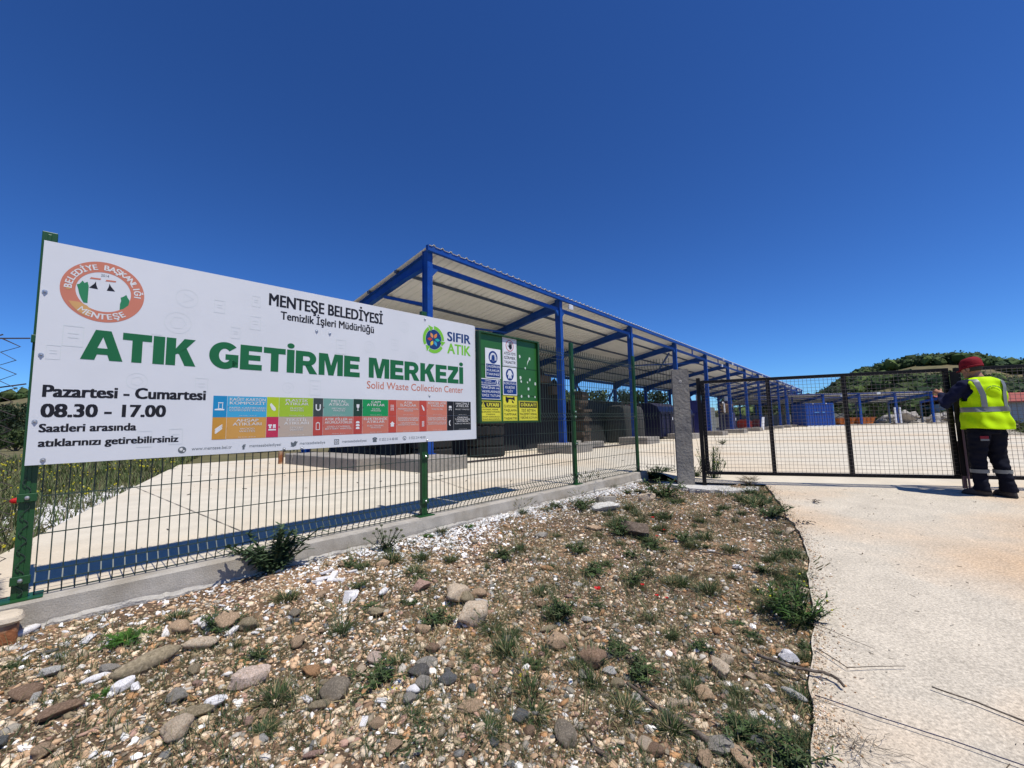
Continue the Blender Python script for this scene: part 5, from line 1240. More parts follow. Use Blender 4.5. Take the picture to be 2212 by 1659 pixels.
STONES=[
  (-1.607, 1.906, 0.214, 'olive', 'long', 64, 'long olive brown stone lying diagonally below the feathery green weed'),
  (-1.166, 1.518, 0.091, 'cream', 'round', 108, 'big cream boulder near the bottom edge beside the grey hose'),
  (-1.637, 1.587, 0.107, 'brown', 'flat', 45, 'flat brown slab of stone near the lower left corner'),
  (-1.916, 1.717, 0.089, 'brown', 'round', 22, 'rounded brown stone at the far left of the rubble'),
  (-1.497, 2.083, 0.132, 'cream', 'long', 24, 'long cream stone just below the heap of white tile pieces'),
  (-1.518, 2.282, 0.116, 'tan', 'round', 40, 'rounded tan stone to the right of the white tile heap'),
  (-1.703, 2.205, 0.093, 'orange', 'round', 3, 'orange stone to the left of the white tile heap'),
  (-1.974, 1.873, 0.082, 'greywhite', 'angular', 39, 'grey stone with white top at the left of the rubble'),
  (-2.113, 2.157, 0.082, 'white', 'tile', 114, 'single white tile strip beside the feathery green weed'),
  (-1.689, 2.329, 0.074, 'white', 'tile', 97, ''),
  (-1.631, 2.301, 0.083, 'white', 'tile', 41, ''),
  (-1.626, 2.342, 0.074, 'white', 'tile', 112, ''),
  (-1.577, 2.241, 0.085, 'white', 'tile', 122, ''),
  (-1.572, 2.294, 0.063, 'white', 'tile', 78, ''),
  (-1.626, 2.271, 0.067, 'white', 'tile', 137, ''),
  (-1.541, 2.227, 0.056, 'white', 'tile', 26, ''),
  (-1.457, 2.232, 0.08, 'white', 'tile', 83, ''),
  (-1.741, 2.175, 0.078, 'white', 'tile', 116, ''),
  (-1.567, 1.753, 0.08, 'white', 'angular', 85, 'elongated white stone left of its smaller white twin'),
  (-1.523, 1.757, 0.055, 'white', 'angular', 123, 'small upright white stone right of its longer white twin'),
  (-1.745, 1.818, 0.087, 'white', 'long', 45, 'long thin white stone below the large feathery weed'),
  (-2.459, 2.188, 0.106, 'white', 'long', 89, 'long white stone lying against the foot of the kerb at the left'),
  (-1.727, 1.87, 0.082, 'grey', 'angular', 3, ''),
  (-1.847, 1.692, 0.06, 'greywhite', 'tile', 126, 'grey white slab standing beside the rounded brown stone at far left'),
  (-1.445, 1.576, 0.065, 'orange', 'long', 116, 'orange pink stone standing upright near the bottom left'),
  (-1.308, 1.697, 0.063, 'grey', 'round', 2, ''),
  (-1.191, 1.634, 0.102, 'olive', 'flat', 38, 'wide grey brown stone above the big cream boulder'),
  (-1.16, 1.702, 0.085, 'white', 'angular', 61, ''),
  (-1.112, 1.828, 0.134, 'pinkwhite', 'angular', 51, 'large white and pink rock left of the orange brown cobble'),
  (-0.371, 2.69, 0.149, 'cream', 'round', 43, 'big cream cobble at the left of the stone cluster in mid rubble'),
  (-0.305, 2.662, 0.096, 'olive', 'round', 81, 'brown cobble leaning between the two cream cobbles'),
  (-0.24, 2.736, 0.093, 'tan', 'round', 4, 'small tan cobble at the right of the stone cluster'),
  (-0.26, 2.441, 0.181, 'cream', 'round', 31, 'largest cream boulder, below the cluster of cobbles'),
  (-0.221, 2.636, 0.073, 'greywhite', 'angular', 4, ''),
  (-0.985, 3.194, 0.082, 'orange', 'round', 4, 'orange cobble among the white chips near the kerb'),
  (-0.629, 2.836, 0.109, 'pinkbrown', 'angular', 4, ''),
  (-1.411, 2.292, 0.092, 'olive', 'round', 3, 'olive cobble right of the rounded tan stone'),
  (-0.801, 2.493, 0.1, 'olive', 'angular', 3, ''),
  (-0.508, 2.332, 0.074, 'tan', 'angular', 3, ''),
  (-0.842, 2.742, 0.105, 'white', 'long', 86, 'white sliver of stone pointing up to the right'),
  (-1.025, 2.68, 0.103, 'white', 'angular', 68, ''),
  (-1.287, 2.913, 0.106, 'white', 'tile', 31, ''),
  (-1.307, 2.874, 0.092, 'white', 'tile', 75, ''),
  (-1.245, 2.931, 0.107, 'white', 'tile', 94, ''),
  (-1.313, 3.0, 0.083, 'white', 'tile', 58, ''),
  (-1.192, 2.903, 0.081, 'white', 'tile', 4, ''),
  (-1.078, 2.146, 0.068, 'tan', 'round', 86, ''),
  (-0.747, 1.797, 0.109, 'greybrown', 'round', 113, 'big round grey brown boulder in the middle of the lower rubble'),
  (-0.92, 1.956, 0.07, 'orangebrown', 'round', 3, 'round orange brown cobble above the big grey brown boulder'),
  (-0.769, 1.722, 0.075, 'olive', 'long', 21, 'brown oblong cobble touching the big grey brown boulder from below'),
  (-0.674, 2.073, 0.07, 'pinkwhite', 'round', 55, ''),
  (-0.717, 2.018, 0.072, 'cream', 'angular', 104, ''),
  (-0.423, 2.02, 0.089, 'grey', 'flat', 3, 'flat grey stone above the dark veined cobble'),
  (-0.438, 1.938, 0.081, 'dark', 'round', 18, 'dark cobble with pale veins'),
  (-0.304, 1.894, 0.067, 'slate', 'round', 3, 'slate blue cobble right of the dark veined one'),
  (-0.4, 1.853, 0.066, 'grey', 'round', 47, 'grey cobble directly below the dark veined one'),
  (-0.383, 2.183, 0.092, 'cream', 'long', 73, ''),
  (-0.417, 2.133, 0.063, 'brown', 'round', 3, ''),
  (-0.194, 1.732, 0.09, 'tan', 'flat', 7, 'broad tan stone next to the small yellow flowers'),
  (-0.51, 1.597, 0.046, 'tan', 'round', 2, ''),
  (-0.427, 1.505, 0.053, 'tan', 'angular', 5, ''),
  (-0.428, 1.802, 0.049, 'white', 'round', 3, ''),
  (0.353, 2.154, 0.131, 'brown', 'round', -5, 'big brown pitted boulder right of centre in the rubble'),
  (0.164, 1.672, 0.093, 'greybrown', 'round', -67, 'egg shaped grey brown boulder near the bottom edge'),
  (0.196, 2.221, 0.103, 'tan', 'round', 8, 'tan boulder up and left of the brown pitted one'),
  (0.159, 2.333, 0.094, 'olive', 'long', 35, ''),
  (0.15, 2.579, 0.071, 'brown', 'angular', 3, ''),
  (0.395, 2.458, 0.068, 'greywhite', 'angular', 9, ''),
  (0.709, 1.954, 0.081, 'cream', 'long', 6, 'oblong cream stone at the top of the pale pebble group'),
  (0.664, 1.942, 0.048, 'cream', 'round', 6, ''),
  (0.837, 2.011, 0.075, 'orange', 'round', -47, 'pale orange cobble up right of the pale pebble group'),
  (0.444, 2.007, 0.059, 'olive', 'round', 9, ''),
  (0.295, 2.022, 0.063, 'grey', 'angular', -75, ''),
  (0.426, 2.079, 0.057, 'greywhite', 'round', 10, ''),
  (0.675, 1.654, 0.075, 'tan', 'angular', 46, 'pale angular stone at the bottom edge near the road'),
  (0.468, 1.687, 0.055, 'cream', 'round', 7, ''),
  (0.499, 1.665, 0.058, 'brown', 'round', 6, ''),
  (0.032, 1.665, 0.045, 'brown', 'round', 63, ''),
  (-0.057, 1.555, 0.041, 'orange', 'round', 9, ''),
  (0.002, 1.73, 0.057, 'slate', 'round', 9, ''),
  (1.125, 4.084, 0.282, 'darkbrown', 'rock', -58, 'dark jagged rock in the upper part of the rubble'),
  (1.676, 5.51, 0.215, 'cream', 'rock', 7, 'pointed cream stone just above the dark jagged rock'),
  (1.171, 5.467, 0.19, 'grey', 'brick', 7, 'grey block of broken concrete sitting on a flat stone'),
  (1.031, 4.89, 0.297, 'greywhite', 'flat', 6, 'wide flat pale stone under the grey concrete block'),
  (0.787, 4.223, 0.137, 'tan', 'flat', 6, ''),
  (0.23, 3.176, 0.095, 'orangebrown', 'long', -21, 'small orange brown stone left of the leafy weeds in mid rubble'),
  (0.253, 4.006, 0.121, 'grey', 'angular', 5, ''),
  (0.414, 2.922, 0.062, 'greywhite', 'flat', 4, ''),
  (1.826, 4.22, 0.091, 'orange', 'long', -31, ''),
  (1.94, 2.933, 0.081, 'cream', 'round', -5, 'cream stone on the very edge of the road'),
  (2.678, 4.195, 0.09, 'cream', 'angular', -9, ''),
  (1.677, 3.707, 0.06, 'white', 'tile', 5, ''),
  (1.233, 2.002, 0.108, 'greywhite', 'long', -72, 'long grey and cream stone beside the road edge'),
  (0.981, 2.172, 0.109, 'cream', 'angular', -79, 'cream angular stone left of the curved stick'),
  (1.062, 2.26, 0.066, 'cream', 'round', 3, ''),
  (0.995, 1.779, 0.051, 'orange', 'round', -79, ''),
  (0.911, 1.733, 0.05, 'slate', 'round', 0, 'dark slate blue cobble near the road at the bottom'),
  (1.101, 1.776, 0.055, 'olive', 'long', -102, ''),
  (0.809, 1.66, 0.082, 'orange', 'round', -53, 'pale orange boulder at the bottom edge near the road'),
  (1.05, 1.859, 0.1, 'white', 'shard', -73, 'white triangular shard lying flat near the road'),
  (0.76, 1.725, 0.11, 'grey', 'rock', -60, 'large grey stone at the lower right of the rubble'),
  (1.094, 1.939, 0.048, 'grey', 'flat', -1, ''),
  (1.366, 2.299, 0.053, 'orange', 'round', -2, ''),
  (1.124, 2.152, 0.049, 'cream', 'round', 1, ''),
  (1.384, 2.242, 0.085, 'white', 'angular', -46, ''),
]
WEEDS=[
  (-1.881, 2.115, 0.167, 'feather', 'bright green feathery weed beneath the green fence post side of the sign'),
  (-1.615, 1.713, 0.061, 'feather', 'small bright green feathery weed in the lower left rubble'),
  (-1.184, 2.016, 0.119, 'leafy', 'leafy green tuft left of centre under the sign'),
  (-1.24, 1.972, 0.083, 'rosette', 'pale broad leaves beside the leafy tuft left of centre'),
  (-1.686, 2.999, 0.337, 'thistle', 'tall dark thistle bush growing against the concrete kerb'),
  (-0.121, 3.486, 0.187, 'leafy', 'dense leafy weed just below the right end of the sign shadow'),
  (0.524, 3.596, 0.185, 'leafy', ''),
  (0.531, 3.169, 0.203, 'leafy', ''),
  (0.699, 3.343, 0.136, 'leafy', ''),
  (-1.02, 2.79, 0.101, 'leafy', ''),
  (-0.865, 2.579, 0.11, 'rosette', ''),
  (-0.646, 2.656, 0.096, 'leafy', ''),
  (-0.459, 2.443, 0.16, 'leafy', 'bushy green weed left of the cream cobbles'),
  (-0.919, 2.284, 0.205, 'barley', 'tall grass with drooping seed heads left of centre'),
  (-1.392, 2.624, 0.195, 'grass', ''),
  (-1.056, 3.495, 0.207, 'seedball', 'weed with round seed balls close to the kerb'),
  (-1.111, 3.151, 0.149, 'grass', ''),
  (-0.705, 4.049, 0.175, 'grass', ''),
  (-0.579, 3.797, 0.155, 'dry', ''),
  (-0.521, 3.405, 0.154, 'grass', ''),
  (-0.463, 4.248, 0.101, 'feather', ''),
  (-0.8, 3.915, 0.084, 'feather', ''),
  (-0.683, 3.01, 0.122, 'rosette', ''),
  (-0.614, 1.911, 0.176, 'leafy', 'wide leafy green weed in the middle foreground'),
  (-0.558, 2.056, 0.129, 'grass', ''),
  (-0.962, 1.75, 0.164, 'grass', ''),
  (-0.904, 1.577, 0.13, 'grass', ''),
  (-0.414, 1.558, 0.16, 'mat', 'low grey green mat of leaves at the bottom centre'),
  (-0.215, 1.838, 0.073, 'rosette', 'star shaped rosette above the broad tan stone'),
  (-0.35, 1.74, 0.076, 'grass', ''),
  (-0.22, 2.044, 0.09, 'grass', ''),
  (-0.4, 1.661, 0.086, 'grass', ''),
  (-0.061, 2.137, 0.202, 'grass', 'large grass clump left of the brown pitted boulder'),
  (0.048, 1.881, 0.215, 'barley', 'widest grass clump with seed heads below the brown pitted boulder'),
  (0.061, 1.766, 0.146, 'grass', ''),
  (0.443, 1.845, 0.163, 'grass', 'dark grass clump beside the thick dead branch'),
  (0.499, 2.252, 0.13, 'leafy', ''),
  (0.328, 1.67, 0.086, 'mat', 'round leaved plant at the bottom right of centre'),
  (-0.117, 1.633, 0.135, 'grass', ''),
  (0.542, 1.994, 0.054, 'rosette', ''),
  (0.159, 2.75, 0.161, 'grass', ''),
  (0.785, 2.591, 0.164, 'barley', ''),
  (0.86, 2.186, 0.126, 'grass', ''),
  (-0.069, 2.441, 0.194, 'dry', ''),
  (0.984, 3.243, 0.208, 'barley', ''),
  (1.184, 3.125, 0.2, 'grass', ''),
  (0.468, 2.631, 0.078, 'leafy', ''),
  (0.091, 4.744, 0.216, 'barley', ''),
  (0.785, 4.972, 0.248, 'leafy', ''),
  (1.048, 6.142, 0.334, 'barley', ''),
  (1.45, 6.463, 0.253, 'grass', ''),
  (2.058, 5.874, 0.447, 'leafy', ''),
  (0.362, 4.864, 0.169, 'grass', ''),
  (0.004, 4.214, 0.137, 'dry', ''),
  (1.224, 3.919, 0.194, 'grass', ''),
  (2.069, 4.746, 0.195, 'dry', ''),
  (2.882, 5.138, 0.39, 'grass', ''),
  (2.8, 4.658, 0.302, 'leafy', ''),
  (2.106, 3.248, 0.156, 'grass', ''),
  (1.662, 2.629, 0.264, 'tall', 'tall bright green weed with yellow flowers overhanging the road edge'),
  (1.344, 3.029, 0.193, 'grass', ''),
  (1.555, 2.93, 0.187, 'dry', ''),
  (1.113, 3.121, 0.2, 'grass', ''),
  (3.566, 6.255, 0.259, 'dry', ''),
  (1.253, 2.148, 0.072, 'grass', ''),
  (1.357, 2.055, 0.069, 'leafy', ''),
  (1.048, 1.657, 0.061, 'leafy', ''),
  (2.783, 7.851, 0.326, 'leafy', ''),
  (1.301, 2.597, 0.11, 'rosette', ''),
  (-1.469, 1.946, 0.143, 'dry', 'tangle of dry brown twigs right of the long olive stone'),
  (-2.205, 1.928, 0.069, 'leafy', ''),
  (0.378, 4.046, 0.131, 'grass', ''),
  (1.821, 3.805, 0.163, 'dry', ''),
  (1.001, 2.612, 0.138, 'dry', ''),
]
POPPIES= [(0.507, 2.725), (0.871, 3.005), (0.92, 2.862), (0.981, 2.855), (1.459, 4.531), (1.461, 4.214), (1.321, 4.005), (2.567, 6.751)]
def zone(x, y):
    if float(dedge(np.array(x), np.array(y))) < .42: return 'by the road edge'
    if Nf(x, y) > -.75: return 'by the kerb'
    d = math.hypot(x, y)
    if d < 2.35: return 'in the left foreground' if x < -.72 else ('in the central foreground' if x < .1 else 'in the right foreground')
    if d > 4.2: return 'in the farthest rubble'
    return 'left of the cream cobbles' if x < -.45 else 'right of the cream cobbles'
GL = {'white': ('small white stone chip lying loose in the rubble', 'loose small white stone chips in the rubble'),
      'warm': ('small tan or orange cobble lying loose in the rubble', 'loose small tan and orange cobbles'),
      'cream': ('small cream cobble lying loose in the rubble', 'loose small cream cobbles'),
      'grey': ('small grey cobble lying loose in the rubble', 'loose small grey cobbles'),
      'brown': ('small brown cobble lying loose in the rubble', 'loose small brown cobbles')}
CLS = {'white': 'white', 'greywhite': 'grey', 'cream': 'cream', 'tan': 'warm', 'orange': 'warm', 'orangebrown': 'brown', 'grey': 'grey', 'greybrown': 'brown', 'olive': 'brown', 'brown': 'brown', 'pinkwhite': 'cream', 'pinkbrown': 'brown', 'dark': 'grey', 'slate': 'grey', 'darkbrown': 'brown'}
for k, (x, y, s, c, shp, ang, lab) in enumerate(STONES):
    if shp == 'tile' and not lab:
        place_stone(x, y, s, c, shp, ang, 'white tile fragment lying in a small heap of broken tile', 'broken white tile heaps in the rubble', k, .1, .35)
    elif lab: place_stone(x, y, s, c, shp, ang, lab, None, k, .2 if shp != 'tile' else .08)
    else:
        L_, G_ = GL[CLS[c]]; place_stone(x, y, s, c, shp, ang, L_.replace(' lying loose in the rubble', '') + ' ' + zone(x, y), G_.replace(' in the rubble', '') + ' ' + zone(x, y), k)
taken = [(a[0], a[1], a[2] / 2) for a in STONES]
cnt = 0; tries = 0
names = ['cream', 'tan', 'orange', 'grey', 'greybrown', 'olive', 'brown', 'white', 'greywhite', 'slate', 'pinkbrown', 'orangebrown']
while cnt < 300 - len(STONES) and tries < 20000:
    tries += 1
    px, py = random.uniform(-2.9, 3.4), random.uniform(1.1, 6.4)
    if random.random() > 1.3 / (px * px + py * py) ** .5: continue
    if Nf(px, py) > -.25 or dedge(px, py) < .08 or abs(math.atan2(px, py)) > R(53): continue
    s = random.uniform(.03, .062) * (0.8 if py > 3.5 else 1)
    if any((px - a) ** 2 + (py - b_) ** 2 < (r_ + s / 2) ** 2 for a, b_, r_ in taken): continue
    near_k = math.exp(Nf(px, py) / .5); wts = [2, 2, 1.6 - .5 * (px > 0), 1.5 + (px > 0), 1.4 + (px > 0), 1.6, 1.2, 1.6 + 5 * near_k, 1, .8, .8, .7]
    c = random.choices(names, wts)[0]; shp = random.choice(['round', 'round', 'flat', 'angular', 'long']) if c != 'white' else random.choice(['angular', 'tile', 'tile'])
    L_, G_ = GL[CLS[c]]; place_stone(px, py, s, c, shp, random.uniform(0, 180), L_.replace(' lying loose in the rubble', '') + ' ' + zone(px, py), G_.replace(' in the rubble', '') + ' ' + zone(px, py), cnt); taken.append((px, py, s / 2)); cnt += 1

# ================================================================== GRAVEL (stuff)
def scatter(name, variants, pos, scale, cols, material, smoothf, seed=1, tiltamt=.35, flat_=.7):
    r = np.random.default_rng(seed); Vs, Fs, Cs = [], [], []; base = 0
    vid = r.integers(0, len(variants), len(pos))
    for k, (V, F) in enumerate(variants):
        m = vid == k; n = m.sum()
        if n == 0: continue
        P, S, Cc = pos[m], scale[m], cols[m]
        a = r.uniform(0, 2 * np.pi, n); tx, ty_ = r.normal(0, tiltamt, n), r.normal(0, tiltamt, n)
        asp = r.uniform(.65, 1.15, (n, 3)) * np.array([1, 1, flat_])
        W = V[None] * asp[:, None] * S[:, None, None]
        x = W[..., 0]; y = W[..., 1]; z = W[..., 2]
        y, z = y * np.cos(tx)[:, None] - z * np.sin(tx)[:, None], y * np.sin(tx)[:, None] + z * np.cos(tx)[:, None]
        x, z = x * np.cos(ty_)[:, None] + z * np.sin(ty_)[:, None], -x * np.sin(ty_)[:, None] + z * np.cos(ty_)[:, None]
        x, y = x * np.cos(a)[:, None] - y * np.sin(a)[:, None], x * np.sin(a)[:, None] + y * np.cos(a)[:, None]
        W = np.stack([x, y, z], -1) + P[:, None]
        Vs.append(W.reshape(-1, 3)); Fs.append((F[None] + (np.arange(n) * len(V))[:, None, None] + base).reshape(-1, 3)); Cs.append(np.repeat(Cc, len(V), 0)); base += n * len(V)
    me = mesh_np(name, np.vstack(Vs), np.vstack(Fs), material, smoothf, np.vstack(Cs))
    return tag(link(bpy.data.objects.new(name, me)), kind='stuff')
def sample_rubble(n, seed, dpow=1.35, rmax=7.6):
    r = np.random.default_rng(seed); out = []
    while sum(len(o) for o in out) < n:
        m = n * 4
        az = R(-56) + r.uniform(0, 1, m) * R(112); d = 1.0 + (r.uniform(0, 1, m) ** dpow) * (rmax - 1.0)
        x = d * np.sin(az); y = d * np.cos(az)
        ok = (Nf(x, y) < -.13) & (dedge(x, y) > .005) & (Dg(x, y) > -.1) & (r.uniform(0, 1, m) < .95)
        out.append(np.stack([x[ok], y[ok]], -1))
    return np.vstack(out)[:n]
palette = np.array([COL[k] for k in names]); palette = palette * np.array([1.0, .98, .95]) * 1.34
def peb_cols(xy, seed):
    r = np.random.default_rng(seed); n = len(xy); nk = np.exp((Nf(xy[:, 0], xy[:, 1]) + .12) / .30) * (Sf(xy[:, 0], xy[:, 1]) > 1.2)
    patch = .5 + .5 * np.sin(xy[:, 0] * 2.3 + 1) * np.sin(xy[:, 1] * 1.9 + .4)
    right = smooth((xy[:, 0] + 1.2) / 1.8)
    w = np.stack([np.full(n, 3.), 2 + 0 * right, 2.0 - 1.2 * right, .6 + 1.3 * right, .5 + 1.6 * right, 1 + .5 * right, .5 + 1.2 * right, .45 + 16 * nk + .5 * patch, .6 + 3 * nk, .2 + .8 * right, .6 + 0 * right, .8 + 0 * right], -1)
    w /= w.sum(1, keepdims=True); c = (w.cumsum(1) > r.uniform(0, 1, (n, 1))).argmax(1)
    return palette[c] * r.uniform(.75, 1.25, (n, 1))
tiny = [rock(ICO1, 100 + i, 3, .3, 1.3, (1, .75, .6)) for i in range(6)]
ICO0 = (np.array([(0, 1.618, 1), (0, 1.618, -1), (0, -1.618, 1), (0, -1.618, -1), (1, 0, 1.618), (-1, 0, 1.618), (1, 0, -1.618), (-1, 0, -1.618), (1.618, 1, 0), (1.618, -1, 0), (-1.618, 1, 0), (-1.618, -1, 0)]) / 1.902,
        np.array([(0, 4, 8), (0, 8, 1), (0, 1, 10), (0, 10, 5), (0, 5, 4), (3, 2, 11), (3, 11, 7), (3, 7, 6), (3, 6, 9), (3, 9, 2), (4, 5, 2), (4, 2, 9), (4, 9, 8), (8, 9, 6), (8, 6, 1), (1, 6, 7), (1, 7, 10), (10, 7, 11), (10, 11, 5), (5, 11, 2)]))
mini = [rock(ICO0, 200 + i, 1, .4, 1.3, (1, .75, .6)) for i in range(6)]
xy = sample_rubble(16000, 3, 1.1); r_ = np.random.default_rng(5)
s = .0095 + .019 * r_.uniform(0, 1, len(xy)) ** 2.6
z = z_rubble(xy[:, 0], xy[:, 1]); scatter('gravel', tiny, np.column_stack([xy, z + s * .12]), s, peb_cols(xy, 6), M_peb, True, 7)
xy = sample_rubble(58000, 13, .95); s = .0035 + .0085 * r_.uniform(0, 1, len(xy)) ** 1.5
z = z_rubble(xy[:, 0], xy[:, 1]); scatter('gravel', mini, np.column_stack([xy, z + s * .15]), s, peb_cols(xy, 16), M_peb, False, 17)
xy = sample_rubble(850, 23, .85); r_ = np.random.default_rng(24); s = .013 + .014 * r_.uniform(0, 1, len(xy)) ** 1.5
z = z_rubble(xy[:, 0], xy[:, 1]); scatter('cobbles', [rock(ICO2, 600 + i, 5, .45, 1.3, (1, .78, .6)) for i in range(8)], np.column_stack([xy, z + s * .1]), s, peb_cols(xy, 25), M_peb, False, 26, .3)
# white marble chips along the kerb
r_ = np.random.default_rng(33)
sK = np.concatenate([r_.uniform(1.7, 6.4, 2300), r_.uniform(-.2, 1.7, 120)]); nK = -.14 - np.abs(r_.exponential(.13, len(sK))) * (.5 + .9 * np.abs(np.sin(sK * 1.7 + .6)))
keep = (nK > -.75); sK, nK = sK[keep], nK[keep]
xk = FX + fd[0] * sK + fnb[0] * nK; yk = FY + fd[1] * sK + fnb[1] * nK; s = r_.uniform(.008, .024, len(sK)); ok = (dedge(xk, yk) > .03) & (Dg(xk, yk) > 0); xk, yk, s = xk[ok], yk[ok], s[ok]
chips = [rock(ICO1, 300 + i, 6, .4, 1.3, (1, .6, .4)) for i in range(4)] + [tile_rock(320 + i, (1, .55, .3)) for i in range(2)]
scatter('marble_chips', chips, np.column_stack([xk, yk, z_rubble(xk, yk) + s * .3]), s, np.tile(np.array(COL['white']), (len(xk), 1)) * r_.uniform(.85, 1.08, (len(xk), 1)), M_peb, False, 34)
r_ = np.random.default_rng(37); a_ = r_.uniform(0, 6.28, 420); q_ = r_.uniform(.85, 1.12, 420); xa = 2.98 + .62 * q_ * np.cos(a_); ya = 6.45 + .48 * q_ * np.sin(a_); s = r_.uniform(.004, .016, 420)
scatter('apron_gravel', chips, np.column_stack([xa, ya, np.maximum(z_rubble(xa, ya), -.152) + s * .3]), s, np.array(COL['greywhite'])[None] * r_.uniform(.7, 1.5, (420, 1)), M_peb, False, 38)
r_ = np.random.default_rng(33)
# white gravel patch on the field behind the fence
tq = r_.uniform(0, 1, 3200); cxp = -4.9 - 2.2 * tq + r_.normal(0, .22, len(tq)) - .1; cyp = 4.4 + 2.6 * tq + r_.normal(0, .25, len(tq)) 
lx = np.interp(cyp, [3.5, 4.5, 6.7, 8.5], [-3.985, -4.616, -6.006, -7.161]); cxp = lx - np.abs(r_.normal(0, .5, len(tq))) - .04
s = r_.uniform(.012, .034, len(tq)); scatter('white_gravel', chips, np.column_stack([cxp, cyp, z_ground(cxp, cyp) + .01 + s * .2]), s, np.tile(np.array(COL['white']), (len(tq), 1)) * r_.uniform(.8, 1.08, (len(tq), 1)), M_peb, False, 35)

# ================================================================== PLANTS
G1 = (.070, .118, .032); G2 = (.048, .080, .030); G3 = (.100, .125, .055); DRY = (.22, .17, .085); STRAW = (.38, .31, .16); DK = (.038, .064, .026)
def jit_c(c, a=.25): k = random.uniform(1 - a, 1 + a); return tuple(q * k for q in c)
def blade(b, p, az, lean, L, w, c, seg=4, curl=1.0):
    d = Vector((math.cos(az), math.sin(az), 0)); s = Vector((-math.sin(az), math.cos(az), 0)); pts = []
    for i in range(seg + 1):
        t = i / seg; ang = lean * (1 + curl * t); h_ = L * t * math.cos(min(ang, 1.9)); o_ = L * t * math.sin(min(ang, 1.9))
        pts.append(Vector(p) + d * o_ + Vector((0, 0, h_)))
    vs = []; fs = []
    for i, q in enumerate(pts):
        ww = w * (1 - (i / seg) ** 1.6) * .5 + w * .03
        vs += [q - s * ww, q + s * ww]
    for i in range(seg): fs.append((2 * i, 2 * i + 1, 2 * i + 3, 2 * i + 2))
    b.add(vs, fs, c); return pts[-1]
def leaf(b, p, az, el, L, w, c, lobed=False):
    """broad leaf lying at elevation el, cupped along the midrib"""
    f = Vector((math.cos(az) * math.cos(el), math.sin(az) * math.cos(el), math.sin(el))); s = Vector((-math.sin(az), math.cos(az), 0)); u = s.cross(f) * -1
    prof = [(0, .10), (.2, .55), (.35, .38 if lobed else .85), (.5, 1.0), (.65, .55 if lobed else .95), (.8, .75), (1.0, .04)]
    vs = []; fs = []
    for t, q in prof:
        droop = -u * (L * .25 * t * t) if u.z > 0 else u * (L * .25 * t * t)
        m_ = Vector(p) + f * (L * t) + droop; vs += [m_ - s * (w * q / 2) + Vector((0, 0, w * q * .15)), m_, m_ + s * (w * q / 2) + Vector((0, 0, w * q * .15))]
    for i in range(len(prof) - 1): k = 3 * i; fs += [(k, k + 1, k + 4, k + 3), (k + 1, k + 2, k + 5, k + 4)]
    b.add(vs, fs, c)
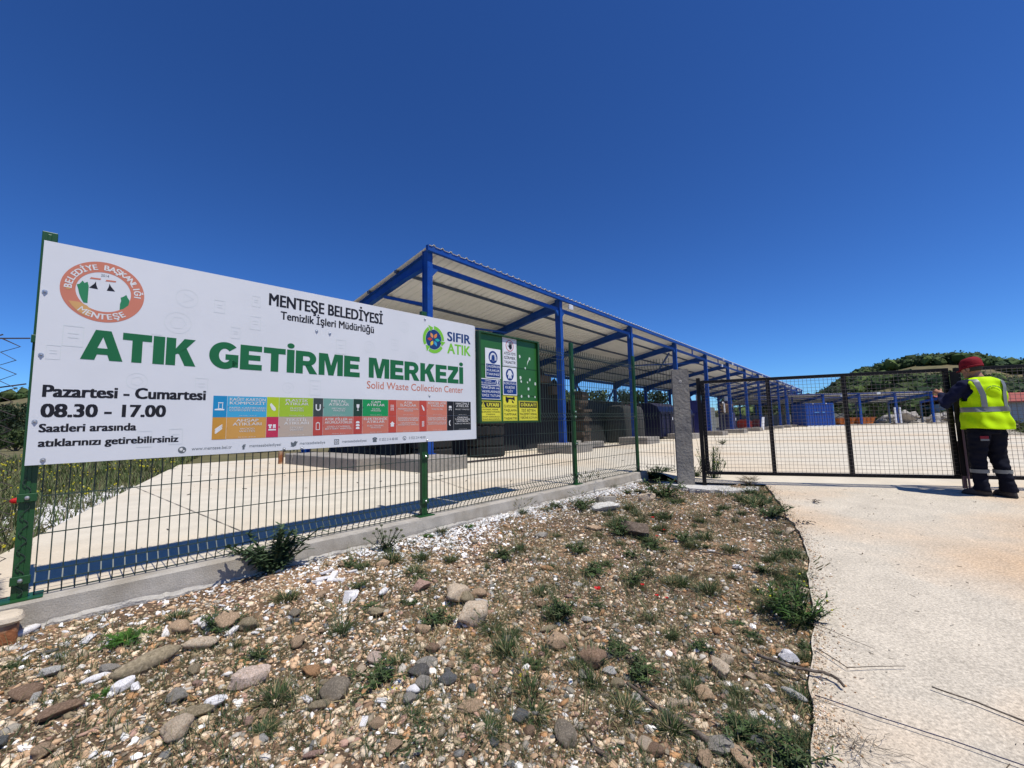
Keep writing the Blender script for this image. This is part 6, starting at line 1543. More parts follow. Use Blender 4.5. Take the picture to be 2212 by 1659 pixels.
def plant(kind, seed):
    random.seed(seed); b = MB()     # unit radius 1 (half width)
    if kind == 'grass':
        for i in range(240):
            r0 = random.uniform(0, .45) ; a0 = random.uniform(0, 6.28); c = jit_c(random.choice([G1, G2, G3, G2, STRAW, DK]))
            blade(b, (r0 * math.cos(a0), r0 * math.sin(a0), 0), a0 + random.uniform(-.9, .9), random.uniform(.1, .75), random.uniform(.5, 1.25), random.uniform(.022, .045), c, 4, random.uniform(.4, 1.3))
    elif kind == 'barley':
        for i in range(110):
            r0 = random.uniform(0, .3); a0 = random.uniform(0, 6.28); blade(b, (r0 * math.cos(a0), r0 * math.sin(a0), 0), a0 + random.uniform(-.9, .9), random.uniform(.1, .7), random.uniform(.4, 1.0), random.uniform(.02, .04), jit_c(random.choice([G2, G3, G1])), 4, random.uniform(.4, 1.2))
        for i in range(17):
            r0 = random.uniform(0, .35); a0 = random.uniform(0, 6.28); az = a0 + random.uniform(-1, 1); e = blade(b, (r0 * math.cos(a0), r0 * math.sin(a0), 0), az, random.uniform(.05, .30), random.uniform(1.0, 1.75), .018, jit_c(G3), 5, .9)
            c = jit_c(random.choice([(.20, .19, .08), (.26, .22, .12), G3])); d = Vector((math.cos(az) * .5, math.sin(az) * .5, .55)).normalized(); q = [e + d * t for t in (-.02, .06, .16, .26, .34)]
            b.tube(q, [.01, .028, .034, .026, .006], 5, c)
            for j in range(9):
                p0 = e + d * (.04 + .03 * j); blade(b, p0, az + random.uniform(-1.6, 1.6), random.uniform(.3, .6), .16, .006, c, 1, 0)
    elif kind == 'leafy':
        for i in range(16):
            a0 = random.uniform(0, 6.28); ln = random.uniform(.15, .75); hgt = random.uniform(.25, .75) ; tip = Vector((math.cos(a0) * ln, math.sin(a0) * ln, hgt)); b.tube([(0, 0, 0), tip * .5 + Vector((0, 0, .06)), tip], [.018, .013, .008], 4, jit_c(G2))
            for j in range(26):
                t = random.uniform(.2, 1); leaf(b, tip * t, random.uniform(0, 6.28), random.uniform(-.2, 1.1), random.uniform(.09, .20), random.uniform(.022, .045), jit_c(random.choice([G1, G2, G3])))
    elif kind == 'feather':
        for i in range(42):
            a0 = random.uniform(0, 6.28); ln = random.uniform(.3, 1.0); hgt = random.uniform(.10, .5); tip = Vector((math.cos(a0) * ln, math.sin(a0) * ln, hgt)); c = jit_c((.060, .150, .020), .3)
            b.tube([(0, 0, 0), tip * .55 + Vector((0, 0, .10)), tip], [.012, .009, .005], 3, c)
            for j in range(24):
                t = .25 + .75 * j / 24; q = tip * t + Vector((0, 0, .10 * math.sin(t * 3.1))); sd = 1 if j % 2 else -1; blade(b, q, a0 + sd * random.uniform(.6, 1.3), random.uniform(.7, 1.5), random.uniform(.10, .22), .03, c, 2, .3)
    elif kind == 'rosette':
        for i in range(26):
            a0 = i * 2.4 + random.uniform(-.2, .2); k = 1 - i / 40; leaf(b, (0, 0, .01 + .004 * i), a0, .15 + .035 * i, random.uniform(.75, 1.0) * k, .17 * k + .03, jit_c(random.choice([G1, G3])), True)
    elif kind == 'mat':
        for i in range(210):
            r0 = random.uniform(0, 1) ** .6; a0 = random.uniform(0, 6.28); leaf(b, (r0 * math.cos(a0) * .95, r0 * math.sin(a0) * .95, random.uniform(.0, .12)), random.uniform(0, 6.28), random.uniform(.0, .7), random.uniform(.10, .19), random.uniform(.06, .10), jit_c(random.choice([(.085, .115, .06), (.07, .10, .045), G2])))
    elif kind == 'thistle':
        for i in range(22):
            a0 = random.uniform(0, 6.28); ln = random.uniform(.1, .85); hgt = random.uniform(.45, 1.15); tip = Vector((math.cos(a0) * ln, math.sin(a0) * ln, hgt)); b.tube([(0, 0, 0), tip * .5 + Vector((0, 0, .1)), tip], [.03, .022, .012], 5, jit_c(DK))
            for j in range(44):
                t = random.uniform(.12, 1); leaf(b, tip * t, random.uniform(0, 6.28), random.uniform(-.3, 1.0), random.uniform(.10, .22), random.uniform(.04, .08), jit_c(random.choice([DK, G2, (.06, .095, .045)])), True)
    elif kind == 'seedball':
        for i in range(14):
            a0 = random.uniform(0, 6.28); ln = random.uniform(.1, .8); hgt = random.uniform(.5, 1.25); tip = Vector((math.cos(a0) * ln, math.sin(a0) * ln, hgt)); b.tube([(0, 0, 0), tip * .5, tip], [.014, .012, .01], 4, jit_c(G3))
            b.ball(tip, .055, n=7, m=5, col=jit_c((.12, .13, .07)))
            for j in range(12): leaf(b, tip * random.uniform(.05, .7), random.uniform(0, 6.28), random.uniform(-.1, .9), random.uniform(.15, .3), .05, jit_c(random.choice([G2, G3])))
    elif kind == 'dry':
        for i in range(34):
            a0 = random.uniform(0, 6.28); pts = [Vector((0, 0, 0))]; az = a0; 
            for j in range(4): az += random.uniform(-.6, .6); pts.append(pts[-1] + Vector((math.cos(az), math.sin(az), random.uniform(.0, .7))) * random.uniform(.12, .28))
            b.tube(pts, [.010, .008, .007, .005, .003], 3, jit_c(random.choice([(.12, .08, .05), (.18, .13, .08), DRY])))
            q = pts[2]; az += 1; b.tube([q, q + Vector((math.cos(az), math.sin(az), .5)) * .25], [.006, .003], 3, jit_c(DRY))
        for i in range(26):
            a0 = random.uniform(0, 6.28); blade(b, (0, 0, 0), a0, random.uniform(.3, 1.1), random.uniform(.4, .9), .02, jit_c(random.choice([STRAW, DRY, G3])), 3)
    elif kind == 'tall':
        for i in range(34):
            a0 = random.uniform(0, 6.28); r0 = random.uniform(0, .35); base = Vector((math.cos(a0) * r0, math.sin(a0) * r0, 0)); tip = base + Vector((math.cos(a0) * random.uniform(.1, .55), math.sin(a0) * random.uniform(.1, .55), random.uniform(.5, 1.15))); b.tube([base, (base + tip) / 2 + Vector((0, 0, .05)), tip], [.014, .010, .005], 3, jit_c(G1))
            for j in range(18): blade(b, base + (tip - base) * random.uniform(.1, 1), random.uniform(0, 6.28), random.uniform(.3, 1.2), random.uniform(.12, .3), .035, jit_c(random.choice([G1, (.07, .15, .03), G2])), 2, .6)
            if i % 3 == 0: b.ball(tip, .022, n=6, m=4, col=(.65, .58, .03))
    return b
PM = {}
def plant_me(kind, v):
    if (kind, v) not in PM:
        pb = plant(kind, hash_k[kind] * 10 + v); q = sorted(math.hypot(p[0], p[1]) for p in pb.v); k = 1 / q[int(len(q) * .93)]
        pb.v = [(p[0] * k, p[1] * k, p[2] * k) for p in pb.v]; PM[(kind, v)] = pb.mesh('foliage', M_fol, False, True)
    return PM[(kind, v)]
hash_k = {k: i + 1 for i, k in enumerate(['grass', 'barley', 'leafy', 'feather', 'rosette', 'mat', 'thistle', 'seedball', 'dry', 'tall'])}
KL = {'grass': ('small green grass tuft growing among the stones', 'grass tufts in the rubble'), 'barley': ('tuft of wild barley with pale seed heads among the stones', 'wild barley tufts in the rubble'), 'leafy': ('small leafy green weed growing among the stones', 'small leafy weeds in the rubble'),
      'rosette': ('flat green leaf rosette among the stones', 'leaf rosettes in the rubble'), 'dry': ('dry brown weed among the stones', 'dry brown weeds in the rubble'), 'feather': ('tiny feathery green weed near the kerb', 'tiny feathery weeds near the kerb')}
NMK = {'grass': 'grass_tuft', 'barley': 'barley_tuft', 'leafy': 'leafy_weed', 'rosette': 'rosette_weed', 'dry': 'dry_weed', 'feather': 'feathery_weed', 'thistle': 'thistle_bush', 'seedball': 'seed_head_weed', 'mat': 'creeping_weed', 'tall': 'tall_weed'}
HS = {'grass': .75, 'barley': .95, 'leafy': .75, 'feather': .8, 'rosette': .8, 'mat': .6, 'thistle': .62, 'seedball': .9, 'dry': .6, 'tall': 1.0}
NV = {'grass': 7, 'barley': 5, 'leafy': 6, 'dry': 5}
for k, (x, y, w, kind, lab) in enumerate(WEEDS):
    v = k % NV.get(kind, 2); o = bpy.data.objects.new(NMK[kind], plant_me(kind, v)); C.objects.link(o)
    o.location = (x, y, float(z_rubble(np.array(x), np.array(y))) - .003); s = w / 2 * 1.2; o.scale = (s * random.uniform(.9, 1.15), s * random.uniform(.9, 1.15), s * HS[kind] * random.uniform(.55, .95)); o.rotation_euler = (0, 0, (k * 1.7) % 6.28)
    if kind == 'thistle': o.scale = (s * 1.2, s * .6, s * .75); o.rotation_euler = (0, 0, FA)
    if lab: tag(o, lab, 'weed')
    else: tag(o, KL[kind][0].replace(' growing', '').replace(' among the stones', '').replace(' near the kerb', '') + ' ' + zone(x, y), 'weed', KL[kind][1].replace(' in the rubble', '').replace(' near the kerb', '') + ' ' + zone(x, y))
random.seed(41); k = 0; tries = 0
while k < 150 and tries < 5000:
    tries += 1; x, y = random.uniform(-2.6, 3.2), random.uniform(1.3, 6.2)
    if Nf(x, y) > -.3 or dedge(x, y) < .05 or abs(math.atan2(x, y)) > R(52): continue
    if noise.noise(Vector((x * 1.1 + 3, y * 1.1, 2.0))) + .28 * (x > 0) < .08: continue
    kind = random.choices(['grass', 'leafy', 'dry', 'barley'], [4, 2.0, 4, 2.2])[0]
    o = bpy.data.objects.new(NMK[kind], plant_me(kind, k % NV[kind])); C.objects.link(o); q = random.uniform(.045, .12) * (1.15 if y > 3 else 1)
    o.location = (x, y, float(z_rubble(np.array(x), np.array(y))) - .003); o.scale = (q, q, q * HS[kind] * random.uniform(.6, 1)); o.rotation_euler = (0, 0, random.uniform(0, 6)); tag(o, KL[kind][0].replace(' growing', '').replace(' among the stones', '').replace(' near the kerb', '') + ' ' + zone(x, y), 'weed', KL[kind][1].replace(' in the rubble', '').replace(' near the kerb', '') + ' ' + zone(x, y)); k += 1
random.seed(47); k = 0
for i in range(58):
    j = random.uniform(0, len(EDGE) - 1.01); a_ = int(j); p_ = EDGE[a_] * (1 - j + a_) + EDGE[a_ + 1] * (j - a_); tv_ = EDGE[a_ + 1] - EDGE[a_]; tv_ = tv_ / np.linalg.norm(tv_); p_ = p_ + np.array([tv_[1], -tv_[0]]) * random.uniform(.01, .30)
    x, y = float(p_[0]), float(p_[1])
    if float(dedge(p_[0], p_[1])) < .005 or noise.noise(Vector((j * 1.7, 3, 1))) < -.22: continue
    kind = random.choices(['grass', 'dry', 'barley', 'leafy'], [4, 3.4, 1.4, 1.2])[0]
    o = bpy.data.objects.new(NMK[kind], plant_me(kind, k % NV[kind])); C.objects.link(o); q = random.uniform(.045, .10) * (1.3 if y > 3 else 1); k += 1
    o.location = (x, y, float(z_rubble(np.array(x), np.array(y))) - .003); o.scale = (q, q * random.uniform(.8, 1.2), q * HS[kind] * random.uniform(.55, 1)); o.rotation_euler = (0, 0, random.uniform(0, 6)); tag(o, KL[kind][0].replace(' growing', '').replace(' among the stones', '') + ' by the road edge', 'weed', KL[kind][1].replace(' in the rubble', '') + ' by the road edge')
# weeds behind the gate, by the pillar, on the yard side
random.seed(5)
for (x, y, w, kind, lab) in [(3.25, 6.95, .42, 'tall', 'tall thin weed growing inside the gate beside the pillar'), (3.0, 7.05, .34, 'leafy', 'leafy weed just inside the gate at the hinge post'), (3.75, 6.75, .30, 'dry', 'dry stalky weed inside the gate at the first upright'), (2.42, 7.2, .34, 'leafy', 'leafy weed between the last green post and the pillar'), (3.5, 6.35, .36, 'dry', 'dry brown weed under the bottom rail of the gate'), (7.05, 14.2, .3, 'leafy', 'tiny green weed behind the third column footing')]:
    o = bpy.data.objects.new(NMK[kind], plant_me(kind, 0)); C.objects.link(o); s = w / 2; o.location = (x, y, -.12 if y < 8 else 0.0); o.scale = (s, s, s * (1.5 if kind == 'tall' else 1)); tag(o, lab, 'weed')
for (x, y, lab) in ((3.15, 7.15, 'left tall dry grass stalk standing inside the gate'), (3.45, 7.1, 'right tall dry grass stalk standing inside the gate')):
    b = MB(); b.tube([(0, 0, 0), (.01, 0, .3), (-.03, 0, .62), (-.09, 0, .80), (-.06, 0, .84)], [.004, .003, .003, .002, .001], 4, STRAW)
    b.tube([(.01, .01, .3), (.07, .01, .55), (.10, 0, .60)], [.003, .002, .001], 4, STRAW); o = b.build('grass_stalk', M_fol, None, False, True); o.location = (x, y, -.12); tag(o, lab, 'grass stalk')
# low fill of tiny blades between the stones
random.seed(77); b = MB()
xy = sample_rubble(9000, 55, 1.05)
for (x, y) in xy:
    den = noise.noise(Vector((x * 1.3, y * 1.3, 4.0))) + .35 * float(smooth(np.array((x + 1.0) / 2.0)))
    if den < -.16: continue
    z = float(z_rubble(np.array(x), np.array(y)))
    for j in range(random.randint(5, 9)):
        blade(b, (x + random.gauss(0, .012), y + random.gauss(0, .012), z), random.uniform(0, 6.28), random.uniform(.2, 1.2), random.uniform(.02, .085) * (1 + max(0, den)), random.uniform(.0014, .0032), jit_c(random.choice([G2, G2, G3, DRY, STRAW, DK])), 2, .8)
tag(b.build('sparse_grass', M_fol, None, False, True), kind='stuff')
# gravel spilled over the road's edge
r_ = np.random.default_rng(61); n_ = 5200; t_ = r_.uniform(0, 1, n_); kk = np.clip((t_ * (len(EXT) - 1)).astype(int), 0, len(EXT) - 2); ff_ = t_ * (len(EXT) - 1) - kk
ex = EXT[kk] * (1 - ff_[:, None]) + EXT[kk + 1] * ff_[:, None]; tv = EXT[kk + 1] - EXT[kk]; tv = tv / np.linalg.norm(tv, axis=1, keepdims=True); nv = np.stack([-tv[:, 1], tv[:, 0]], -1)
off = r_.exponential(.045, n_) + .004; ex = ex + nv * off[:, None]; s = (.0018 + .006 * r_.uniform(0, 1, n_) ** 3); okk = (dedge(ex[:, 0], ex[:, 1]) < 0) & (Dg(ex[:, 0], ex[:, 1]) > .02); ex, s = ex[okk], s[okk]
scatter('spilled_gravel', mini, np.column_stack([ex, z_road(ex[:, 0], ex[:, 1]) + s * .3]), s, peb_cols(ex, 62), M_peb, False, 63)
# dead twigs litter
b = MB()
xy = sample_rubble(2600, 56, .9)
for (x, y) in xy:
    a = random.uniform(0, 6.28); L_ = random.uniform(.02, .11); z = float(z_rubble(np.array(x), np.array(y))) + .007
    b.tube([(x, y, z), (x + math.cos(a) * L_ * .5, y + math.sin(a) * L_ * .5, z + .006), (x + math.cos(a + .3) * L_, y + math.sin(a + .3) * L_, z + .002)], [.0012, .0011, .0006], 3, jit_c(random.choice([(.10, .07, .045), (.16, .11, .07), STRAW])))
tag(b.build('twig_litter', M_fol, None, False, True), kind='stuff')

# poppies
M_pop = mat('poppy_red', (.62, .012, .010), .6, transl=.3, var=.15, scale=60)
pl_ = [('largest red poppy, standing alone right of centre', 0.021), ('red poppy up and left of the poppy pair', 0.013), ('left red poppy of the pair in the dry grass', .013), ('right red poppy of the pair in the dry grass', .011), ('small red poppy just right of the dark jagged rock', .016), ('small red poppy further right of the dark jagged rock', .013), ('small red poppy in the weeds below the dark jagged rock', .013), ('small red poppy at the foot of the concrete pillar', .022)]
for (x, y), (lab, s) in zip(POPPIES, pl_):
    z = float(z_rubble(np.array(x), np.array(y))); t = thing('poppy', lab, 'poppy', (x, y, z))
    H_ = s * 3.0
    b = MB(); b.tube([(0, 0, 0), (.003, 0, H_ * .6), (0, 0, H_)], [.0012, .0010, .0009], 4, G3); 
    for j in range(10): leaf(b, (0, 0, H_ * .1), j * .7, .5, s * 1.8, s * .4, jit_c(G1), True)
    b.build('stem', M_fol, t, False, True)
    for k in range(4):
        b = MB(); a = k * 1.57 + .3; vs = [(0, 0, 0)]
        for i in range(7):
            q = a + (i - 3) * .36; rr0 = s * (1.0 + .12 * math.sin(i * 2.1)); vs.append((math.cos(q) * rr0, math.sin(q) * rr0, s * (.55 + .15 * math.sin(i * 1.9 + k))))
        for i in range(7): q = a + (i - 3) * .34; vs.append((math.cos(q) * s * .5, math.sin(q) * s * .5, s * .12))
        fs = [(8 + i, 9 + i, 2 + i, 1 + i) for i in range(6)] + [(0, 9 + i, 8 + i) for i in range(6)]
        o = MB(); o.add(vs, fs); p_ = o.build('petal', M_pop, t, True); p_.location = (0, 0, H_)
    b = MB(); b.ball((0, 0, H_ + s * .2), s * .22, n=7, m=5, col=(.02, .02, .02)); b.build('seed_head', M_fol, t, False, True)
random.seed(3)
for k, (x, y, lab) in enumerate(((-4.75, 4.05, 'red poppy at the far left behind the chain link fence'), (-4.95, 4.0, 'leftmost red poppy behind the chain link fence'), (-4.6, 4.0, 'red poppy nearest the green post behind the chain link fence'))):
    b = MB(); b.ball((0, 0, .32 + .03 * k), .045, sz=.6, n=8, m=5); o = b.build('poppy', M_pop); b = MB(); b.tube([(0, 0, 0), (0, 0, .32)], .003, 4, G3); b.build('stem', M_fol, o, False, True); o.location = (x, y, -.09); tag(o, lab, 'poppy')
# yellow flowers in rubble
b = MB()
for (x, y) in ((0.02, 1.95), (0.0, 1.90), (-.5, 1.75), (.06, 2.12), (1.38, 2.72), (1.42, 2.70)):
    z = float(z_rubble(np.array(x), np.array(y)))
    for j in range(3): b.ball((x + random.gauss(0, .01), y + random.gauss(0, .01), z + .03 + random.uniform(0, .02)), .004, n=6, m=4, col=(.7, .6, .03))
tag(b.build('yellow_flowers', M_fol, None, False, True), kind='stuff')

# sticks, cord, hose
M_stick = mat('dead_wood', (.10, .075, .055), .9, stain=(.25, .21, .17), stain_scale=30, stain_amt=.7, var=.3, scale=40, bump=.8, bscale=60)
def stick(name, pts, r, label, cat, m=M_stick, lift=.5, twigs=0):
    b = MB(); n = len(pts); q = [Vector((p[0], p[1], p[2] + (r if not isinstance(r, list) else r[0]) * lift + .004)) for p in pts]
    dense = []
    for i in range(n - 1):
        for t in (0, .34, .67): dense.append(q[i].lerp(q[i + 1], t) + Vector((random.gauss(0, 1), random.gauss(0, 1), random.uniform(0, 1))) * (r if not isinstance(r, list) else r[0]) * .35)
    dense.append(q[-1]); rs = np.interp(np.linspace(0, 1, len(dense)), [0, 1], r if isinstance(r, list) else [r, r * .9]).tolist()
    b.tube(dense, rs, 7)
    o = b.build(name, m, None, True); 
    for k in range(twigs):
        i = random.randint(1, len(dense) - 2); a = random.uniform(0, 6.28); L_ = random.uniform(.04, .12); tb = MB(); tb.tube([dense[i], dense[i] + Vector((math.cos(a) * L_ * .5, math.sin(a) * L_ * .5, .012)), dense[i] + Vector((math.cos(a + .4) * L_, math.sin(a + .4) * L_, .004))], [rs[i] * .4, rs[i] * .3, rs[i] * .15], 5); tb.build('side_twig', m, o, True)
    return tag(o, label, cat)
stick('dead_branch', [(0.488, 2.002, -0.333), (0.579, 1.874, -0.355), (0.649, 1.809, -0.37), (0.72, 1.725, -0.385)], [.007, .013], 'thick grey dead branch lying in the lower right rubble', 'branch', twigs=4)
stick('dead_branch', [(0.239, 1.718, -0.338), (0.281, 1.648, -0.352), (0.326, 1.594, -0.367)], [.006, .010], 'dark dead branch running off the bottom edge', 'branch', twigs=2)
stick('dead_branch', [(0.045, 1.683, -0.313), (0.11, 1.626, -0.33), (0.178, 1.578, -0.347)], [.003, .004], 'thin dry stick right beside the egg shaped boulder', 'stick')
stick('dead_branch', [(1.194, 2.205, -0.335), (1.283, 2.116, -0.338), (1.396, 2.064, -0.338), (1.438, 2.029, -0.340), (1.439, 1.967, -0.347)], [.008, .006], 'dark curved stick reaching from the rubble onto the road', 'stick', twigs=3)
stick('dry_twig', [(1.533, 2.261, -0.334), (1.557, 2.095, -0.338), (1.708, 2.095, -0.336), (1.829, 2.091, -0.335)], [.0025, .0014], 'thin bent twig lying on the road above the curved stick', 'twig')
stick('dry_twig', [(1.66, 2.50, -0.318), (1.71, 2.422, -0.32), (1.756, 2.316, -0.325), (1.804, 2.23, -0.329)], [.002, .001], 'thin pale twig trailing from the tall green weed onto the road', 'twig')
stick('dry_stick', [(1.808, 1.948, -0.344), (1.895, 1.85, -0.347), (1.963, 1.741, -0.351), (2.02, 1.654, -0.354)], [.003, .0042], 'dark straight stick lying on the road at the right edge', 'stick')
M_cord = mat('cord', (.030, .030, .075), .8, var=.3, scale=200)
stick('cord', [(1.281, 1.93, -0.354), (1.442, 1.793, -0.357), (1.596, 1.675, -0.36), (1.732, 1.554, -0.364), (1.90, 1.40, -0.369)], .0022, 'thin dark blue cord lying straight across the road', 'cord', M_cord)
stick('hose', [(-1.11, 1.40, -0.245), (-1.107, 1.507, -0.240), (-1.09, 1.57, -0.236)], .013, 'short grey hose end at the bottom beside the big cream boulder', 'hose', mat('hose_grey', (.12, .13, .13), .5), .8)
stick('dry_stick', [(-1.43, 1.52, -0.22), (-1.347, 1.566, -0.222), (-1.251, 1.611, -0.224)], [.004, .003], 'long grey stick at the bottom left of the big cream boulder', 'stick', twigs=3)
stick('straw_stalk', [(-0.972, 1.677, -0.225), (-0.776, 1.73, -0.225), (-0.596, 1.787, -0.225), (-0.519, 1.778, -0.235)], .0016, 'long pale straw lying across the big grey brown boulder', 'straw', mat('straw', STRAW, .7), 1)
stick('dry_stick', [(0.624, 1.747, -0.38), (0.719, 1.842, -0.378), (0.695, 1.875, -0.375)], [.004, .003], 'crooked dark stick near the grey stone at lower right', 'stick', twigs=2)
stick('dry_stick', [(0.528, 1.868, -0.355), (0.584, 1.785, -0.372), (0.661, 1.75, -0.385)], [.005, .004], 'dark stick parallel to the thick dead branch', 'stick', twigs=2)
stick('dry_stick', [(1.55, 3.65, -.27), (1.68, 3.62, -.27), (1.78, 3.52, -.27)], [.007, .004], 'dark short stick in the rubble left of the road edge', 'stick', twigs=2)
random.seed(21)
for k, (x, y, z, lab) in enumerate(((3.6, 5.13, -.158, 'clump of dark dry leaves on the road near the gate'), (2.92, 4.37, -.208, 'dark dead leaf cluster on the road further down'))):
    b = MB()
    for j in range(12): leaf(b, (random.gauss(0, .035), random.gauss(0, .02), .006), random.uniform(0, 6.28), random.uniform(0, .5), .06, .018, jit_c((.08, .06, .045)))
    o = b.build('dead_leaves', M_fol, None, False, True); o.location = (x, y, z); tag(o, lab, 'dead leaves')
b = MB()
for j in range(520):
    x = random.uniform(1.1, 6.5); y = random.uniform(1.2, 6.0)
    if dedge(np.array(x), np.array(y)) > -.03 or (j % 3 and dedge(np.array(x), np.array(y)) < -.7): continue
    z = float(z_road(x, y)) + .003; a = random.uniform(0, 6.28); L_ = random.uniform(.006, .035)
    b.tube([(x, y, z), (x + math.cos(a) * L_, y + math.sin(a) * L_, z + .001)], random.uniform(.0008, .002), 3, jit_c(random.choice([(.10, .075, .05), (.2, .15, .1), (.07, .055, .05)])))
    if j % 6 == 0: b.ball((x + .03, y, z + .002), random.uniform(.002, .006), n=6, m=4, col=jit_c((.3, .24, .17)))
tag(b.build('road_litter', M_fol, None, False, True), kind='stuff')
# small grey root tangle lying on the road corner
b = MB(); random.seed(9)
for j in range(46):
    p = Vector((1.16 + random.gauss(0, .045), 1.66 + random.gauss(0, .045), -.352)); p.x += .08; pts = [p]; a = random.uniform(0, 6.28)
    for i in range(4): a += random.uniform(-.8, .8); pts.append(pts[-1] + Vector((math.cos(a) * .025, math.sin(a) * .025, random.uniform(-.001, .003))))
    b.tube(pts, .0007, 3, jit_c((.13, .11, .08)))
tag(b.build('root_tangle', M_fol, None, False, True), 'flat tangle of thin dry roots on the road near the bottom', 'roots')

# ================================================================== FIELD behind the left fence
random.seed(31); r_ = np.random.default_rng(8)
b = MB(); bf = MB()
k = 0
while k < 5200:
    y = random.uniform(2.6, 17); lxx = float(np.interp(y, [2, 3.5, 4.5, 6.7, 8.5, 10.8, 17], [-2.8, -3.985, -4.616, -6.006, -7.161, -8.6, -12.5])); x = lxx - abs(random.expovariate(1 / 2.5)) - .05
    if abs(math.atan2(x, y)) > R(56) : k += 1; continue
    near_ = lxx - x
    if near_ < .55 and random.random() < .75 and 4.2 < y < 8: k += 1; continue
    z = float(z_ground(np.array([x]), np.array([y]))[0]); sc = random.uniform(.10, .26) * (1.0 if y < 9 else 1.4)
    for j in range(6): blade(b, (x + random.gauss(0, .04), y + random.gauss(0, .04), z), random.uniform(0, 6.28), random.uniform(.05, .55), sc * random.uniform(.6, 1.1), .014 if y < 9 else .03, jit_c(random.choice([(.12, .16, .05), (.09, .13, .04), (.19, .20, .09), (.17, .15, .08)])), 2, .7)
    if random.random() < .07:
        q = sc * random.uniform(.6, 1.0)
        for j in range(2): bf.ball((x + random.gauss(0, .06), y + random.gauss(0, .06), z + q), .013 if y < 9 else .022, n=5, m=3, col=(.62, .55, .04))
    k += 1
tag(b.build('field_grass', M_fol, None, False, True), kind='stuff'); tag(bf.build('field_flowers', M_fol, None, False, True), kind='stuff')

# ================================================================== TREES AND BUSHES
def crown_cloud(b, centers, n, size, cols, rngl):
    for (cx, cy, cz, r) in centers:
        for _ in range(int(n * r * r)):
            d = rngl.normal(size=3); d /= np.linalg.norm(d); q = r * rngl.uniform(.55, 1.05); p = np.array([cx, cy, cz]) + d * q * np.array([1, 1, .85])
            u = rngl.normal(size=3); u /= np.linalg.norm(u); w = np.cross(u, d); nw = np.linalg.norm(w)
            if nw < 1e-3: continue
            w /= nw; s = size * rngl.uniform(.6, 1.3); c = cols[rngl.integers(len(cols))]; kk = rngl.uniform(.7, 1.3)
            b.add([p - u * s, p + w * s * .6, p + u * s, p - w * s * .6], [(0, 1, 2, 3)], tuple(q * kk for q in c))
TC = {'dark': [(.030, .050, .020), (.022, .040, .018), (.040, .062, .022)], 'mid': [(.055, .085, .028), (.040, .068, .022), (.075, .105, .030)], 'light': [(.10, .13, .035), (.075, .105, .030), (.12, .14, .04)]}
def make_tree_meshes(kind, tone, seed):
    rl_ = np.random.default_rng(seed); b = MB(); tr = MB(); cs = []
    if kind == 'tree':
        for i in range(15): a = rl_.uniform(0, 6.28); q = rl_.uniform(0, 1.1); cs.append((q * math.cos(a), q * math.sin(a), rl_.uniform(1.5, 3.6), rl_.uniform(.5, .95)))
        tr.tube([(0, 0, 0), (.05, 0, 1), (0, .05, 2.2), (.05, 0, 3.2)], [.14, .11, .08, .03], 7)
        for i in range(6): c = cs[i]; tr.tube([(0, 0, 1.0 + .2 * i), (c[0] * .5, c[1] * .5, (1.2 + .2 * i + c[2]) / 2), c[:3]], [.07, .045, .015], 5)
    elif kind == 'bush':
        for i in range(12): a = rl_.uniform(0, 6.28); q = rl_.uniform(0, 1.3); cs.append((q * math.cos(a), q * math.sin(a), rl_.uniform(.5, 1.5), rl_.uniform(.45, .8)))
        for i in range(6): c = cs[i]; tr.tube([(0, 0, 0), (c[0] * .5, c[1] * .5, c[2] * .6), c[:3]], [.06, .04, .015], 5)
    else:   # poplar / cypress
        for i in range(15): z = .6 + i * .40; rr1 = .62 * math.sin(min(1, (i + 1.2) / 6) * 1.5) * (1 - max(0, i - 9) / 7.5); cs.append((rl_.uniform(-.12, .12), rl_.uniform(-.12, .12), z, max(rr1, .16)))
        tr.tube([(0, 0, 0), (0, 0, 3), (0, 0, 5.6)], [.13, .09, .03], 7)
    crown_cloud(b, cs, 150 if kind != 'poplar' else 260, .13, TC[tone], rl_)
    return b.mesh('crown', M_fol, False, True), tr.mesh('trunk', M_bark)
M_bark = mat('bark', (.10, .075, .055), .95, var=.3, scale=8, bump=.8, bscale=20)
TMc = {}
def tree(kind, tone, x, y, s, label, group=None, cat=None, sv=0, zoff=0):
    key = (kind, tone, sv)
    if key not in TMc: TMc[key] = make_tree_meshes(kind, tone, len(TMc) + 70)
    cr, tk = TMc[key]; nm = {'tree': 'tree', 'bush': 'bush', 'poplar': 'poplar_tree'}[kind]
    z = float(z_ground(np.array([x]), np.array([y]))[0]) - .05 + zoff
    t = thing(nm, label, cat or ('bush' if kind == 'bush' else 'tree'), (x, y, z), (x * 7.3) % 6.28, group); t.scale = (s, s, s)
    part('crown', cr, t); part('trunk', tk, t); return t
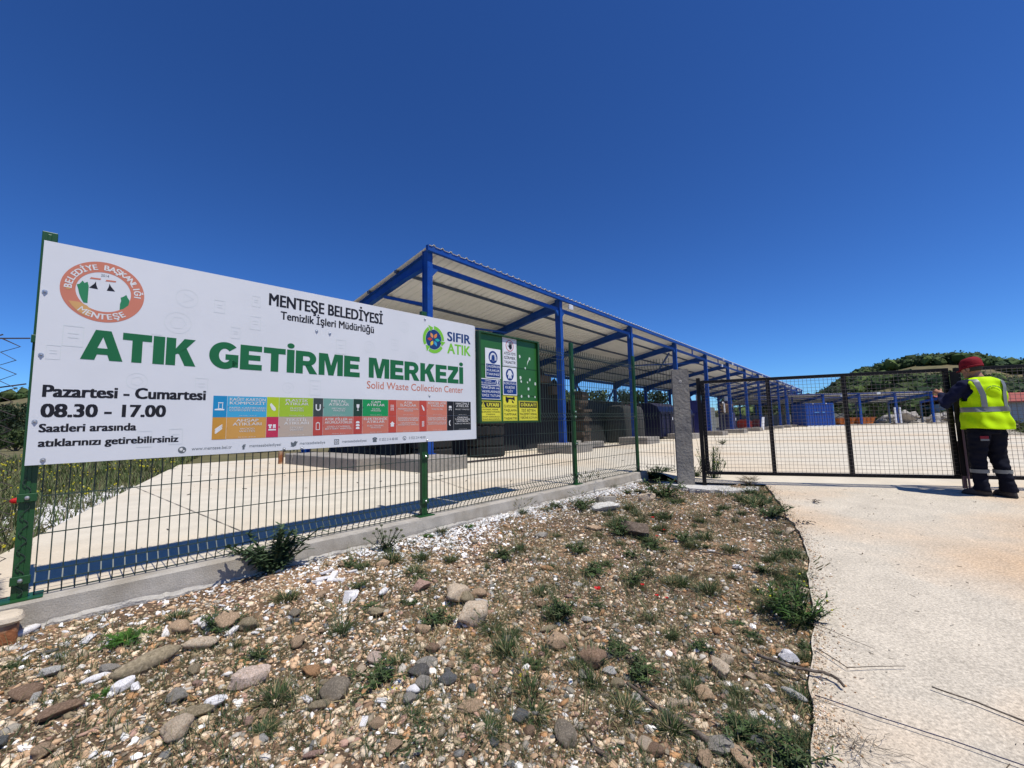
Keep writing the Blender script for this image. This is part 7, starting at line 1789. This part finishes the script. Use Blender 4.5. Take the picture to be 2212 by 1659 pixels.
# behind the open shed
for i, (u, w, s, kind, tone) in enumerate([(13, 11, .9, 'bush', 'mid'), (16, 12, 1.1, 'bush', 'light'), (19, 10.5, 1.0, 'bush', 'mid'), (22.5, 12, 1.25, 'bush', 'light'), (26, 11, 1.2, 'bush', 'mid'), (30, 12, 1.3, 'bush', 'light'), (34, 11, 1.3, 'bush', 'dark'), (38, 12, 1.4, 'bush', 'mid'), (43, 12, 1.6, 'bush', 'light'), (48, 12, 1.6, 'bush', 'mid'), (54, 13, 1.8, 'bush', 'dark'), (60, 13, 1.8, 'bush', 'mid'), (66, 13, 1.8, 'bush', 'dark'), (20, 17, 1.3, 'tree', 'mid'), (27, 18, 1.25, 'tree', 'dark'), (33, 17, 1.2, 'tree', 'light'), (40, 18, 1.35, 'tree', 'mid'), (46, 17, 1.3, 'tree', 'dark'), (53, 18, 1.5, 'tree', 'mid'), (60, 18, 1.5, 'tree', 'dark')]):
    x, y = SW(u, w)
    tree(kind, tone, x, y, s, {'light': 'pale green', 'mid': 'mid green', 'dark': 'dark green'}[tone] + ' %s growing behind the %s half of the long blue shed' % ('shrub' if kind == 'bush' else 'tree', 'near' if u < 33 else 'far'), '%s %s behind the %s half of the shed' % (tone, kind, 'near' if u < 33 else 'far'), None, i % 2)
tree('poplar', 'dark', *SW(30, 22), 1.25, 'dark poplar rising behind the shed right of the fourth green post'); tree('poplar', 'dark', *SW(36, 24), 1.35, 'dark poplar seen just left of the concrete pillar', None, None, 1)
# left: behind the sign and chain link fence
lf = [(-12.5, 16.5, .8, 'bush', 'dark'), (-11, 18, .75, 'bush', 'mid'), (-9.5, 19, .7, 'bush', 'dark'), (-8, 20, .7, 'bush', 'mid'), (-6, 21, .7, 'bush', 'dark'), (-32, 27, .8, 'bush', 'mid'), (-29, 27, .9, 'bush', 'dark')]
for i, (x, y, s, kd, tn) in enumerate(lf): tree(kd, tn, x, y, s, 'dark shrub at the edge of the flowery field on the left', 'shrubs round the field at the left', None, i % 2)
for i, (x, y, s) in enumerate([(-41, 32, .85), (-46, 38, .95), (-51, 41, 1.0), (-44, 35, .8), (-56, 47, 1.2), (-38, 34, .9)]): tree('tree', 'dark', x, y, s, 'dark tree standing beyond the field at the left edge', 'trees beyond the field at the left', None, i % 2)
# right: at the far end of the yard
for i, (x, y, s, kd, tn) in enumerate([(40, 66, 1.4, 'tree', 'dark'), (44, 68, 1.6, 'tree', 'dark'), (48, 67, 1.3, 'tree', 'mid'), (52, 66, 1.5, 'tree', 'dark'), (57, 66, 1.4, 'tree', 'mid'), (36, 70, 1.5, 'tree', 'mid'), (62, 68, 1.3, 'tree', 'dark')]): tree(kd, tn, x, y, s, 'dark tree on the slope behind the far shed', 'trees behind the far shed', None, i % 2)
for i, (x, y, s, tn) in enumerate([(54, 58, 1.0, 'dark'), (58, 56, 1.1, 'mid'), (61, 55, .9, 'dark'), (50, 60, .9, 'dark'), (64, 60, 1.2, 'mid')]): tree('bush', tn, x, y, s, 'dark shrub among the pale rocks right of the far shed', 'shrubs among the rocks', None, i % 2)
for i, (x, y, s) in enumerate([(21.5, 17.3, .42), (22.6, 18.2, .45), (24, 19.4, .5), (20.8, 16.3, .36), (25.8, 20.8, .5), (22.6, 16.6, .42), (24.6, 18, .45)]): tree('bush', 'light', x, y, s, 'low yellow green shrub at the near right edge of the yard', 'low shrubs at the right edge of the yard', None, i % 2)
# pale rocks on the slope behind the far shed
M_rk = mat('pale_rock', (.34, .31, .27), .95, stain=(.18, .16, .13), stain_scale=1.2, stain_amt=.7, var=.25, scale=3, bump=1, bscale=4)
rk = [mesh_np('outcrop', *rock(ICO3, 400 + i, 8, .7, 1.4, (1, .8, .55)), M_rk) for i in range(3)]
random.seed(12)
for i in range(26):
    x = random.uniform(52, 66); y = x * random.uniform(.90, 1.12)
    o = part('rock_outcrop', rk[i % 3], None); o.location = (x, y, random.uniform(-.4, .6)); q = random.uniform(.8, 2.0); o.scale = (q, q, q * .8); o.rotation_euler = (0, 0, random.uniform(0, 6)); tag(o, 'pale grey rock on the bank behind the far right of the yard', 'rock', 'pale rocks on the bank right of the far shed')
# ================================================================== FOREST on the hills (stuff)
r_ = np.random.default_rng(90)
def cloud_np(name, P, S, cols, per, leaf_s, material, seed):
    """leaf sized quads spread over balls of radius S at P"""
    q = np.random.default_rng(seed); n = len(P) * per
    P2 = np.repeat(P, per, 0); S2 = np.repeat(S, per); C2 = np.repeat(cols, per, 0) * q.uniform(.65, 1.35, (n, 1))
    d = q.normal(size=(n, 3)); d /= np.linalg.norm(d, axis=1, keepdims=True); d[:, 2] = np.abs(d[:, 2]) * .95 - .12
    c = P2 + d * (S2 * q.uniform(.7, 1.08, n))[:, None] * np.array([1, 1, .85])
    u = q.normal(size=(n, 3)); u /= np.linalg.norm(u, axis=1, keepdims=True); w = np.cross(u, d + 1e-4); w /= np.linalg.norm(w, axis=1, keepdims=True) + 1e-9
    s_ = (leaf_s * q.uniform(.6, 1.3, n))[:, None]
    V = np.stack([c - u * s_, c + w * s_ * .7, c + u * s_, c - w * s_ * .7], 1).reshape(-1, 3)
    me = mesh_np(name, V, np.arange(n * 4).reshape(-1, 4), material, False, np.repeat(C2, 4, 0)); return tag(link(bpy.data.objects.new(name, me)), kind='stuff')
def forest(n, a0, a1, r0, r1, seed, smin=1.3, smax=3.1):
    q = np.random.default_rng(seed); az = q.uniform(a0, a1, n); rr2 = np.sqrt(q.uniform(r0 ** 2, r1 ** 2, n)); x = rr2 * np.sin(np.radians(az)); y = rr2 * np.cos(np.radians(az))
    bare = np.array([noise.noise(Vector((a * .028, b_ * .028, 1.0))) for a, b_ in zip(x, y)]); k = (bare < .06) | (rr2 > 225)
    x, y = x[k], y[k]; s = q.uniform(smin, smax, len(x)); z = z_ground(x, y)
    c0 = np.array(TC['dark'] + TC['mid'] + [(.062, .085, .030)])[q.integers(0, 7, len(x))] * q.uniform(.6, 1.45, (len(x), 1))
    return np.column_stack([x, y, z + s * q.uniform(.3, .9, len(x))]), s, c0
fs = [forest(4600, 28, 56, 95, 252, 91), forest(900, -4, 16, 100, 250, 92), forest(1100, -56, -40, 95, 250, 93), forest(1300, 56, 110, 100, 250, 94), forest(1000, -120, -56, 100, 250, 95), forest(500, -40, -4, 110, 250, 96)]
FP, FS, FC = np.vstack([f[0] for f in fs]), np.concatenate([f[1] for f in fs]), np.vstack([f[2] for f in fs])
blob = [rock(ICO0, 500 + i, 0, .5, 2.2, (1, 1, .9)) for i in range(8)]
scatter('forest', blob, FP, FS * .85, FC * 1.1, M_far, False, 97, .4, .95)
cloud_np('forest_leaves', FP, FS, FC * 1.05, 24, .40, M_fol, 98)

# ================================================================== THE WORKER
M_skin = mat('skin', (.36, .17, .10), .55, var=.06, scale=20); M_vest = mat('hi_vis', (.56, .86, .0), .75, var=.05, scale=8, bump=.35, bscale=14, transl=.12, spec=.2)
M_ref = mat('reflective_tape', (.17, .18, .175), .4, var=.08, scale=20); M_nav = mat('navy_cloth', (.010, .012, .035), .9, var=.25, scale=10, bump=.4, bscale=30, spec=.15)
M_trs = mat('trouser_cloth', (.006, .007, .014), .9, var=.3, scale=9, bump=.5, bscale=26, spec=.15); M_cap = mat('red_cap', (.20, .008, .016), .85, var=.15, scale=15, bump=.3, bscale=40, spec=.2)
M_hair = mat('hair', (.025, .02, .018), .8); M_shoe = mat('shoe_leather', (.040, .033, .030), .8, var=.3, scale=20, bump=.5, bscale=60); M_sole = mat('shoe_sole', (.02, .02, .02), .9)
FAC = R(80)
W0 = Vector((5.735, 5.09, -.145))
man = thing('person', 'worker in a red cap and yellow hi-vis vest pushing the gate, seen from behind', 'person', W0, FAC - R(90))
def ring_oriented(b, rings, n=16, col=None, p=2.0):
    """rings: (center, direction, right, rx, ry)"""
    vs = []
    for c, d, r_, rx, ry in rings:
        d = Vector(d).normalized(); r0 = Vector(r_); r0 = (r0 - d * r0.dot(d)).normalized(); u0 = d.cross(r0)
        for k in range(n):
            a = 2 * math.pi * k / n; ca, sa = math.cos(a), math.sin(a)
            vs.append(Vector(c) + r0 * (rx * math.copysign(abs(ca) ** (2 / p), ca)) + u0 * (ry * math.copysign(abs(sa) ** (2 / p), sa)))
    fs = []
    for i in range(len(rings) - 1):
        for k in range(n): fs.append((i * n + k, i * n + (k + 1) % n, (i + 1) * n + (k + 1) % n, (i + 1) * n + k))
    fs.append(tuple(range(n - 1, -1, -1))); fs.append(tuple((len(rings) - 1) * n + k for k in range(n)))
    return b.add(vs, fs, col)
def limb(b, pts, radii, n=14):
    b.tube(pts, radii, n); return b
def wrinkle(o, amp, f, seed=0, axis=None):
    me = o.data
    for v in me.vertices:
        p = v.co; q = noise.noise(Vector((p.x * f[0] + seed, p.y * f[1], p.z * f[2]))); v.co = p + v.normal * (q * amp)
    me.update(); me.polygons.foreach_set('use_smooth', [True] * len(me.polygons))
SHL = Vector((-.185, .01, 1.335)); ELL_ = Vector((-.345, .12, 1.11)); WRL = Vector((-.215, .315, 1.25))
SHR = Vector((.185, .01, 1.33)); ELR = Vector((.265, .10, 1.09)); WRR = Vector((.10, .30, 1.15))
HIPL, KNL, ANL = Vector((-.088, 0, .84)), Vector((-.098, .05, .45)), Vector((-.098, .05, .09))
HIPR, KNR, ANR = Vector((.088, 0, .84)), Vector((.098, .02, .45)), Vector((.105, -.05, .09))
HC = Vector((-.035, .055, 1.535))
# body: one continuous skin surface
b = MB()
b.loft([(0, 0, .80, .15, .10), (0, 0, .92, .155, .11), (0, 0, 1.05, .145, .105), (0, 0, 1.20, .165, .11), (0, .005, 1.32, .165, .10), (0, .01, 1.38, .11, .075), (0, .02, 1.43, .056, .058), (-.01, .035, 1.47, .052, .056), (-.015, .045, 1.51, .05, .055)], 20)
# head: skull, jaw, nose, ears
hr = Matrix.Rotation(R(22), 3, 'Z') @ Matrix.Rotation(R(-8), 3, 'X')
def H(x, y, z): return HC + hr @ Vector((x, y, z))
hb = MB(); hb.ball((0, 0, .025), .094, sx=.82, sy=1.05, sz=1.05, n=18, m=12); hb.ball((0, .030, -.045), .066, sx=.86, sy=1.0, sz=1.05, n=14, m=10)
hb.tube([(0, .088, .020), (0, .108, -.012), (0, .098, -.022)], [.009, .014, .010], 8)
hb.ball((0, .085, -.052), .020, sx=1.3, sz=.5, n=10, m=6); hb.ball((0, .075, -.085), .024, n=10, m=6)
for q in (-1, 1): hb.ball((q * .082, -.005, -.005), .028, sx=.35, sy=.7, sz=1.1, n=10, m=8); hb.ball((q * .035, .082, .026), .014, sy=.6, sz=.6, n=8, m=6)
b.add([H(*v) for v in hb.v], hb.f)
limb(b, [SHL, ELL_, WRL], [.052, .042, .027]); limb(b, [SHR, ELR, WRR], [.052, .042, .027])
limb(b, [HIPL, KNL, ANL], [.085, .058, .040]); limb(b, [HIPR, KNR, ANR], [.085, .058, .040])
def hand(b, wr, d, palm_n, side):
    """palm + four fingers of different length + thumb, curled as if gripping"""
    d = d.normalized(); pn = (palm_n - d * palm_n.dot(d)).normalized(); s = d.cross(pn)
    b.tube([wr - d * .02, wr + d * .03, wr + d * .085], [.026, .034, .033], 8)
    for k, (off, L) in enumerate(((-.030, .066), (-.010, .076), (.011, .072), (.030, .056))):
        p0 = wr + d * .080 + s * off; p1 = p0 + d * L * .45 + pn * .004; p2 = p1 + d * L * .20 + pn * L * .34; p3 = p2 - d * L * .12 + pn * L * .28
        b.tube([p0, p1, p2, p3], [.0095, .009, .0085, .0075], 8)
    t0 = wr + d * .025 - s * .030 * side; t1 = t0 + d * .030 - s * .024 * side + pn * .016; t2 = t1 + d * .024 + pn * .026
    b.tube([t0, t1, t2], [.013, .0115, .009], 8)
hand(b, WRL, Vector((-.12, .55, .25)), Vector((.75, .1, -.3)), 1); hand(b, WRR, Vector((-.5, .6, .1)), Vector((-.2, .2, -.9)), -1)
body = b.build('body', M_skin, man)
bake(body, [('REMESH', dict(mode='VOXEL', voxel_size=.0065)), ('SMOOTH', dict(factor=.5, iterations=3))]); body.data.polygons.foreach_set('use_smooth', [True] * len(body.data.polygons))
body.data.materials.clear(); body.data.materials.append(M_skin)
# eyes
for q in (-1, 1):
    e = MB(); e.ball((0, 0, 0), .010, n=8, m=6); o = e.build('eye', mat('eye', (.05, .04, .035), .2), body, True); o.location = H(q * .034, .094, .012)
# hair fringe under the cap
b = MB(); b.ball((0, 0, 0), .098, sx=.86, sy=1.06, sz=1.0, n=20, m=12); b.v = [H(v[0], v[1] - .006, max(v[2] + .025, -.035 + (.05 if v[1] > .03 else 0))) for v in b.v]; b.build('hair', M_hair, man, True)
# cap: crown, band, short peak
b = MB(); rg = []
for t_, r_q in ((.012, 1.01), (.040, 1.04), (.075, 1.02), (.105, .93), (.130, .74), (.145, .45), (.150, .1)): rg.append((0, -.002, t_, .090 * r_q, .112 * r_q))
b.loft(rg, 24); b.v = [H(v[0], v[1], v[2] + .006 * math.sin(v[0] * 60) * (v[2] > .06) - .10 * v[1] * .3) for v in b.v]; cap = b.build('cap', M_cap, man, True)
b = MB(); b.loft([(0, -.002, .012, .096, .117), (0, -.002, .034, .098, .119)], 24); b.v = [H(v[0], v[1], v[2] - .03 * v[1]) for v in b.v]; b.build('cap_band', M_cap, cap, True)
b = MB(); vs = []
for i in range(9):
    a = R(30 + i * 15); vs += [(math.cos(a) * .085, math.sin(a) * .105, .018), (math.cos(a) * .080, math.sin(a) * .105 + .055 * math.sin(a) ** 2, .006)]
b.add([H(*v) for v in vs] + [H(v[0], v[1], v[2] - .005) for v in vs], [(2 * i, 2 * i + 2, 2 * i + 3, 2 * i + 1) for i in range(8)] + [(18 + 2 * i + 1, 18 + 2 * i + 3, 18 + 2 * i + 2, 18 + 2 * i) for i in range(8)] + [(2 * i + 1, 2 * i + 3, 18 + 2 * i + 3, 18 + 2 * i + 1) for i in range(8)]); b.build('peak', M_cap, cap)
# shirt
b = MB()
b.loft([(0, 0, .84, .185, .13), (0, 0, .95, .19, .14), (0, 0, 1.10, .19, .14), (0, 0, 1.25, .195, .13), (0, .005, 1.35, .175, .11), (0, .012, 1.40, .10, .08), (0, .02, 1.435, .068, .068)], 20)
limb(b, [SHL + Vector((.05, 0, 0)), SHL, (SHL + ELL_) / 2 + Vector((0, -.005, 0)), ELL_, (ELL_ * .55 + WRL * .45), WRL - (WRL - ELL_) * .04], [.075, .078, .070, .064, .056, .042])
limb(b, [SHR - Vector((.05, 0, 0)), SHR, (SHR + ELR) / 2, ELR, (ELR + WRR) / 2, WRR - (WRR - ELR) * .04], [.075, .078, .070, .064, .055, .042])
sh = b.build('shirt', M_nav, man); bake(sh, [('REMESH', dict(mode='VOXEL', voxel_size=.010)), ('SMOOTH', dict(factor=.5, iterations=4))]); sh.data.materials.clear(); sh.data.materials.append(M_nav); wrinkle(sh, .010, (16, 16, 26), 3)
# trousers
b = MB()
b.loft([(0, 0, .74, .175, .125), (0, 0, .84, .182, .130), (0, 0, .92, .178, .128), (0, 0, .99, .172, .122)], 20)
for Hh, K, A, sg in ((HIPL, KNL, ANL, -1), (HIPR, KNR, ANR, 1)):
    b.loft([(A.x, A.y - .01, .055, .070, .085), (A.x, A.y - .008, .09, .072, .084), (A.x * .98, A.y, .20, .068, .076), (K.x, (A.y + K.y) / 2, .33, .072, .080), (K.x, K.y, .46, .080, .086), ((K.x + Hh.x) / 2, .02, .62, .092, .100), (Hh.x * 1.0, 0, .76, .098, .118), (Hh.x * .9, 0, .84, .090, .118)], 18)
tr = b.build('trousers', M_trs, man); bake(tr, [('REMESH', dict(mode='VOXEL', voxel_size=.010)), ('SMOOTH', dict(factor=.5, iterations=4))]); tr.data.materials.clear(); tr.data.materials.append(M_trs); wrinkle(tr, .014, (10, 10, 24), 8)
for K, A, off in ((KNL, ANL, 0), (KNR, ANR, 0)):
    b = MB(); rg = []
    for z in (.272, .285, .30, .315): rg.append((K.x, (A.y + K.y) / 2 - .004, z, .083, .091))
    b.loft(rg, 24); b.f = b.f[:-2]; b.build('reflective_band', M_ref, tr, True)
b = MB(); b.bar((-.165, -.105, .70), (-.095, -.128, .70), .012, .034, (0, 0, 1)); b.build('pocket_flap', mat('pocket_red', (.22, .01, .02), .8), tr)
b = MB(); b.bar((-.165, -.108, .672), (-.095, -.131, .672), .012, .022, (0, 0, 1)); b.build('pocket_tape', M_ref, tr)
b = MB(); b.add([(.178, -.02, .70), (.182, .05, .70), (.225, -.01, .665), (.185, .04, .66), (.185, -.02, .66)], [(0, 1, 3, 4), (0, 4, 2), (1, 2, 3), (0, 2, 1), (3, 2, 4)]); b.build('side_pocket', mat('pocket_plum', (.06, .015, .05), .9), tr)
# vest: shell lofted round the torso, with arm holes and a collar opening
def vest_ring(z):
    zz = [.80, .86, .96, 1.08, 1.20, 1.30, 1.365, 1.405, 1.43]; rx = [.232, .228, .215, .208, .212, .222, .212, .150, .085]; ry = [.172, .170, .160, .152, .150, .145, .128, .105, .075]; cy = [-.005, -.005, -.003, 0, 0, .002, .006, .012, .02]
    return np.interp(z, zz, rx), np.interp(z, zz, ry), np.interp(z, zz, cy)
n, zl = 64, np.concatenate([np.linspace(.80, 1.30, 26), np.linspace(1.315, 1.425, 9)])
VV = np.zeros((len(zl), n, 3))
for i, z in enumerate(zl):
    rx, ry, cy = vest_ring(z)
    for k in range(n):
        a = 2 * math.pi * k / n; c, s = math.cos(a), math.sin(a); p_ = 2.5
        fl = .010 * math.sin(a * 5 + z * 6) * max(0, (1.15 - z) / .35) + .007 * math.sin(a * 9 + z * 17) + .006 * math.sin(z * 40 + a * 3)
        VV[i, k] = ((rx + fl) * math.copysign(abs(c) ** (2 / p_), c), cy + (ry + fl) * math.copysign(abs(s) ** (2 / p_), s), z + (.012 * math.sin(a * 2 + .6) if i == 0 else 0))
fs = []; hole = []
for i in range(len(zl) - 1):
    for k in range(n):
        k2 = (k + 1) % n; zc = (zl[i] + zl[i + 1]) / 2; cx = (VV[i, k, 0] + VV[i, k2, 0]) / 2; cyy = (VV[i, k, 1] + VV[i, k2, 1]) / 2
        if abs(cx) > .13 and ((cyy + .005) / .085) ** 2 + ((zc - 1.27) / .135) ** 2 < 1: continue          # arm holes
        if abs(cx) < .012 and cyy > 0: continue                                                     # front opening
        if cyy > .03 and zc > 1.22 and abs(cx) < (zc - 1.20) * .6: continue                          # v neck
        fs.append((i * n + k, i * n + k2, (i + 1) * n + k2, (i + 1) * n + k))
me = bpy.data.meshes.new('vest'); me.from_pydata(VV.reshape(-1, 3).tolist(), [], fs); me.materials.append(M_vest)
vest = part('vest', me, man); bake(vest, [('SOLIDIFY', dict(thickness=.006, offset=1)), ('SUBSURF', dict(levels=1, render_levels=1))]); vest.data.polygons.foreach_set('use_smooth', [True] * len(vest.data.polygons))
def strip_h(z0, z1, off, name='reflective_strip'):
    b = MB(); vs = []
    for z in np.linspace(z0, z1, 4):
        rx, ry, cy = vest_ring(z)
        for k in range(n):
            a = 2 * math.pi * k / n; c, s = math.cos(a), math.sin(a); p_ = 2.5; fl = .010 * math.sin(a * 5 + z * 6) * max(0, (1.15 - z) / .35) + .007 * math.sin(a * 9 + z * 17) + .006 * math.sin(z * 40 + a * 3) + off
            vs.append(((rx + fl) * math.copysign(abs(c) ** (2 / p_), c), cy + (ry + fl) * math.copysign(abs(s) ** (2 / p_), s), z))
    b.add(vs, [(i * n + k, i * n + (k + 1) % n, (i + 1) * n + (k + 1) % n, (i + 1) * n + k) for i in range(3) for k in range(n) if not (.235 < ((k + .5) / n) < .265)]); return b.build(name, M_ref, vest, True)
strip_h(1.005, 1.062, .010)
for sg in (-1, 1):
    b = MB(); vs = []; zz = np.linspace(1.062, 1.40, 20)
    for z in zz:
        rx, ry, cy = vest_ring(z)
        for dx in (-.026, -.009, .009, .026):
            x0 = sg * (.115 + .025 * (z > 1.2) * min(1, (z - 1.2) / .12)); x = x0 + dx; t = min(abs(x) / (rx + .012), .999); y = cy - (ry + .013 + .004) * (1 - t ** 2.5) ** (1 / 2.5) - .003; vs.append((x, y, z))
    b.add(vs, [(4 * i + j, 4 * i + j + 1, 4 * i + j + 5, 4 * i + j + 4) for i in range(len(zz) - 1) for j in range(3)]); b.build('reflective_strip', M_ref, vest, True)
# arched print on the back of the vest
K_vp = mat('vest_print', (.20, .36, .08), .8)
b = MB()
for k in range(22):
    a = R(30 + k * 120 / 21); x = .085 * math.cos(a); z = 1.245 + .062 * math.sin(a); rx, ry, cy = vest_ring(z); t = min(abs(x) / rx, .99); y = cy - (ry + .017) * (1 - t ** 2.5) ** .4 - .006
    if k % 7 == 6: continue
    b.box(x - .0032, x + .0032, y - .001, y + .004, z - .006, z + .006)
b.build('printed_arc', K_vp, vest)
# shoes
for A, az, nm in ((ANL, 42, 'l'), (ANR, 2, 'r')):
    t = None; b = MB(); b.loft([(0, .045, .012, .050, .135), (0, .045, .03, .051, .136), (0, .035, .055, .047, .122), (0, .015, .075, .043, .092), (0, -.015, .10, .043, .062), (0, -.02, .125, .043, .055)], 18, p=2.4)
    o = b.build('shoe', M_shoe, man, True); o.location = (A.x, A.y, 0); o.rotation_euler = (0, 0, R(az)); b = MB(); b.loft([(0, .045, 0, .053, .140), (0, .045, .018, .053, .140)], 18, p=2.4); b.build('sole', M_sole, o)
man.scale = (.94, .97, 1.0); man.location.z = float(z_road(W0.x, W0.y)) + .002
